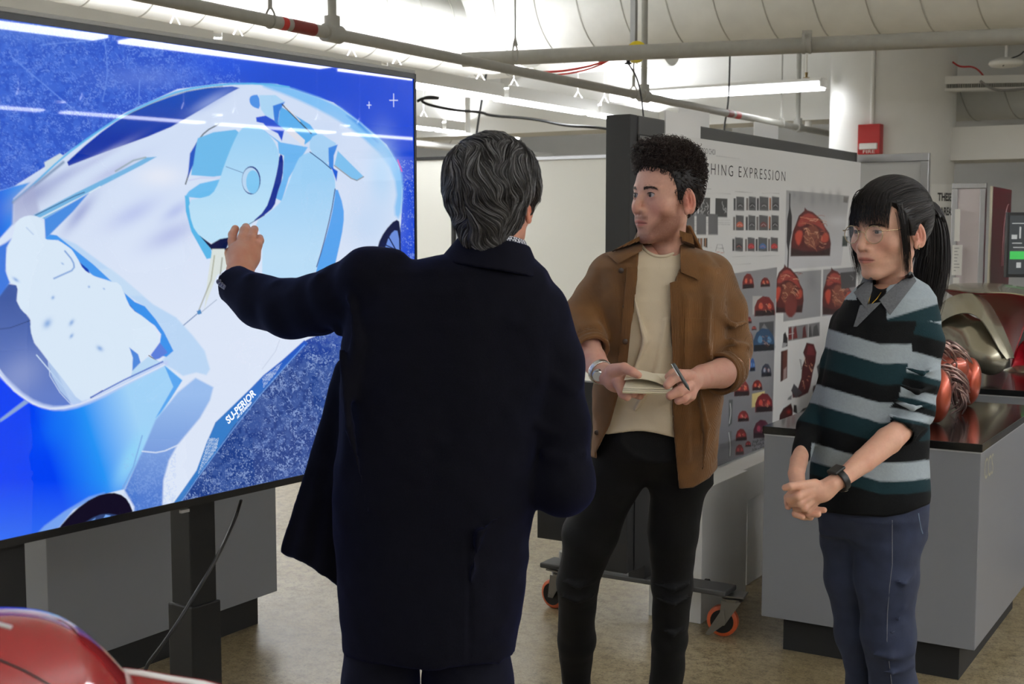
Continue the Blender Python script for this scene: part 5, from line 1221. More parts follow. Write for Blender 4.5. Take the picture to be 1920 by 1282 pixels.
C.poly(c7((650, 310), (700, 320), (720, 378), (712, 450), (694, 520), (676, 620), (660, 665), (600, 695), (552, 700), (545, 640), (590, 630), (612, 560), (618, 480), (640, 420), (625, 380)), (74, 22, 26), .8)
C.poly(c7((560, 600), (620, 665), (575, 700), (540, 650)), (70, 68, 72)); C.poly(c7((660, 330), (700, 335), (708, 400), (650, 395)), (104, 34, 40), 1); strands((1340+655/3.77, 560+450/3.77), 16, 34, 12, 8, .9); strands((1340+640/3.77, 560+580/3.77), 14, 26, 10, 9, .9)
for i in range(6): C.line(c7((600+i*3, 430+i*12), (612, 436+i*12)), 1.2, (70, 66, 66))
C.poly(c7((520, 700), (545, 680), (542, 712), (515, 715)), (120, 120, 122))
C.poly(c7((722, 480), (745, 450), (760, 500), (735, 560)), (56, 54, 58)); C.poly(c7((690, 620), (720, 605), (760, 600), (750, 700), (700, 710)), (72, 48, 54), 1, sm=1)
C.poly(c7((455, 868), (460, 820), (485, 775), (540, 738), (552, 780), (550, 830)), (58, 18, 20), .8); C.blob((1340+525/3.77, 560+800/3.77), (5, 5), (170, 44, 34), .8); C.poly(c7((555, 800), (560, 750), (578, 752), (584, 812)), (44, 42, 42)); C.poly(c7((605, 800), (625, 775), (655, 765), (650, 782), (615, 806)), (48, 46, 46))
# plausible rest of the sheet, hidden behind the people
for i in range(4):
    pic([(1262+i*22, 400), (1280+i*22, 402), (1280+i*22, 440), (1262+i*22, 440)], (96, 96, 98))
txt((1262, 460), (1335, 460), (1335, 560), (1262, 570), 14, seed=20)
ii = np.arange((nz-1)*nx).reshape(nz-1, nx)[:, :-1].ravel(); SF = np.stack([ii, ii+1, ii+nx+1, ii+nx], 1)
mesh_obj('printed_sheet', pts, SF, mat('poster_print', (214, 214, 214), 0.5, vcol='Col'), po, col=C.c)
M_tg = mat('grey_print_ink', (110, 110, 112), .7); M_tr = mat('red_print_ink', (190, 70, 66), .7)
yd = np.array([0, 0, 1.0]); xd = np.array([0, 1.0, 0])
def ptext(s, x0, y0, x1, h, m_, sp=1.0, bold=0.0):
    a_, b_ = pq(x0, y0), pq(x1, y0); text_mesh('poster_text', s, a_, xd, yd, h, m_, po, width=b_[1]-a_[1], spacing=sp, thick=0.0007, bold=bold)
ptext('ASHING EXPRESSION', 1309, 325, 1472, 0.048, M_ink, 1.35, -0.012)
ptext('CCS', 1260, 274, 1276, 0.034, M_ink, 1.0, -.01); ptext('MFA', 1277, 277, 1290, 0.034, M_tr, 1.0, -.01)
ptext('YEONGSOO CHOI', 1297, 285, 1341, 0.023, M_tg)
# ================================================================== HEADS
HL = np.array([(0.13, 0.078), (0.085, 0.072), (0.06, 0.066), (0.045, 0.045), (0.032, 0.015), (0.022, -0.012), (0.006, -0.012), (0.0, 0.012), (-0.02, 0.016), (-0.028, -0.02), (-0.04, -0.06), (-0.07, -0.085), (-0.13, -0.09)])[::-1]
def hairline(p, hl=HL): return np.interp(p[:, 1], hl[:, 0], hl[:, 1])
def skull(p):
    d = s_ell(p, (0, -0.012, 0.032), (0.075, 0.098, 0.088))
    d = smin(d, s_ell(p, (0, 0.03, 0.0), (0.062, 0.062, 0.085)), 0.03)
    return d
def head_fn(o):
    jw, nose, chin = o.get('jaw', 1.0), o.get('nose', 1.0), o.get('chin', 1.0); ez = 0.0; lid = o.get('lid', 0.0048)
    def fn(p):
        q = p.copy(); q[:, 0] = np.abs(q[:, 0])
        d = skull(p)
        d = smin(d, s_ell(p, (0, 0.028, -0.05), (0.054*jw, 0.058, 0.066)), 0.025)
        d = smin(d, s_cone(q, (0.052*jw, -0.002, -0.058), (0.018*chin, 0.066, -0.103), 0.015, 0.014), 0.022)
        d = smin(d, s_ell(p, (0, 0.072, -0.102), (0.022*chin, 0.016, 0.015)), 0.014)
        d = smin(d, s_ell(q, (0.046, 0.056, -0.028), (0.020, 0.022, 0.020)), 0.022)     # cheekbone
        d = smin(d, s_ell(p, (0, 0.072, -0.06), (0.032, 0.030, 0.028)), 0.018)          # muzzle
        d = smin(d, s_cone(q, (0.012, 0.090, 0.016), (0.044, 0.072, 0.018), 0.0075, 0.006), 0.014)   # brow
        d = smax(d, -s_ell(q, (0.031, 0.104, -0.001), (0.019, 0.017, 0.012)), 0.014)      # socket
        # nose
        nb = smin(s_cone(p, (0, 0.088, 0.010), (0, 0.108*1.0+0.004*nose, -0.032), 0.0065, 0.0095*nose), s_ell(p, (0, 0.105+0.004*nose, -0.037), (0.0105*nose, 0.0105, 0.0088)), 0.006)
        nb = smin(nb, s_ell(q, (0.0125*nose, 0.097, -0.039), (0.0072, 0.0095, 0.0072)), 0.006)
        d = smin(d, nb, 0.010)
        d = smax(d, -s_ell(q, (0.0068, 0.103, -0.0475), (0.0036, 0.006, 0.0032)), 0.002)
        # lips
        lz = -0.068+o.get('mouth', 0.0)
        d = smin(d, s_cone(q, (0.0, 0.0985, lz+0.0035), (0.021, 0.0865, lz-0.001), 0.0052, 0.0022), 0.004)
        d = smin(d, s_cone(q, (0.0, 0.0970, lz-0.0065), (0.018, 0.0870, lz-0.003), 0.0062, 0.0026), 0.004)
        d = smax(d, -s_cone(q, (0.0, 0.1055, lz-0.0015), (0.023, 0.0905, lz-0.0025), 0.0024, 0.0014), 0.002)
        d = smax(d, -s_ell(p, (0, 0.102, lz-0.0175), (0.014, 0.008, 0.004)), 0.006)
        # eyelids
        e = s_ell(q, (0.031, 0.0765, ez), (0.0145, 0.0145, 0.0135)); d = smin(d, e, 0.005)
        slot = s_ell(q, (0.0312, 0.0905, ez-0.0005), (0.0140, 0.0110, lid)); d = smax(d, -slot, 0.0012)
        d = smin(d, np.abs(s_ell(q, (0.0312, 0.0835, ez+lid*1.2), (0.0150, 0.0085, 0.0045)))-0.0004, 0.003) if False else d
        # ears
        Rm = rotm(-12, 0, 20); er = s_ell(q, (0.079, -0.010, -0.013), (0.0070, 0.0190, 0.0325), Rm)
        er = smax(er, -s_ell(q, (0.0850, -0.009, -0.012), (0.0075, 0.0105, 0.0200), Rm), 0.002)
        er = smin(er, s_cone(q, (0.0815, 0.000, -0.020), (0.0815, -0.001, -0.010), 0.0040, 0.0030), 0.003); er = smin(er, s_cone(q, (0.0805, -0.010, 0.004), (0.0805, -0.015, -0.018), 0.0026, 0.0026), 0.003)
        er = smin(er, s_ell(q, (0.0795, -0.001, -0.038), (0.0050, 0.0085, 0.0090)), 0.005)
        d = smin(d, er, 0.004)
        # neck
        d = smin(d, s_cone(p, (0, -0.022+.4*(o.get('ny', -.04)+.04), -0.06), (0, o.get('ny', -.04), -0.20), 0.054*o.get('neck', 1), o.get('nb', .060)*o.get('neck', 1)), 0.022)
        return d
    return fn
def head_T(o):
    Rm = rotm(0, 0, o['yaw'])@rotm(o.get('pitch', 0), o.get('roll', 0), 0); k = o['k']; c = P(*o['c'])
    k = k*np.array(o.get('ks', (1, 1, 1))); return (lambda V: c2w(c+(np.asarray(V)*k)@Rm.T)), (lambda V: c+(np.asarray(V)*k)@Rm.T)
def skin_col(o):
    base = np.array(lin(o['skin'])); lip = np.array(lin(o['lip'])); red = np.array(lin(o['red']))
    def fn(V):
        c = np.tile(base, (len(V), 1)); q = V.copy(); q[:, 0] = np.abs(q[:, 0])
        def mixin(m, col): 
            nonlocal c
            c = c*(1-m[:, None])+np.array(col)*m[:, None]
        g = lambda cc_, r_: np.exp(-(((q-np.array(cc_))/np.array(r_))**2).sum(1))
        mixin(0.45*g((0.042, 0.075, -0.035), (0.022, 0.03, 0.02)), red); mixin(0.28*g((0.0, 0.112, -0.036), (0.014, 0.02, 0.014)), red)
        mixin(np.clip(0.75*g((0.083, -0.008, -0.012), (0.012, 0.03, 0.035)), 0, 1), red)
        mixin(0.35*g((0.031, 0.09, -0.008), (0.018, 0.02, 0.010)), np.array(lin(o.get('under', o['red']))))
        lz = -0.068+o.get('mouth', 0.0)
        m = np.clip(1.6-(q[:, 0]/0.022)**2-((q[:, 2]-lz+0.001)/0.0085)**2*1.3, 0, 1)*(q[:, 1] > 0.082)
        mixin(m*0.85, lip); mixin(np.exp(-((q[:, 2]-lz+0.0015)/0.0011)**2)*(q[:, 0] < 0.022)*(q[:, 1] > 0.085)*0.75, lip*0.25)
        if 'beard' in o:
            bz = np.clip((-0.070-q[:, 2]+np.clip((q[:, 0]-0.030)*1.3, -.012, 0.034)+.010*np.exp(-(q[:, 0]/.012)**2)*0)*62, 0, 1)*np.clip((q[:, 1]+0.002)*80, 0, 1)*np.clip((q[:, 2]+0.128)*60, 0, 1)
            mus = 1.1*np.clip((q[:, 1]-0.085)*100, 0, 1)*np.exp(-((q[:, 2]+0.0565)/0.0065)**2)*(q[:, 0] < 0.028)
            sb = np.clip(1-np.abs(q[:, 1]-0.016)/0.016, 0, 1)*np.clip((0.02-q[:, 2])*60, 0, 1)*(q[:, 0] > .05)*np.clip((q[:, 1]-.004)*200, 0, 1)
            nz = 0.5+1.0*vnoise3(V*650+50, 5)
            mm = np.clip(np.maximum(np.maximum(bz, mus*.9), sb), 0, 1)*(1-m)*np.clip(.45+.6*nz, 0, 1)*o.get('beard_k', .75); mixin(np.clip(mm, 0, 1), np.array(lin(o['beard'])))
        n_ = vnoise3(V*260+9, 7)[:, None]-0.5; n2 = vnoise3(V*60+9, 8)[:, None]-0.5
        return np.clip(c*(1+0.10*n_+0.10*n2), 0, 1)
    return fn
M_skin = mat('skin', (205, 150, 125), 0.5, vcol='Col', sss=0.12, bump=0.0006, bscale=900, spec=0.4)
M_eye = mat('eye', (255, 255, 255), 0.25, vcol='Col', spec=.35)
def eyeball(o, side, gaze, T, parent):
    n, m_ = 24, 14; V = []; 
    for j in range(m_+1):
        for i in range(n):
            a = math.pi*j/m_; b = 2*math.pi*i/n; V.append((math.sin(a)*math.cos(b), math.cos(a), math.sin(a)*math.sin(b)))
    V = np.array(V); g = unit(gaze); t = np.array([0, 1.0, 0]); ax = np.cross(t, g); s_ = np.linalg.norm(ax)
    if s_ > 1e-6:
        ax /= s_; an = math.atan2(s_, t@g); K = np.array([[0, -ax[2], ax[1]], [ax[2], 0, -ax[0]], [-ax[1], ax[0], 0]]); R_ = np.eye(3)+math.sin(an)*K+(1-math.cos(an))*K@K
    else: R_ = np.eye(3)
    an = np.degrees(np.arccos(np.clip(V[:, 1], -1, 1)))
    c = np.where((an < 12)[:, None], np.array([[0.003]*3]), np.where((an < 29)[:, None], np.array([lin(o['iris'])]), np.array([lin((176, 166, 160))])))
    ctr = np.array([side*0.031, 0.0765, 0.0]); VV = ctr+0.0131*(V@R_.T)
    fs = []
    for j in range(m_):
        for i in range(n): fs.append((j*n+i, j*n+(i+1) % n, (j+1)*n+(i+1) % n, (j+1)*n+i))
    mesh_obj('eye', T(VV), fs, M_eye, parent, smooth=True, col=c)
def brow_strands(o, side, n=170):
    rnd_ = np.random.RandomState(3+int(side)); t = rnd_.rand(n); x = 0.014+0.032*t; z = 0.0140+0.0055*np.sin(t*2.4)-0.003*t+rnd_.randn(n)*.0016; 
    pts_ = np.stack([x, 0.0*x+0.13, z], 1); return pts_, t
def build_brows(o, fn, T, parent, m, thick=.0006):
    paths = []
    for side in (-1, 1):
        p_, t = brow_strands(o, side)
        for _ in range(16):
            d = fn(p_); p_[:, 1] -= np.clip(d, -.02, .02)*0.9
        p0 = p_.copy(); ln = 0.006; seg = []
        for k in range(4):
            q = p0.copy(); q[:, 0] += ln*k/3*(0.8); q[:, 2] += ln*k/3*(0.5-t*.9)
            for _ in range(6):
                d = fn(q)-0.0008; q[:, 1] -= d*0.9
            seg.append(q)
        P_ = np.stack(seg, 1); P_[..., 0] *= side; paths.append(P_)
    P_ = np.concatenate(paths); V, Fq = strands_mesh(P_, np.tile(np.array([thick, thick, thick*.8, thick*.2]), (len(P_), 1)))
    mesh_obj('eyebrows', T(V), Fq, m, parent, smooth=True)
def lashes(o, fn, T, parent, m):
    lid = o.get('lid', .0048)
    for side in (-1, 1):
        t = np.linspace(.12, math.pi-.12, 13); x = .0312+.0128*np.cos(t); z = lid*1.0*np.sin(t)+.0004; p_ = np.stack([x, 0*x+.10, z], 1)
        for _ in range(20): p_[:, 1] -= np.clip(fn(p_), -.01, .01)*.8
        p_[:, 1] += .0006; p_[:, 0] *= side; obj('eyelashes', MB().tube(list(T(p_)), [.0005+.0006*math.sin(a) for a in t], 5), m, parent, smooth=True)
def hair_mat(name, rgb, rough=0.42):
    return mat(name, rgb, rough, vcol='HairCol' if False else None, spec=0.5)
def M_hairv(name, rough=.4): return mat(name, (40, 30, 25), rough, vcol='Col', spec=0.4)
def shoe(name, c, ang, m, parent, L_=0.28):
    # c: C-frame heel point on the floor, ang: heading in C frame degrees
    Rm = rotm(0, 0, ang); c = np.array([c[0], c[1], 0.0])
    def fn(p):
        q = (p-c)@Rm
        d = smin(s_cone(q, (0, 0.05, 0.045), (0, 0.20, 0.035), 0.042, 0.040), s_cone(q, (0, 0.04, 0.05), (0, 0.035, 0.095), 0.042, 0.045), 0.04)
        d = smin(d, s_ell(q, (0, 0.21, 0.03), (0.045, 0.065, 0.032)), 0.03); return smax(d, 0.004-q[:, 2], 0.006)
    def fs(p):
        q = (p-c)@Rm; return s_box(q, (0, 0.13, 0.010), (0.045, 0.142, 0.010), 0.009)
    r = np.array([.3, .3, 0]); o = sculpt(name, fn, c-r, c+r+np.array([0, 0, .16]), 0.006, m, parent); sculpt('sole', fs, c-r, c+r+np.array([0, 0, .05]), 0.005, M_black, o if False else parent); return o
def rowsP(rows, Y): # (y, l, r, thick[, dY]) pixel rows -> s_profile rows
    out = []
    for r in rows:
        Yr = Y+(r[4] if len(r) > 4 else 0); a, b = P(r[1], r[0], Yr), P(r[2], r[0], Yr); out.append((a[2], (a[0]+b[0])/2, Yr, (b[0]-a[0])/2, r[3]))
    return out
def ring(p, c, n, R_, r, asp=1.0, sx=None):   # torus-like band around axis n
    n = unit(n); q = p-np.asarray(c, float); h = q@n; w_ = q-h[:, None]*n
    if sx is not None: rad = np.sqrt((w_[:, 0]/sx)**2+w_[:, 1]**2+w_[:, 2]**2)
    else: rad = np.linalg.norm(w_, axis=1)
    return np.sqrt((rad-R_)**2+(h/asp)**2)-r
def hand_fingers(p, fingers, k=0.004):
    d = None
    for f in fingers:
        q = chain(p, f, k); d = q if d is None else smin(d, q, 0.0015)
    return d
def skin_plain(rgb, red):
    def fn(V):
        n_ = vnoise3(V*70+40, 2)[:, None]; n2 = vnoise3(V*300+4, 6)[:, None]-.5
        return (np.array(lin(rgb))*(1-0.5*n_)+np.array(lin(red))*0.5*n_)*(1+.08*n2)
    return fn
# ================================================================== OLDER MAN (back view)
def flowhair(o, capfn, seeds, dirfn, T, steps, step, off0, off1, rad, cols, wob=0.0, wf=60, rs=1, taper=.25):
    """strands that run along the cap surface; returns mesh arrays and colours"""
    p = seeds.copy(); path = []
    for k in range(steps):
        path.append(p.copy())
        n_ = grad(capfn, p); d = dirfn(p); d = d-n_*(d*n_).sum(1, keepdims=True); d /= np.maximum(np.linalg.norm(d, axis=1, keepdims=True), 1e-9)
        if wob:
            s_ = np.cross(n_, d); w_ = (vnoise3(p*wf+17, rs)-.5)[:, None]*2; d = d+s_*w_*wob; d /= np.linalg.norm(d, axis=1, keepdims=True)
        p = p+d*step; tgt = off0+(off1-off0)*(k+1)/steps; v = capfn(p); p = p-grad(capfn, p)*(v-tgt)[:, None]*.85
    Pth = np.stack(path, 1); n = len(Pth); s_ = np.linspace(0, 1, steps); pr = np.clip(1-((s_-.35)/(.65))**2*(1-taper)*(s_ > .35), .1, 1)*np.clip(s_*8+.4, 0, 1)
    R_ = rad[:, None]*pr[None, :]; V, Fq = strands_mesh(Pth, R_, 4); C_ = np.repeat(cols, steps*4, axis=0); return V, Fq, C_
A_o = dict(c=(928, 380, 2.75), yaw=-20, pitch=6, k=.965, skin=(208, 150, 128), lip=(170, 100, 90), red=(205, 110, 85), iris=(60, 40, 25), neck=1.05)
T_A, TC_A = head_T(A_o)
A = empty('person', W(800, 1700, 2.75)*np.array([1, 1, 0]), 'person in dark navy suit seen from behind, grey wavy hair, left hand touching the display', 'person')
# --- body: head+neck, hands, and a plain body under the clothes
YA = 2.75
handA = [[(441, 478, 3.05, 13), (436, 452, 3.075, 8.5), (436, 440, 3.09, 8), (441, 429, 3.105, 7.5)],
         [(452, 474, 3.05, 14), (455, 446, 3.06, 9.5), (458, 432, 3.08, 8.5), (461, 426, 3.10, 8)],
         [(464, 474, 3.05, 14), (470, 448, 3.06, 9), (474, 436, 3.08, 8.3), (477, 430, 3.10, 7.8)],
         [(474, 482, 3.05, 13), (483, 460, 3.06, 8.5), (487, 451, 3.08, 7.8), (487, 446, 3.10, 7)],
         [(436, 492, 3.06, 12), (430, 474, 3.09, 9), (436, 462, 3.115, 8)]]
def f_handA(p):
    d = smin(chain(p, [(447, 540, 3.0, 25), (450, 510, 3.02, 24), (455, 486, 3.045, 28)], .01), s_ell(p, P(457, 478, 3.05), (.038, .022, .036)), .015)
    return smin(d, hand_fingers(p, handA), 0.006)
hfA = head_fn(A_o)
def body_obj(name, parts, m, parent):
    V = []; Fq = []; Cc = []; n = 0
    for v, f, c in parts: V.append(v); Fq.append(f+n); Cc.append(c); n += len(v)
    return mesh_obj(name, np.concatenate(V), np.concatenate(Fq), m, parent, smooth=True, col=np.concatenate(Cc))
def part_sdf(fn, lo, hi, h, colf, T=c2w):
    V, Fq = surface_nets(fn, lo, hi, h); return T(V), Fq, colf(V)
rowsA = [(470, 868, 985, .060), (482, 800, 1000, .080), (505, 725, 1026, .100), (545, 672, 1046, .118), (600, 646, 1058, .130), (700, 638, 1046, .138), (850, 628, 1016, .136), (1000, 628, 990, .132), (1110, 634, 982, .138), (1216, 648, 972, .140)]
prA = rowsP(rowsA, YA)
def shrink(pr, k): return [(z, cx, cy, rx_-k, max(ry_-k, .03)) for z, cx, cy, rx_, ry_ in pr]
def f_bodyA(p):
    d = s_profile(p, shrink(prA[1:], .022))
    d = smin(d, chain(p, [(715, 530, 2.74, 40), (545, 578, 2.88, 36), (447, 530, 3.0, 24)], .02), .03)
    d = smin(d, chain(p, [(1015, 590, 2.75, 40), (1052, 900, 2.73, 34), (1040, 885, 2.98, 26), (1010, 870, 3.15, 20)], .02), .03)
    d = smin(d, chain(p, [(720, 1180, 2.75, 60), (712, 1460, 2.76, 46), (712, 1760, 2.80, 32)], .02), .02)
    return smin(d, chain(p, [(872, 1180, 2.75, 66), (878, 1460, 2.76, 48), (884, 1760, 2.80, 32)], .02), .01)
lo, hi = bounds([(380, 480, 2.6), (1120, 480, 3.2), (700, 1800, 2.8)], .08)
skA = skin_plain((205, 150, 124), (200, 120, 96))
pb = part_sdf(f_bodyA, lo, hi, .016, skA)
ph = part_sdf(f_handA, *bounds([(405, 400, 2.98), (505, 560, 3.15)], .03), .0028, skA)
ph2 = part_sdf(lambda p: smin(chain(p, [(1040, 885, 2.98, 24), (1005, 868, 3.17, 22), (980, 862, 3.22, 24)], .01), hand_fingers(p, [[(985, 850+i*9, 3.22, 9), (955, 852+i*8, 3.24, 7), (938, 858+i*8, 3.20, 6)] for i in range(4)]+[[(990, 848, 3.20, 9), (968, 836, 3.18, 7)]]), .006), *bounds([(920, 820, 2.95), (1060, 920, 3.28)], .03), .004, skA)
vh, fh = surface_nets(hfA, (-.11, -.13, -.23), (.11, .14, .14), .0026)
body_obj('body', [(T_A(vh), fh, skin_col(A_o)(vh)), pb, ph, ph2], M_skin, A)
for s_ in (-1, 1): eyeball(A_o, s_, (0, 1, 0), T_A, A)
# --- hair
HLA = HL.copy(); HLA[:, 1] -= 0.012; HLA[:4, 1] = [-.112, -.108, -.07, -.02]
def capA(p):
    d = skull(p)-0.020-0.010*np.clip((p[:, 2]-.02)*12, 0, 1)-.006*np.clip(-p[:, 1]*14, 0, 1)
    d = smin(d, s_ell(p, (-.006, -.070, -.052), (.050, .044, .056)), .025)
    d = smin(d, s_ell(p, (-.012, .02, .112), (.05, .055, .034)), .02)
    d = d+0.006*noisev(p, 38, 3)+0.003*noisev(p, 90, 4)
    q = p.copy(); q[:, 0] = np.abs(q[:, 0]); d = smax(d, -s_ell(q, (.108, -.006, -.026), (.042, .046, .044)), .008)
    return smax(d, (hairline(p, HLA)-p[:, 2]), .008)
vc, fc = surface_nets(capA, (-.13, -.16, -.15), (.13, .15, .18), .0032)
rs_ = np.random.RandomState(4); ix = rs_.choice(len(vc), 5200); sd = vc[ix]
def dirA(p):
    d = np.zeros_like(p); d[:, 1] = -1.0*np.clip((p[:, 2]-.03)*10, 0, 1); d[:, 2] = -np.clip(1-(p[:, 2]-.05)*6, 0.15, 1); d[:, 0] = np.sign(p[:, 0]+.02)*0.45*np.clip(.1-p[:, 2], 0, .2)*6+.5*np.clip((p[:, 2]-.04)*8, 0, 1)
    return d
colsA = lambda n: np.where(rs_.rand(n, 1) < .25, np.array([lin((120, 120, 122))]), np.where(rs_.rand(n, 1) < .5, np.array([lin((66, 64, 64))]), np.array([lin((34, 32, 32))])))*(.7+.6*rs_.rand(n, 1))
v1, f1, c1 = flowhair(A_o, capA, sd, dirA, T_A, 14, .0050, .0012, .0065, .00045+.0011*rs_.rand(len(sd))**2, colsA(len(sd)), wob=1.25, wf=34)
ccap = np.tile(np.array(lin((44, 43, 44))), (len(vc), 1))*(0.6+.9*vnoise3(vc*120+3, 2))[:, None]
V, Fq = join([(vc, fc), (v1, f1)])
mesh_obj('hair', T_A(V), Fq, M_hairv('grey_hair', .38), A, smooth=True, col=np.concatenate([ccap, c1]))
# --- jacket
M_navy = mat('navy_wool', (12, 12, 19), 0.9, sheen=.07, noise=.25, nscale=40, bump=.0005, bscale=700, spec=.12)
M_navyt = mat('navy_trousers', (11, 12, 22), 0.9, sheen=.08, noise=.2, nscale=30, bump=.0005, bscale=600, spec=.2)
def f_jacketA(p):
    d = s_profile(p, prA, 2.3)
    d = smin(d, chain(p, [(722, 522, 2.73, 58), (690, 524, 2.74, 58), (640, 556, 2.79, 56), (590, 574, 2.84, 56), (545, 580, 2.88, 54), (490, 566, 2.94, 49), (436, 530, 3.0, 37)], .02), .028)
    d = smin(d, chain(p, [(1012, 588, 2.75, 56), (1040, 680, 2.75, 50), (1052, 800, 2.74, 50), (1055, 905, 2.72, 54)], .03), .018)
    d = smin(d, chain(p, [(1055, 905, 2.72, 54), (1046, 900, 2.86, 48), (1035, 886, 3.0, 42)], .03), .03)
    # swung-open front panel on the left
    fl = None
    for i in range(13):
        t = i/12; x, y = 530+108*t, 1032+20*t+38*t*t; q = s_cone(p, P(650, 690+20*t, 2.80), P(x, y, 2.84+.010*math.sin(i*1.3)), .022, .0085); fl = q if fl is None else smin(fl, q, .016)
    d = smin(d, fl, .02)
    d = smin(d, chain(p, [(606, 820, 2.82, 7), (584, 848, 2.83, 5)], .0), .006)
    # folds
    folds = [[(655, 520, 2.70, 6), (628, 580, 2.76, 8), (634, 625, 2.76, 5)], [(600, 520, 2.75, 5), (585, 570, 2.79, 8), (600, 622, 2.80, 5)], [(520, 535, 2.86, 5), (512, 575, 2.89, 7), (500, 610, 2.92, 4)], [(470, 520, 2.92, 4), (480, 560, 2.92, 6), (470, 592, 2.93, 4)],
             [(640, 660, 2.66, 6), (655, 800, 2.63, 10), (690, 960, 2.62, 5)], [(655, 560, 2.68, 6), (668, 640, 2.65, 9), (660, 740, 2.65, 5)],
             [(1010, 800, 2.68, 5), (1050, 815, 2.68, 7), (1090, 800, 2.70, 4)], [(1020, 850, 2.68, 5), (1060, 868, 2.67, 7), (1098, 850, 2.69, 4)], [(1040, 710, 2.69, 5), (1075, 735, 2.70, 6), (1088, 720, 2.72, 3)], [(960, 950, 2.62, 4), (900, 1000, 2.61, 8), (880, 1100, 2.61, 4)]]
    for f in folds: d = smin(d, chain(p, f, .01)+.004, .022)
    d = d+0.010*noisev(p*np.array([1, 1, .55]), 11, 1)+0.004*noisev(p, 30, 2)
    # back vent, armhole seam, cuff cut
    vz = P(880, 1010, 2.62); d = smax(d, -s_box(p, (vz[0], 2.60, vz[2]-.16), (.0022, .03, .16), .001), .004)
    ax = unit(P(434, 522, 3.0)-P(470, 555, 2.96)); cut = (p-P(441, 516, 3.005))@ax; near = np.linalg.norm(p-P(441, 516, 3.0), axis=1)-.14
    d = np.where(near < 0, smax(d, cut, .004), d)
    hem = P(800, 1214, 2.75)[2]+ .02*np.clip((p[:, 0]+.30)*4, -1, 1)*0
    return smax(d, -(chain(p, [(925, 440, 2.75, 60), (925, 500, 2.74, 52)], 0)), .01)
lo, hi = bounds([(380, 450, 2.6), (1130, 450, 3.05), (510, 1225, 2.8)], .06); lo[1] = 2.50
jk = sculpt('jacket', f_jacketA, lo, hi, .0065, M_navy, A)
M_btn = mat('dark_button', (70, 70, 84), .25, coat=.4)
for i in range(4):
    q = P(411+i*4.2, 530+i*3.0-(i == 0)*2, 2.955-.004*i); obj('cuff_button', MB().lathe(c2w(q), c2w(np.array([-.25, -1, -.15])), [(-.004, .0065), (.003, .0065), (.005, .004)], 12), M_btn, jk, smooth='auto')
# collars
nk = P(925, 470, 2.745)
def f_collA(p):     # jacket collar: cone band
    q = p-nk; ax = unit(np.array([.16, .10, 1.0])); h = q@ax; w_ = q-h[:, None]*ax; r_ = np.sqrt((w_[:, 0]/1.12)**2+w_[:, 1]**2+w_[:, 2]**2)
    d = np.abs(r_-(.074-h*.55))-.0055; d = smax(d, np.abs(h+.012)-.034, .004)
    return smax(d, q[:, 1]-.05, .01)
sculpt('collar', f_collA, nk-.15, nk+.15, .0035, M_navy, jk)
M_ging = mat('gingham_cotton', (210, 212, 220), .8)
nt = M_ging.node_tree; ck = nt.nodes.new('ShaderNodeTexChecker'); ck.inputs['Scale'].default_value = 210; ck.inputs[1].default_value = (*lin((220, 222, 230)), 1); ck.inputs[2].default_value = (*lin((22, 26, 44)), 1)
tcn = nt.nodes.new('ShaderNodeTexCoord'); nt.links.new(tcn.outputs['Object'], ck.inputs['Vector']); nt.links.new(ck.outputs['Color'], nt.nodes['Principled BSDF'].inputs['Base Color'])
nk2 = P(928, 462, 2.745)
def f_shirtA(p):
    q = p-nk2; ax = unit(np.array([.22, .10, 1.0])); h = q@ax; w_ = q-h[:, None]*ax; r_ = np.sqrt((w_[:, 0]/1.08)**2+w_[:, 1]**2+w_[:, 2]**2)
    d = np.abs(r_-(.0665-h*.45))-.003; return smax(d, np.abs(h+.010)-.036, .003)
sculpt('shirt', f_shirtA, nk2-.15, nk2+.15, .003, M_ging, A)
def f_trA(p):
    d = chain(p, [(720, 1120, 2.75, 74), (714, 1282, 2.75, 71), (712, 1480, 2.76, 60), (712, 1745, 2.80, 50)], .03)
    d = smin(d, chain(p, [(868, 1120, 2.75, 86), (876, 1282, 2.75, 82), (880, 1480, 2.76, 62), (884, 1745, 2.80, 50)], .03), .006)
    d = d+0.008*noisev(p*np.array([1, 1, .6]), 12, 5)
    for f in ([(740, 1225, 2.67, 4), (700, 1235, 2.665, 6), (660, 1228, 2.67, 3)], [(820, 1240, 2.655, 4), (860, 1252, 2.65, 5), (900, 1240, 2.66, 3)]): d = smin(d, chain(p, f, .01)+.003, .015)
    return d
lo, hi = bounds([(620, 1050, 2.7), (990, 1050, 2.8), (800, 1760, 2.8)], .08); sculpt('trousers', f_trA, lo, hi, .008, M_navyt, A)
M_shoe = mat('black_leather', (22, 17, 16), .3, coat=.3)
for x in (712, 886):
    q = Zc(x, 1790, 0.0); shoe('shoe', (q[0], q[1]-.06), 6, M_shoe, A)
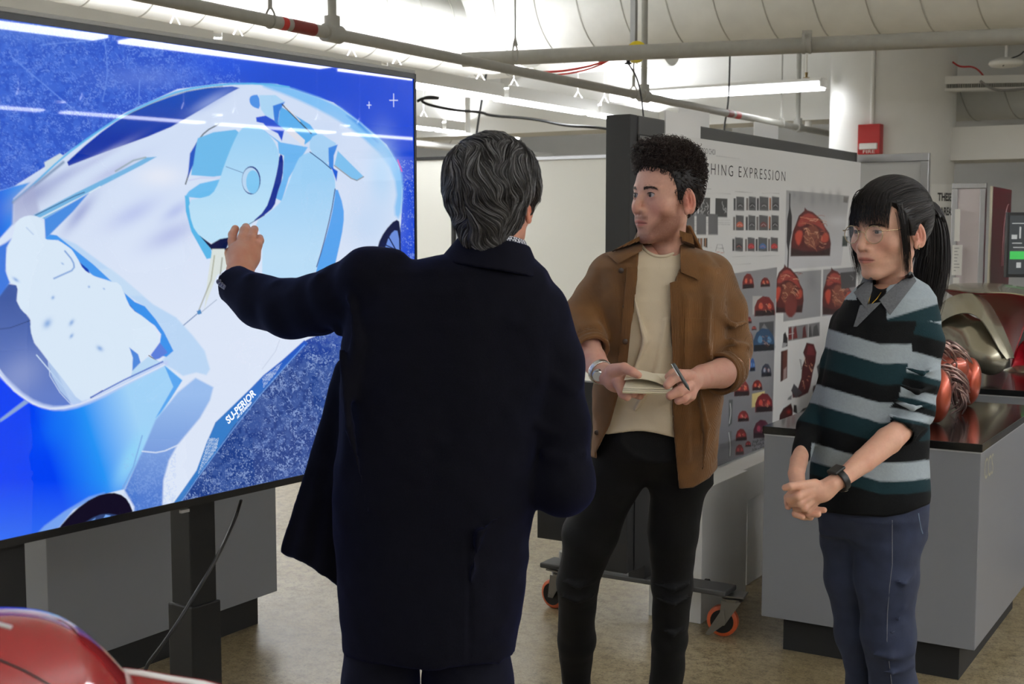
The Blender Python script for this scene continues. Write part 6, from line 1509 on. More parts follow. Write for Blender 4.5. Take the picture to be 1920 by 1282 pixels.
# ================================================================== YOUNG MAN
YB_ = 3.58
B_o = dict(ks=(1, .84, 1), c=(1250, 368, 3.55), yaw=121, pitch=2, roll=0, k=1.11, skin=(208, 160, 140), lip=(172, 98, 92), red=(200, 118, 102), under=(170, 116, 112), iris=(52, 44, 36), beard=(104, 54, 32), beard_k=.72, neck=.88, ny=-.016, nb=.045, nose=1.06, lid=.0052, jaw=1.0)
T_B, TC_B = head_T(B_o)
B = empty('person', W(1160, 1330, 3.95)*np.array([1, 1, 0]), 'person in brown corduroy jacket and cream shirt holding an open notebook and pen', 'person')
hfB = head_fn(B_o); vh, fh = surface_nets(hfB, (-.11, -.13, -.23), (.11, .14, .14), .0022)
skB = skin_plain((216, 168, 148), (208, 140, 122))
rowsB = [(448, 1212, 1272, .05), (462, 1176, 1300, .068), (474, 1138, 1332, .088), (500, 1114, 1362, .105), (560, 1108, 1370, .122), (640, 1122, 1362, .126), (740, 1114, 1352, .126, .02), (820, 1108, 1346, .128, .05), (880, 1106, 1340, .13, .07), (918, 1108, 1332, .13, .08)]
prB = rowsP(rowsB, YB_)
HB_L = [[(1158, 706, 3.32, 16), (1172, 728, 3.30, 10), (1188, 738, 3.27, 8)], [(1160, 712, 3.33, 14), (1178, 734, 3.33, 9), (1200, 742, 3.30, 7.5)], [(1156, 700, 3.36, 14), (1180, 728, 3.38, 8.5), (1205, 736, 3.37, 7)],
        [(1150, 696, 3.31, 15), (1170, 690, 3.275, 10.5), (1186, 697, 3.255, 8.5), (1197, 703, 3.25, 7)], [(1160, 715, 3.30, 13), (1168, 738, 3.28, 9), (1176, 744, 3.27, 8)]]
HB_R = [[(1292, 706, 3.30, 14), (1274, 703, 3.25, 11), (1258, 714, 3.22, 9), (1251, 722, 3.215, 8)], [(1288, 708, 3.33, 14), (1262, 700, 3.30, 9), (1254, 706, 3.27, 8)],
        [(1290, 724, 3.28, 13), (1272, 734, 3.24, 10), (1256, 742, 3.235, 8)], [(1294, 732, 3.29, 12), (1282, 746, 3.26, 9), (1272, 751, 3.26, 8)], [(1300, 722, 3.31, 13), (1296, 742, 3.28, 9), (1286, 752, 3.29, 7.5)]]
def f_hBL(p):
    d = chain(p, [(1096, 645, 3.49, 22), (1110, 672, 3.44, 26), (1130, 700, 3.36, 20), (1150, 706, 3.33, 22)], .005); d = smin(d, s_ell(p, P(1157, 712, 3.325), (.034, .026, .034)), .012)
    return smin(d, hand_fingers(p, HB_L), .005)
def f_hBR(p):
    d = chain(p, [(1384, 682, 3.56, 24), (1352, 700, 3.46, 28), (1318, 706, 3.38, 23), (1300, 712, 3.33, 20)], .005); d = smin(d, s_ell(p, P(1292, 717, 3.31), (.032, .028, .030)), .012)
    return smin(d, hand_fingers(p, HB_R), .005)
def f_bodyB(p):
    d = s_profile(p, shrink(prB[1:7], .035))
    d = smin(d, s_profile(p, [(z_, a_, b_+.03, c_-.045, .07) for z_, a_, b_, c_, d_ in prB[6:8]]), .03)
    d = smin(d, chain(p, [(1135, 520, 3.6, 28), (1092, 600, 3.56, 24), (1112, 670, 3.43, 22)], .02), .02); d = smin(d, chain(p, [(1342, 520, 3.6, 28), (1374, 655, 3.6, 22), (1356, 696, 3.48, 20)], .02), .02)
    d = smin(d, chain(p, [(1150, 880, 3.68, 40), (1090, 1095, 3.84, 26), (1080, 1262, 4.10, 16)], .02), .02); return smin(d, chain(p, [(1275, 880, 3.68, 40), (1258, 1095, 3.78, 28), (1246, 1320, 3.97, 17)], .02), .02)
lo, hi = bounds([(1050, 440, 3.4), (1420, 440, 3.7), (1100, 1330, 4.15)], .05)
pb = part_sdf(f_bodyB, lo, hi, .016, skB)
p1 = part_sdf(f_hBL, *bounds([(1070, 620, 3.55), (1215, 760, 3.22)], .04), .0028, skB); p2 = part_sdf(f_hBR, *bounds([(1235, 650, 3.6), (1410, 770, 3.19)], .04), .0028, skB)
body_obj('body', [(T_B(vh), fh, skin_col(B_o)(vh)), pb, p1, p2], M_skin, B)
for s_ in (-1, 1): eyeball(B_o, s_, (.20, 1, -.04), T_B, B)
M_brow = mat('dark_brown_hair', (66, 46, 36), .6)
build_brows(B_o, hfB, T_B, B, M_brow, .00042); lashes(B_o, hfB, T_B, B, M_brow)
# curly hair
HLB = HL.copy(); HLB[:, 1] += np.array([.0, .0, .0, .0, .0, .0, .0, 0, .004, .008, -.004, -.002, .0])
def capB(p):
    top = np.clip((p[:, 2]-.045)*16, 0, 1)
    d = skull(p)-0.003-0.006*top; d = smin(d, s_ell(p, (0, .055, .104), (.050, .038, .020)), .02)
    d = d+.004*noisev(p, 60, 3)*top; return smax(d, (hairline(p, HLB)-p[:, 2]), .005)
vc, fc = surface_nets(capB, (-.12, -.15, -.12), (.12, .15, .18), .003)
rs_ = np.random.RandomState(8); w_ = np.clip((vc[:, 2]-.035)*22, .25, 1); ix = rs_.choice(len(vc), 5200, p=w_/w_.sum()); sd = vc[ix]; nn_ = grad(capB, sd)
steps = 16; tt = np.linspace(0, 1, steps)[None, :, None]; top = np.clip((sd[:, 2]-.035)*18, 0, 1)[:, None]
ln = (.008+.010*top*(.3+1.3*rs_.rand(len(sd), 1)**1.5))
fl = np.stack([rs_.randn(len(sd))*.5, rs_.randn(len(sd))*.4+.35*top[:, 0]-.5*(1-top[:, 0]), rs_.randn(len(sd))*.3-1.1*(1-top[:, 0])], 1); fl -= nn_*(fl*nn_).sum(1, keepdims=True)
a1 = np.cross(nn_, fl+1e-4); a1 /= np.linalg.norm(a1, axis=1, keepdims=True); a2 = np.cross(a1, nn_)
ph_ = rs_.rand(len(sd), 1, 1)*6.28; tw = 2*math.pi*(.9+.9*rs_.rand(len(sd), 1, 1)); rr_ = (.0016+.0052*top*rs_.rand(len(sd), 1))[:, None, :]
Pth = sd[:, None, :]+nn_[:, None, :]*ln[:, None, :]*np.sin(tt*1.9)+fl[:, None, :]*ln[:, None, :]*tt*1.0+rr_*tt**.5*(np.cos(tw*tt+ph_)*a1[:, None, :]+np.sin(tw*tt+ph_)*a2[:, None, :])
R_ = (.0005+.0011*rs_.rand(len(sd), 1))*np.clip(1.15-tt[0, :, 0][None, :], .2, 1)
v1, f1 = strands_mesh(Pth, R_, 4); c1 = np.repeat(np.array([lin((44, 32, 27))])*(.55+.9*rs_.rand(len(sd), 1)), steps*4, axis=0)
V, Fq = join([(vc, fc), (v1, f1)]); mesh_obj('hair', T_B(V), Fq, M_hairv('dark_curly_hair', .45), B, smooth=True, col=np.concatenate([np.tile(np.array(lin((20, 15, 13))), (len(vc), 1)), c1]))
# t-shirt
M_tee = mat('cream_cotton', (222, 206, 178), .85, noise=.06, nscale=20, bump=.0004, bscale=500)
tee = shrink(prB, .020); tz = P(1200, 805, 3.63)[2]
def f_tee(p):
    d = s_profile(p, tee, 2.3)+.006*noisev(p*np.array([1, 1, .6]), 14, 2)+.002*noisev(p, 45, 6)
    for f in ([(1190, 560, 3.47, 4), (1210, 640, 3.47, 6), (1180, 720, 3.49, 4)], [(1250, 600, 3.47, 3), (1230, 700, 3.48, 5), (1190, 770, 3.50, 3)]): d = smin(d, chain(p, f, .01)+.002, .014)
    d = smax(d, tz+.012*np.sin(p[:, 0]*22)-p[:, 2], .004)
    neck_c = P(1240, 440, 3.55); d = smax(d, -s_ell(p, neck_c, (.060, .16, .057)), .003); return d
lo, hi = bounds([(1090, 440, 3.42), (1390, 440, 3.8), (1200, 815, 3.5)], .04); tee_o = sculpt('shirt', f_tee, lo, hi, .0048, M_tee, B)
rp = []
for a in np.linspace(-3.0, -.14, 40):
    x = 1240+42.5*math.cos(a); y = 440-40.5*math.sin(a); q = on_sdf(f_tee, x, y, 3.2, 3.66, 0.001)
    if q is not None: rp.append(c2w(q))
if len(rp) > 4: obj('neck_rib', MB().tube(rp, .0042, 8), M_tee, tee_o, smooth=True)
# jacket: outer shell with open front
M_cord = mat('brown_corduroy', (122, 80, 32), .8, noise=.4, nscale=12, wave=.0007, wscale=170, sheen=.15)
M_cordd = M_cord
opl = np.array([(440, 1206), (460, 1199), (485, 1197), (523, 1195), (591, 1188), (625, 1180), (678, 1172), (734, 1161), (796, 1144), (858, 1113), (930, 1100)], float)
opr = np.array([(440, 1276), (466, 1283), (496, 1277), (523, 1266), (578, 1257), (616, 1256), (686, 1262), (757, 1260), (801, 1262), (917, 1273), (930, 1274)], float)
hemp = np.array([(1060, 850), (1113, 858), (1200, 900), (1273, 917), (1300, 914), (1330, 896), (1350, 872), (1400, 860)], float)
def f_jacketB(p):
    d = s_profile(p, prB, 2.3)
    d = smin(d, chain(p, [(1140, 512, 3.6, 36), (1116, 560, 3.59, 38), (1094, 598, 3.56, 39), (1104, 640, 3.48, 36)], .02), .022)
    d = smin(d, chain(p, [(1338, 514, 3.6, 38), (1358, 580, 3.61, 39), (1370, 650, 3.61, 40), (1366, 690, 3.54, 38)], .02), .022)
    d = d+.010*noisev(p*np.array([1, 1, .55]), 13, 4)+.004*noisev(p, 32, 5)
    for f in ([(1345, 590, 3.50, 5), (1375, 610, 3.52, 7), (1400, 605, 3.56, 4)], [(1340, 650, 3.50, 4), (1372, 640, 3.51, 7), (1404, 650, 3.55, 4)], [(1330, 560, 3.48, 5), (1325, 640, 3.46, 7), (1340, 700, 3.48, 4)], [(1066, 600, 3.50, 4), (1090, 618, 3.47, 7), (1120, 612, 3.48, 4)], [(1310, 720, 3.47, 4), (1325, 800, 3.5, 8), (1318, 880, 3.52, 4)],
              [(1288, 560, 3.465, 4), (1282, 700, 3.47, 6), (1290, 860, 3.52, 4)]): d = smin(d, chain(p, f, .01)+.003, .018)
    # front opening and hem from the camera-side outline
    px_ = proj(p); L_ = np.interp(px_[:, 1], opl[:, 0], opl[:, 1]); R__ = np.interp(px_[:, 1], opr[:, 0], opr[:, 1]); s_ = YB_/F
    op = np.maximum(L_-px_[:, 0], px_[:, 0]-R__)*s_
    inner = s_profile(p, shrink(prB, .012), 2.3); front = p[:, 1]-(YB_+.02)
    op = np.maximum(op, front); d = smax(d, -op, .004)
    d = smax(d, -np.maximum(inner, (500-px_[:, 1])*s_), .003)      # hollow body
    d = smax(d, (px_[:, 1]-np.interp(px_[:, 0], hemp[:, 0], hemp[:, 1]))*s_, .004)
    # open sleeve ends
    for c0, c1, r_ in (((1104, 640, 3.48), (1118, 672, 3.42), 30), ((1366, 690, 3.54), (1345, 706, 3.46), 31)):
        d = smax(d, -pcone(p, (*c0, r_), (*c1, r_)), .003)
    return smax(d, -chain(p, [(1243, 420, 3.55, 48), (1243, 462, 3.55, 50)], 0), .006)
lo, hi = bounds([(1045, 440, 3.42), (1420, 440, 3.8), (1200, 925, 3.5)], .04); jb = sculpt('jacket', f_jacketB, lo, hi, .0046, M_cord, B)
# rolled cuffs
def cuff(c, ax_, R0, w_, nm='rolled_cuff'):
    c = P(*c); ax_ = unit(ax_)
    def fn(p):
        q = p-c; h = q@ax_; r_ = np.linalg.norm(q-h[:, None]*ax_, axis=1); d = np.abs(r_-(R0+.10*np.abs(h)+.002*np.sin(h*420)))-.0055; return smax(d, np.abs(h)-w_, .004)+.003*noisev(p, 45, 3)
    sculpt(nm, fn, c-.11, c+.11, .0035, M_cord, jb)
cuff((1355, 699, 3.50), P(1330, 704, 3.42)-P(1372, 690, 3.54), .051, .024)
cuff((1106, 652, 3.46), P(1124, 685, 3.39)-P(1096, 628, 3.50), .046, .016)
def ssheet(nm, pix, m, parent, fn, thick=.004, off=.004, y0=3.1, y1=3.8, n=14, sub=True):
    # cloth flap laid over an implicit surface; pix quad corners TL,TR,BR,BL
    q = np.array(pix, float); V = []
    for j in range(n+1):
        for i in range(n+1):
            u, v = i/n, j/n; x, y = (q[0]*(1-u)+q[1]*u)*(1-v)+(q[3]*(1-u)+q[2]*u)*v
            s_ = on_sdf(fn, x, y, y0, y1, 0); V.append(s_ if s_ is not None else (np.nan,)*3)
    V = np.array(V); bad = np.isnan(V[:, 0])
    if bad.any():
        Yd = np.nanmean(V[:, 1]) if (~bad).any() else 3.5; k = 0
        for j in range(n+1):
            for i in range(n+1):
                if bad[k]:
                    u, v = i/n, j/n; x, y = (q[0]*(1-u)+q[1]*u)*(1-v)+(q[3]*(1-u)+q[2]*u)*v; V[k] = P(x, y, Yd)
                k += 1
    V = V+np.array([0, -off, 0]); Bk = V+np.array([0, thick, 0]); m_ = MB()
    V2 = np.concatenate([V, Bk]); N_ = (n+1)**2; fs = []
    for j in range(n):
        for i in range(n):
            a = j*(n+1)+i; fs.append((a, a+n+1, a+n+2, a+1)); fs.append((a+N_, a+N_+1, a+N_+n+2, a+N_+n+1))
    rim = list(range(n+1))+[(n+1)*j+n for j in range(1, n+1)]+[(n+1)*n+i for i in range(n-1, -1, -1)]+[(n+1)*j for j in range(n-1, 0, -1)]
    for k in range(len(rim)): a, b = rim[k], rim[(k+1) % len(rim)]; fs.append((a, b, b+N_, a+N_))
    m_.add(c2w(V2), fs); return obj(nm, m_, m, parent, smooth='auto')
f_over = lambda p: np.minimum(f_jacketB(p), f_tee(p))
def f_torB(p): return s_profile(p, prB, 2.3)-.002
ssheet('collar_flap', [(1207, 438), (1203, 470), (1158, 494), (1137, 476)], M_cord, jb, f_torB, .006, .008)
ssheet('collar_flap', [(1274, 432), (1298, 440), (1313, 526), (1276, 510)], M_cord, jb, f_torB, .006, .008)
ssheet('front_placket', [(1256, 530), (1270, 526), (1276, 700), (1262, 700)], M_cord, jb, f_torB, .004, .004); ssheet('front_placket', [(1176, 500), (1194, 500), (1176, 680), (1158, 680)], M_cord, jb, f_torB, .004, .005)
ssheet('chest_pocket', [(1284, 596), (1340, 598), (1334, 684), (1282, 690)], M_cord, jb, f_jacketB, .003, .002)
def f_backcollar(p):
    c = P(1248, 442, 3.59); q = p-c; h = q[:, 2]; r_ = np.sqrt((q[:, 0]/1.0)**2+(q[:, 1])**2); d = np.abs(r_-(.080-h*.5))-.0045; d = smax(d, np.abs(h+.010)-.040, .004); return smax(d, -(q[:, 1]+.022+.0*h), .004)
cB = P(1244, 446, 3.57); sculpt('collar', f_backcollar, cB-.13, cB+.13, .0035, M_cord, jb)
for px_, py_ in ((1164, 507), (1172, 575), (1119, 810), (1172, 640)):
    q = on_sdf(f_jacketB, px_, py_, 3.2, 3.8)
    if q is not None: obj('button', MB().lathe(c2w(q)-ry*.003, -ry, [(0, .0075), (.003, .0075), (.004, .005)], 14), mat('brown_button', (52, 34, 22), .35), jb, smooth='auto')
# trousers
M_blk = mat('black_denim', (17, 17, 18), .8, noise=.25, nscale=30, bump=.0005, bscale=500, spec=.25)
def f_trB(p):
    d = chain(p, [(1160, 838, 3.68, 46), (1148, 900, 3.70, 52), (1107, 1000, 3.77, 51), (1083, 1095, 3.84, 38), (1080, 1200, 4.0, 35), (1080, 1272, 4.10, 28)], .02)
    d = smin(d, chain(p, [(1262, 838, 3.68, 50), (1272, 900, 3.69, 52), (1262, 1000, 3.73, 46), (1260, 1095, 3.78, 38), (1256, 1200, 3.88, 33), (1246, 1310, 3.97, 31)], .02), .008)
    d = smin(d, s_profile(p, rowsP([(772, 1142, 1332, .112, -.06), (820, 1130, 1330, .118, -.05), (855, 1122, 1330, .112, -.02), (885, 1124, 1326, .08), (905, 1136, 1312, .035)], 3.68), 2.3), .045)
    d = d+.007*noisev(p, 15, 4)
    for f in ([(1230, 1095, 3.71, 4), (1262, 1105, 3.70, 6), (1292, 1095, 3.72, 3)], [(1232, 1122, 3.72, 4), (1262, 1132, 3.71, 6), (1294, 1120, 3.73, 3)], [(1056, 1090, 3.77, 4), (1085, 1100, 3.75, 6), (1112, 1088, 3.77, 3)], [(1052, 1118, 3.79, 3), (1080, 1126, 3.78, 6), (1110, 1116, 3.8, 3)], [(1240, 1180, 3.78, 3), (1262, 1190, 3.78, 5), (1282, 1178, 3.8, 3)]): d = smin(d, chain(p, f, .01)+.002, .014)
    return d
lo, hi = bounds([(1040, 780, 3.6), (1340, 780, 3.8), (1080, 1330, 4.15)], .06); sculpt('trousers', f_trB, lo, hi, .006, M_blk, B)
q = Zc(1078, 1318, 0.0); shoe('shoe', (q[0]+.02, 4.20), 158, M_shoe, B); q = Zc(1246, 1368, 0.0); shoe('shoe', (q[0]+.02, 4.03), 160, M_shoe, B)
# wrist watch
M_silver = mat('silver_metal', (200, 200, 198), .25, metal=.9)
def band_on(c, ax_, R0, w_, th, m, nm, parent, asp=1.0):
    c = P(*c); ax_ = unit(ax_)
    def fn(p):
        q = p-c; h = q@ax_; r_ = np.linalg.norm(q-h[:, None]*ax_, axis=1); return smax(np.abs(r_-R0)-th, np.abs(h)-w_, .001)
    return sculpt(nm, fn, c-.06, c+.06, .0022, m, parent)
wb = band_on((1126, 697, 3.37), P(1150, 706, 3.33)-P(1110, 672, 3.44), .0315, .0085, .0022, M_silver, 'wristwatch', B)
qd = P(1122, 704, 3.335); obj('watch_case', MB().lathe(c2w(qd), c2w(np.array([-.25, -1, -.45])), [(-.006, .017), (.003, .017), (.005, .0145)], 28), M_silver, wb, smooth='auto')
obj('watch_face', MB().lathe(c2w(qd)+unit(c2w(np.array([-.25, -1, -.45])))*.005, c2w(np.array([-.25, -1, -.45])), [(0, .0145), (.001, .014)], 28), mat('watch_dial', (214, 214, 208), .2, coat=.6), wb, smooth='auto')
# notebook and pen, held
M_page = mat('cream_paper', (232, 222, 196), .8); M_cover = mat('notebook_cover', (206, 196, 160), .7)
nb = empty('notebook', c2w(P(1215, 730, 3.3)), 'open cream paged pocket notebook held by the young man above his waist', 'notebook')
def quadbox(pix, zth, m, nm):
    a = [P(*q) for q in pix]; mb = MB(); mb.prism([c2w(q) for q in a], (0, 0, zth)); return obj(nm, mb, m, nb)
base = [(1167, 737, 3.24), (1258, 739, 3.24), (1252, 712, 3.36), (1178, 708, 3.36)]
quadbox(base, .002, M_cover, 'cover')
for i, (sh_, m_) in enumerate([(0, M_page), (1, M_page), (2, M_page)]):
    b_ = [(x+sh_*1.0, y-2.0-i*3.4, Yd) for x, y, Yd in base]; quadbox(b_, .0032, m_, 'pages')
pg = MB(); g_ = []
for i in range(9):
    t = i/8; up_ = math.sin(t*math.pi)*.010+.012*(1-t)
    g_.append((P(1170+90*t, 724+10*t*t, 3.245)+np.array([0, 0, up_+.004]), P(1178+70*t, 697+12*t, 3.35)+np.array([0, 0, up_*.6])))
vv = [c2w(x) for a in g_ for x in a]; vv2 = [v_-np.array([0, 0, .0008]) for v_ in vv]
fs = [(2*i, 2*i+1, 2*i+3, 2*i+2) for i in range(8)]; n_ = len(vv); fs += [tuple(k+n_ for k in f[::-1]) for f in fs[:8]]
pg.add(vv+vv2, fs); obj('turned_page', pg, M_page, nb, smooth=True)
ms = MB()
for (x0, y0, x1, y1) in ((1180, 716, 1190, 719), (1182, 712, 1194, 716), (1181, 720, 1187, 722)):
    a, b = P(x0, y0, 3.28)+np.array([0, 0, .002]), P(x1, y1, 3.28)+np.array([0, 0, .002])
pn = empty('pen', c2w(P(1275, 705, 3.2)), 'slim dark grey pen in the young man\'s writing hand', 'pen')
a, b = c2w(P(1262, 681, 3.215)), c2w(P(1293, 732, 3.20)); ax_ = unit(b-a); L_ = np.linalg.norm(b-a)
obj('barrel', MB().lathe(a, ax_, [(0, .0035), (.003, .0048), (L_-.012, .0045), (L_-.010, .0036)], 14), mat('pen_grey', (70, 74, 74), .3), pn, smooth='auto'); obj('tip', MB().lathe(b-ax_*.010, ax_, [(0, .0036), (.007, .002), (.010, .0008)], 12), mat('pen_green', (40, 60, 56), .3), pn, smooth='auto')
obj('clip', MB().obox(a+ax_*.02+c2w(np.array([-.0055, -.002, 0])), ax_, rx, np.cross(ax_, rx), .018, .0012, .001), M_steel, pn)
# ================================================================== YOUNG WOMAN
YC = 3.2
C_o = dict(c=(1668, 431, 3.2), yaw=126, pitch=-3, roll=0, k=1.0, skin=(216, 170, 148), lip=(168, 94, 88), red=(204, 132, 116), under=(176, 120, 116), iris=(36, 24, 18), nose=.9, lid=.0034, jaw=1.0, chin=.86, neck=.80, ny=-.022)
T_C, TC_C = head_T(C_o)
Cw = empty('person', W(1665, 1600, 3.2)*np.array([1, 1, 0]), 'person with black ponytail and round glasses in a striped sweater, hands clasped', 'person')
hfC = head_fn(C_o); vh, fh = surface_nets(hfC, (-.11, -.13, -.23), (.11, .14, .14), .002)
skC = skin_plain((216, 170, 146), (208, 148, 126))
rowsC = [(518, 1640, 1712, .05), (534, 1612, 1738, .068), (556, 1588, 1752, .088), (600, 1566, 1758, .104), (680, 1552, 1746, .112), (760, 1538, 1738, .116), (850, 1524, 1736, .122), (920, 1522, 1742, .128), (968, 1530, 1738, .126)]
prC = rowsP(rowsC, YC)
def f_aCL(p):   # her left arm and hand (right side of the picture)
    d = chain(p, [(1692, 804, 3.07, 22), (1665, 826, 3.02, 26), (1620, 864, 2.97, 22), (1580, 896, 2.93, 16.5), (1560, 908, 2.92, 17)], .004)
    d = smin(d, s_ell(p, P(1535, 922, 2.92), (.036, .024, .026)), .015)
    return smin(d, hand_fingers(p, [[(1528, 908, 2.915, 11), (1500, 910, 2.90, 8.5), (1482, 912, 2.895, 7.5), (1472, 914, 2.90, 6.5)], [(1520, 918, 2.91, 11), (1496, 930, 2.895, 8.5), (1481, 936, 2.91, 7.5), (1478, 930, 2.93, 6.5)], [(1520, 926, 2.91, 11), (1500, 942, 2.90, 8.5), (1484, 944, 2.92, 7.5)], [(1524, 934, 2.915, 10), (1508, 951, 2.905, 8), (1492, 953, 2.93, 7)], [(1530, 938, 2.92, 9), (1516, 956, 2.92, 7.2), (1502, 958, 2.95, 6.5)]]), .004)
def f_aCR(p):
    d = chain(p, [(1508, 830, 3.155, 12.5), (1498, 864, 3.08, 16.5), (1493, 888, 3.0, 15.5), (1497, 915, 2.97, 15)], .003)
    d = smin(d, s_ell(p, P(1505, 935, 2.965), (.030, .020, .030)), .012)
    return smin(d, hand_fingers(p, [[(1490, 920, 2.96, 10), (1476, 934, 2.94, 7.5), (1471, 944, 2.935, 6.5), (1478, 950, 2.93, 6)], [(1498, 950, 2.95, 9), (1492, 963, 2.93, 7), (1504, 969, 2.92, 6)], [(1506, 950, 2.95, 9), (1516, 963, 2.935, 7), (1534, 964, 2.925, 6)], [(1514, 946, 2.95, 9), (1530, 956, 2.94, 6.8), (1545, 956, 2.93, 5.8)], [(1500, 952, 2.97, 9), (1508, 968, 2.95, 6.8), (1520, 970, 2.94, 6)]]), .004)
def f_bodyC(p):
    d = s_profile(p, shrink(prC[1:], .03)); d = smin(d, chain(p, [(1718, 598, 3.17, 24), (1706, 780, 3.13, 22), (1690, 806, 3.06, 22)], .02), .02); d = smin(d, chain(p, [(1590, 610, 3.26, 20), (1538, 780, 3.26, 14), (1509, 835, 3.15, 11)], .02), .02)
    d = smin(d, chain(p, [(1660, 1000, 3.2, 45), (1664, 1190, 3.18, 30), (1690, 1560, 3.26, 18)], .02), .02); return smin(d, chain(p, [(1592, 1000, 3.27, 36), (1606, 1190, 3.28, 22), (1632, 1545, 3.34, 16)], .02), .02)
lo, hi = bounds([(1480, 510, 3.1), (1790, 510, 3.3), (1650, 1590, 3.35)], .06)
pb = part_sdf(f_bodyC, lo, hi, .016, skC); p1 = part_sdf(f_aCL, *bounds([(1455, 790, 3.1), (1720, 975, 2.88)], .03), .0026, skC); p2 = part_sdf(f_aCR, *bounds([(1455, 810, 3.18), (1560, 980, 2.9)], .03), .0026, skC)
body_obj('body', [(T_C(vh), fh, skin_col(C_o)(vh)), pb, p1, p2], M_skin, Cw)
for s_ in (-1, 1): eyeball(C_o, s_, (.15, 1, -.02), T_C, Cw)
build_brows(C_o, hfC, T_C, Cw, M_brow, .0005); lashes(C_o, hfC, T_C, Cw, M_brow)
# hair: cap pulled back, fringe, side locks, ponytail
HLC = HL.copy(); HLC[:, 1] += np.array([.0, .0, .0, .004, .006, .004, .0, 0, .0, .0, -.0, -.0, .0])
tie = np.array([0.0, -.118, .052])
def capC(p):
    d = skull(p)-0.013; d = smin(d, s_ell(p, tie+np.array([0, .01, 0]), (.022, .022, .022)), .03); return smax(d, (hairline(p, HLC)-p[:, 2]), .006)
vc, fc = surface_nets(capC, (-.12, -.16, -.12), (.12, .15, .16), .003)
rs_ = np.random.RandomState(12); ix = rs_.choice(len(vc), 6500); sd = vc[ix]
def dirC(p): return tie-p
v1, f1, c1 = flowhair(C_o, capC, sd, dirC, T_C, 12, .0085, .0004, .0048, .0004+.0007*rs_.rand(len(sd)), np.array([lin((26, 21, 20))])*(.4+1.3*rs_.rand(len(sd), 1)), wob=.25)
parts = [(vc, fc), (v1, f1)]; cols = [np.tile(np.array(lin((20, 17, 17))), (len(vc), 1)), c1]
def addstr(Pth, r0, tone=(26, 21, 20)):
    n, m_ = Pth.shape[:2]; rr = (r0*(.5+rs_.rand(n, 1)))*np.clip(1.25-np.linspace(0, 1, m_)[None, :], .3, 1); v, f = strands_mesh(Pth, rr, 3); parts.append((v, f)); cols.append(np.repeat(np.array([lin(tone)])*(.4+1.3*rs_.rand(n, 1)), m_*3, axis=0))
def bez(A_, B_, C_, D_, m_=12):
    t = np.linspace(0, 1, m_)[None, :, None]; return A_[:, None]*(1-t)**3+3*B_[:, None]*t*(1-t)**2+3*C_[:, None]*t*t*(1-t)+D_[:, None]*t**3
n = 620; u = rs_.rand(n)*2-1; a = u*1.05            # fringe
root = np.stack([.055*np.sin(a)+rs_.randn(n)*.004, .045+.035*np.cos(a)+rs_.randn(n)*.004-.02, .108-.018*np.abs(u)+rs_.randn(n)*.003], 1)
tipz = .020+.006*rs_.randn(n)+.012*(rs_.rand(n) > .8)-.022*np.clip(np.abs(u)-.6, 0, 1)
tip = np.stack([.064*np.sin(a*1.02)+rs_.randn(n)*.002, .040+.066*np.cos(a), tipz], 1)
mid1 = root+np.stack([.012*np.sin(a), .034*np.cos(a), -.006+0*a], 1); mid2 = np.stack([.068*np.sin(a), .046+.066*np.cos(a), tipz+.035], 1)
addstr(bez(root, mid1, mid2, tip), .0007)
for side in (-1, 1):                                # side locks in front of the ears
    n = 130; root = np.stack([side*(.068+rs_.randn(n)*.003), .045+rs_.randn(n)*.006, .055+rs_.randn(n)*.008], 1); ln = .14+.03*rs_.rand(n)
    tip = root+np.stack([side*(.004+rs_.randn(n)*.004), -.012-.012*rs_.rand(n), -ln], 1); addstr(bez(root, root+[side*.014, .004, -.03], tip+np.array([side*.008, .012, .06]), tip), .0006)
n = 1500; th_ = rs_.rand(n)*6.28; rr = np.sqrt(rs_.rand(n))          # ponytail
root = tie+np.stack([.010*rr*np.cos(th_), -.012+0*th_, .010*rr*np.sin(th_)], 1)
L2 = .23+.05*rs_.rand(n); w0 = .042+.018*rs_.rand(n)
tip = tie+np.stack([.8*w0*rr*np.cos(th_), -.052-.030*rr*np.sin(th_)+rs_.randn(n)*.005+.03, -L2], 1)
addstr(bez(root, tie+np.stack([.026*rr*np.cos(th_), -.070-.022*rr*np.sin(th_), .026+.022*rr*np.sin(th_)], 1), tie+np.stack([w0*1.1*rr*np.cos(th_), -.080-w0*1.0*rr*np.sin(th_), -.12+0*th_], 1), tip, 16), .0011)
n = 260; root = np.stack([(rs_.rand(n)-.5)*.09, -.095+rs_.randn(n)*.005, -.06+rs_.randn(n)*.015], 1); addstr(bez(root, root+[0, -.015, .03], root*0+tie+[0, -.02, -.03], np.tile(tie, (n, 1)), 8), .0006)
V, Fq = join(parts); hw = mesh_obj('hair', T_C(V), Fq, M_hairv('black_hair', .42), Cw, smooth=True, col=np.concatenate(cols))
sculpt('hair_tie', lambda p: ring(p, tie+np.array([0, -.008, .0]), (0, -1, .2), .0135, .0028), tie-.04, tie+.04, .0015, mat('pale_tie', (190, 180, 160), .4), hw, T=T_C)
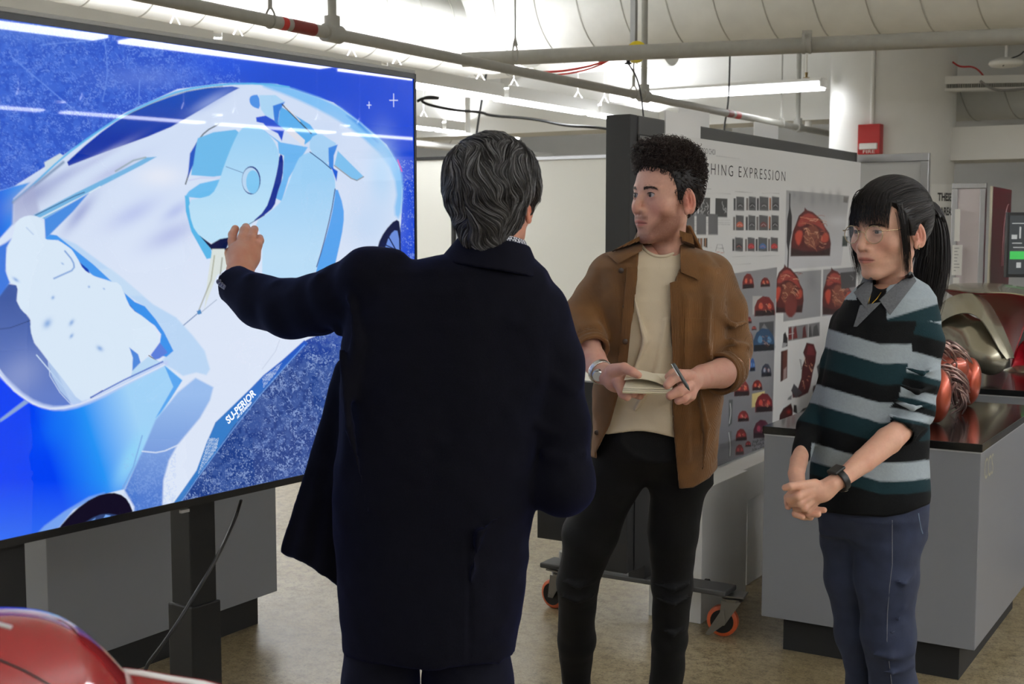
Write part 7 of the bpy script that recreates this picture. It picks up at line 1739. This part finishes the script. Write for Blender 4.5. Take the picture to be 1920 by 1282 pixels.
# glasses
M_gold = mat('thin_gold_metal', (196, 178, 140), .25, metal=.9)
gl = MB(); Tp = lambda x, y, z: T_C(np.array([[x, y, z]]))[0]
def rimpts(s_): return [Tp(s_*(.034+.0235*math.cos(t)), .1075-.006*abs(.034+.0235*math.cos(t))/.05, -.006+.0215*math.sin(t)) for t in np.linspace(0, 2*math.pi, 41)[:-1]]
go = None
g0 = MB(); g0.tube([Tp(-.012, .110, -.001), Tp(-.005, .1145, .002), Tp(.005, .1145, .002), Tp(.012, .110, -.001)], .0009, 6); go = obj('glasses', g0, M_gold, Cw, smooth=True)
for s_ in (-1, 1):
    obj('rim', MB().tube(rimpts(s_), .0010, 6, closed=True), M_gold, go, smooth=True)
    obj('temple', MB().tube([Tp(s_*.0575, .1005, .002), Tp(s_*.066, .098, .004), Tp(s_*.0745, .05, .004), Tp(s_*.078, .0, .006), Tp(s_*.080, -.016, -.006), Tp(s_*.078, -.024, -.022)], .0009, 6), M_gold, go, smooth=True)
    pr_ = rimpts(s_); lm_ = MB(); c_ = np.mean(pr_, 0); lm_.add([c_+(q-c_)*.97 for q in pr_], [tuple(range(40))]); nrm_ = unit(np.cross(pr_[0]-c_, pr_[10]-c_)); lm_.add([c_+(q-c_)*.97+nrm_*.0012 for q in pr_], [tuple(range(39, -1, -1))])
    obj('lens', lm_, mat('glasses_lens', (235, 240, 245), .02, alpha=.07, coat=.6, spec=.6), go)
er_ = Tp(-.084, -.004, -.038); obj('earring', MB().tube([er_+np.array([0, .006*math.cos(t), .006*math.sin(t)-.004]) for t in np.linspace(0, 6.28, 17)[:-1]], .0007, 6, closed=True), M_gold, Cw, smooth=True)
# striped sweater
M_knit = mat('striped_knit', (200, 200, 200), .85, vcol='Col', bump=.0006, bscale=420, spec=.2)
def f_sweat(p):
    d = s_profile(p, prC, 2.25)
    arm = chain(p, [(1722, 590, 3.17, 34), (1728, 640, 3.15, 38), (1722, 710, 3.13, 36), (1712, 770, 3.12, 36), (1692, 806, 3.07, 31)], .02)
    for f in ([(1690, 722, 3.06, 4), (1720, 735, 3.05, 7), (1752, 726, 3.09, 4)], [(1676, 750, 3.06, 4), (1712, 765, 3.04, 7), (1746, 758, 3.08, 4)], [(1668, 778, 3.05, 4), (1705, 796, 3.03, 6), (1736, 790, 3.07, 4)], [(1700, 690, 3.06, 3), (1730, 700, 3.06, 6), (1758, 690, 3.1, 3)]): arm = smin(arm, chain(p, f, .01)+.002, .012)
    d = smin(d, arm, .010); d = smin(d, chain(p, [(1590, 608, 3.26, 34), (1570, 680, 3.27, 28), (1545, 760, 3.27, 25), (1519, 800, 3.22, 22), (1503, 852, 3.115, 18.5)], .02), .016)
    d = d+.008*noisev(p*np.array([1, 1, .6]), 13, 9)+.003*noisev(p, 30, 3)
    for c0, c1_, r_ in (((1690, 808, 3.065), (1672, 824, 3.02), 26), ((1501, 864, 3.085), (1499, 885, 3.04), 16)): d = smax(d, -pcone(p, (*c0, r_), (*c1_, r_)), .002)
    px_ = proj(p); s_ = YC/F                            # V neck and hem
    d = smax(d, -pcone(p, (1648, 522, 3.13, 26), (1634, 562, 3.105, 14)), .004)
    v = np.maximum((1612+(px_[:, 1]-560)*-.05)*0+1587-px_[:, 0]+ (px_[:, 1]-545)*.22, px_[:, 0]-(1695-(px_[:, 1]-545)*1.05)); v = np.maximum(v, p[:, 1]-YC)*s_
    d = smax(d, -np.maximum(v*1.0, (px_[:, 1]-632)*s_), .003) if False else d
    d = smax(d, -chain(p, [(1664, 500, 3.2, 42), (1664, 528, 3.19, 38)], 0), .006)
    hem_ = np.interp(px_[:, 0], [1500, 1533, 1600, 1660, 1700, 1745], [950, 958, 966, 969, 962, 944]); return smax(d, (px_[:, 1]-hem_)*s_*(np.abs(p[:, 1]-YC) < .25), .006)
GR_, TE_, BK_ = (150, 160, 166), (20, 44, 50), (12, 13, 15)
def bands(v, ed):
    c = np.tile(np.array(lin(ed[0][1])), (len(v), 1))
    for y_, cl in ed[1:]:
        a = np.clip((v-y_)/2.6+.5, 0, 1)[:, None]; c = c*(1-a)+np.array(lin(cl))*a
    return c
def stripe_col(V):
    px_ = proj(V); x, y = px_[:, 0], px_[:, 1]; d_ = lambda c, y0, y1: None
    xs = x+0*y; slope = np.interp(xs, [1500, 1534, 1650, 1700, 1745], [-8, 0, 34, 34, 28]); v = y-slope+1.5*vnoise3(V*60, 1)
    edges = [(0, BK_), (612, GR_), (648, TE_), (688, BK_), (722, GR_), (759, TE_), (797, BK_), (834, GR_), (869, TE_), (893, BK_)]
    c = bands(v, edges)
    # viewer-right shoulder and sleeve
    arm = (pcone(V, (1722, 560, 3.17, 34), (1728, 640, 3.15, 44)) < .012) | (pcone(V, (1728, 640, 3.15, 44), (1712, 770, 3.12, 46)) < .006) | (pcone(V, (1712, 770, 3.12, 42), (1690, 808, 3.07, 36)) < .01)
    arm &= (x > 1660+np.clip((y-600)*.05, 0, 10)) & (y < 845)
    sv = y+np.interp(x, [1660, 1720, 1770], [18, 6, -8])+1.5*vnoise3(V*60, 2)
    e2 = [(0, GR_), (602, TE_), (634, BK_), (668, GR_), (708, TE_), (720, BK_), (738, GR_), (756, TE_), (768, BK_), (780, GR_), (796, TE_), (803, BK_)]
    c2 = bands(sv, e2)
    c = np.where(arm[:, None], c2, c)
    yoke = (x > 1662) & (y < 602) & (y < 640-(x-1662)*.15-20); tq = (x > 1640)&(y < 640)&(y > 560)
    ya = np.clip((y-575-(1740-x)*.3)/3+.5, 0, 1)[:, None]; c = np.where((yoke)[:, None], np.array([lin(TE_)])*ya+np.array([lin(GR_)])*(1-ya), c)
    c = np.where(((x < 1606) & (y < 562))[:, None], np.array([lin(GR_)]), c)
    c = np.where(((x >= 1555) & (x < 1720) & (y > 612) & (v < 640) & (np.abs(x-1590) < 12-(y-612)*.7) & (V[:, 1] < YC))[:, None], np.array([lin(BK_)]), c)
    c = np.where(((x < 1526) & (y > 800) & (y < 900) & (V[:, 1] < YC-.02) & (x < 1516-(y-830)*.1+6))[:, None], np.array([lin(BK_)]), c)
    return c*(0.92+.16*vnoise3(V*500, 4))[:, None]
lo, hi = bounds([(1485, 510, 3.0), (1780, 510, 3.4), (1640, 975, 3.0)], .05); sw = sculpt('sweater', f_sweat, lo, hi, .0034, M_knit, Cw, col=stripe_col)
M_dgrey = mat('grey_denim_collar', (98, 100, 104), .85, noise=.3, nscale=200, bump=.0004, bscale=700)
ssheet('collar_flap', [(1636, 516), (1634, 545), (1622, 578), (1600, 548)], M_dgrey, sw, lambda p: f_sweat(p)-.001, .004, .006, 2.85, 3.4)
ssheet('collar_flap', [(1706, 508), (1717, 526), (1668, 590), (1648, 562)], M_dgrey, sw, lambda p: f_sweat(p)-.001, .004, .006, 2.85, 3.4)
ssheet('shirt_placket', [(1612, 572), (1652, 566), (1606, 612), (1600, 612)], M_dgrey, sw, lambda p: f_sweat(p)-.001, .003, .004, 2.85, 3.4)
def f_cc(p):
    c = P(1668, 522, 3.21); q = p-c; h = q[:, 2]-.25*q[:, 1]; r_ = np.sqrt(q[:, 0]**2+q[:, 1]**2); d = np.abs(r_-(.060-h*.4))-.003; d = smax(d, np.abs(h-.0)-.026, .003); return smax(d, -(q[:, 1]+.03), .004)
cC = P(1668, 522, 3.21); sculpt('collar', f_cc, cC-.11, cC+.11, .003, M_dgrey, sw)
nk_ = []
for x, y in ((1633, 548), (1630, 562), (1628, 574), (1634, 570), (1644, 560), (1652, 548)):
    q = on_sdf(hfC and (lambda p: np.minimum(f_bodyC(p), f_sweat(p))), x, y, 2.8, 3.4, .002)
    if q is not None: nk_.append(c2w(q))
if len(nk_) > 3: obj('necklace', MB().tube(nk_, .0009, 6), mat('gold_chain', (200, 160, 60), .3, metal=.9), Cw, smooth=True)
# jeans
M_jean = mat('blue_denim', (42, 50, 74), .85, noise=.4, nscale=14, bump=.0005, bscale=700)
def f_jean(p):
    d = chain(p, [(1655, 950, 3.2, 72), (1660, 1010, 3.19, 62), (1660, 1080, 3.18, 56), (1664, 1190, 3.17, 48), (1676, 1290, 3.2, 41), (1690, 1545, 3.26, 32)], .03)
    d = smin(d, chain(p, [(1598, 950, 3.24, 60), (1592, 1010, 3.26, 50), (1592, 1080, 3.27, 44), (1606, 1190, 3.28, 36), (1622, 1290, 3.30, 30), (1632, 1530, 3.34, 28)], .03), .010)
    d = smin(d, s_profile(p, rowsP([(930, 1545, 1732, .11), (962, 1544, 1730, .108), (1000, 1548, 1722, .06)], 3.2), 2.3), .045); d = d+.007*noisev(p*np.array([1, 1, .7]), 16, 4)+.003*noisev(p, 42, 4)
    for f in ([(1712, 1075, 3.11, 3), (1696, 1094, 3.09, 5), (1672, 1088, 3.08, 3)], [(1640, 1180, 3.09, 3), (1672, 1186, 3.07, 5), (1706, 1170, 3.1, 3)], [(1625, 1225, 3.12, 3), (1670, 1232, 3.10, 6), (1712, 1222, 3.13, 3)], [(1630, 1255, 3.12, 3), (1672, 1262, 3.11, 5), (1714, 1248, 3.14, 3)], [(1700, 1140, 3.1, 3), (1684, 1160, 3.09, 5), (1660, 1165, 3.09, 3)]): d = smin(d, chain(p, f, .01)+.0045, .022)
    return d
lo, hi = bounds([(1530, 900, 3.1), (1750, 900, 3.4), (1660, 1560, 3.3)], .05); jn = sculpt('jeans', f_jean, lo, hi, .0055, M_jean, Cw)
M_seam = mat('seam_thread', (112, 112, 118), .8)
ln = surf_line(f_jean, [(1673, y) for y in range(975, 1060, 12)]+[(1668, 1100), (1664, 1150), (1663, 1200), (1667, 1240), (1673, 1290)], y0=2.8, y1=3.5, off=.0006); obj('seam', MB().tube(ln, .0009, 5), M_seam, jn)
ln = surf_line(f_jean, [(1722, 962), (1724, 975), (1727, 990), (1730, 1000)], y0=2.8, y1=3.6, off=.0006); 
if len(ln) > 2: obj('pocket_edge', MB().tube(ln, .0016, 5), mat('pale_denim', (120, 138, 160), .8), jn)
q = Zc(1690, 1600, 0); shoe('shoe', (q[0]+.01, 3.30), 150, mat('white_sneaker', (210, 210, 208), .5), Cw); q = Zc(1632, 1590, 0); shoe('shoe', (q[0], 3.40), 150, mat('white_sneaker', (210, 210, 208), .5), Cw)
# smart watch
axw = P(1560, 908, 2.92)-P(1620, 864, 2.97)
wq = band_on((1574, 900, 2.927), axw, .0255, .009, .0022, M_black, 'wristwatch', Cw)
qd = P(1560, 890, 2.905); Rw = unit(c2w(axw)); nw = unit(c2w(np.array([-.55, -.35, .75]))); nw = unit(nw-Rw*(nw@Rw))
cc2 = c2w(P(1574, 900, 2.927))+nw*.0285; obj('watch_body', MB().obox(cc2, Rw, np.cross(nw, Rw), nw, .017, .015, .004), M_black, wq, bevel=.003)
cc3 = c2w(P(1574, 900, 2.927))-nw*.028; bk_ = MB()
for k in range(4): c_ = cc3+np.cross(nw, Rw)*(k-1.5)*.008+nw*.004*abs(k-1.5)*.5; bk_.tube([c_+Rw*.005*math.cos(t)+np.cross(nw, Rw)*.004*math.sin(t) for t in np.linspace(0, 6.28, 13)[:-1]], .0008, 5, closed=True)
obj('buckle', bk_, M_silver, wq)
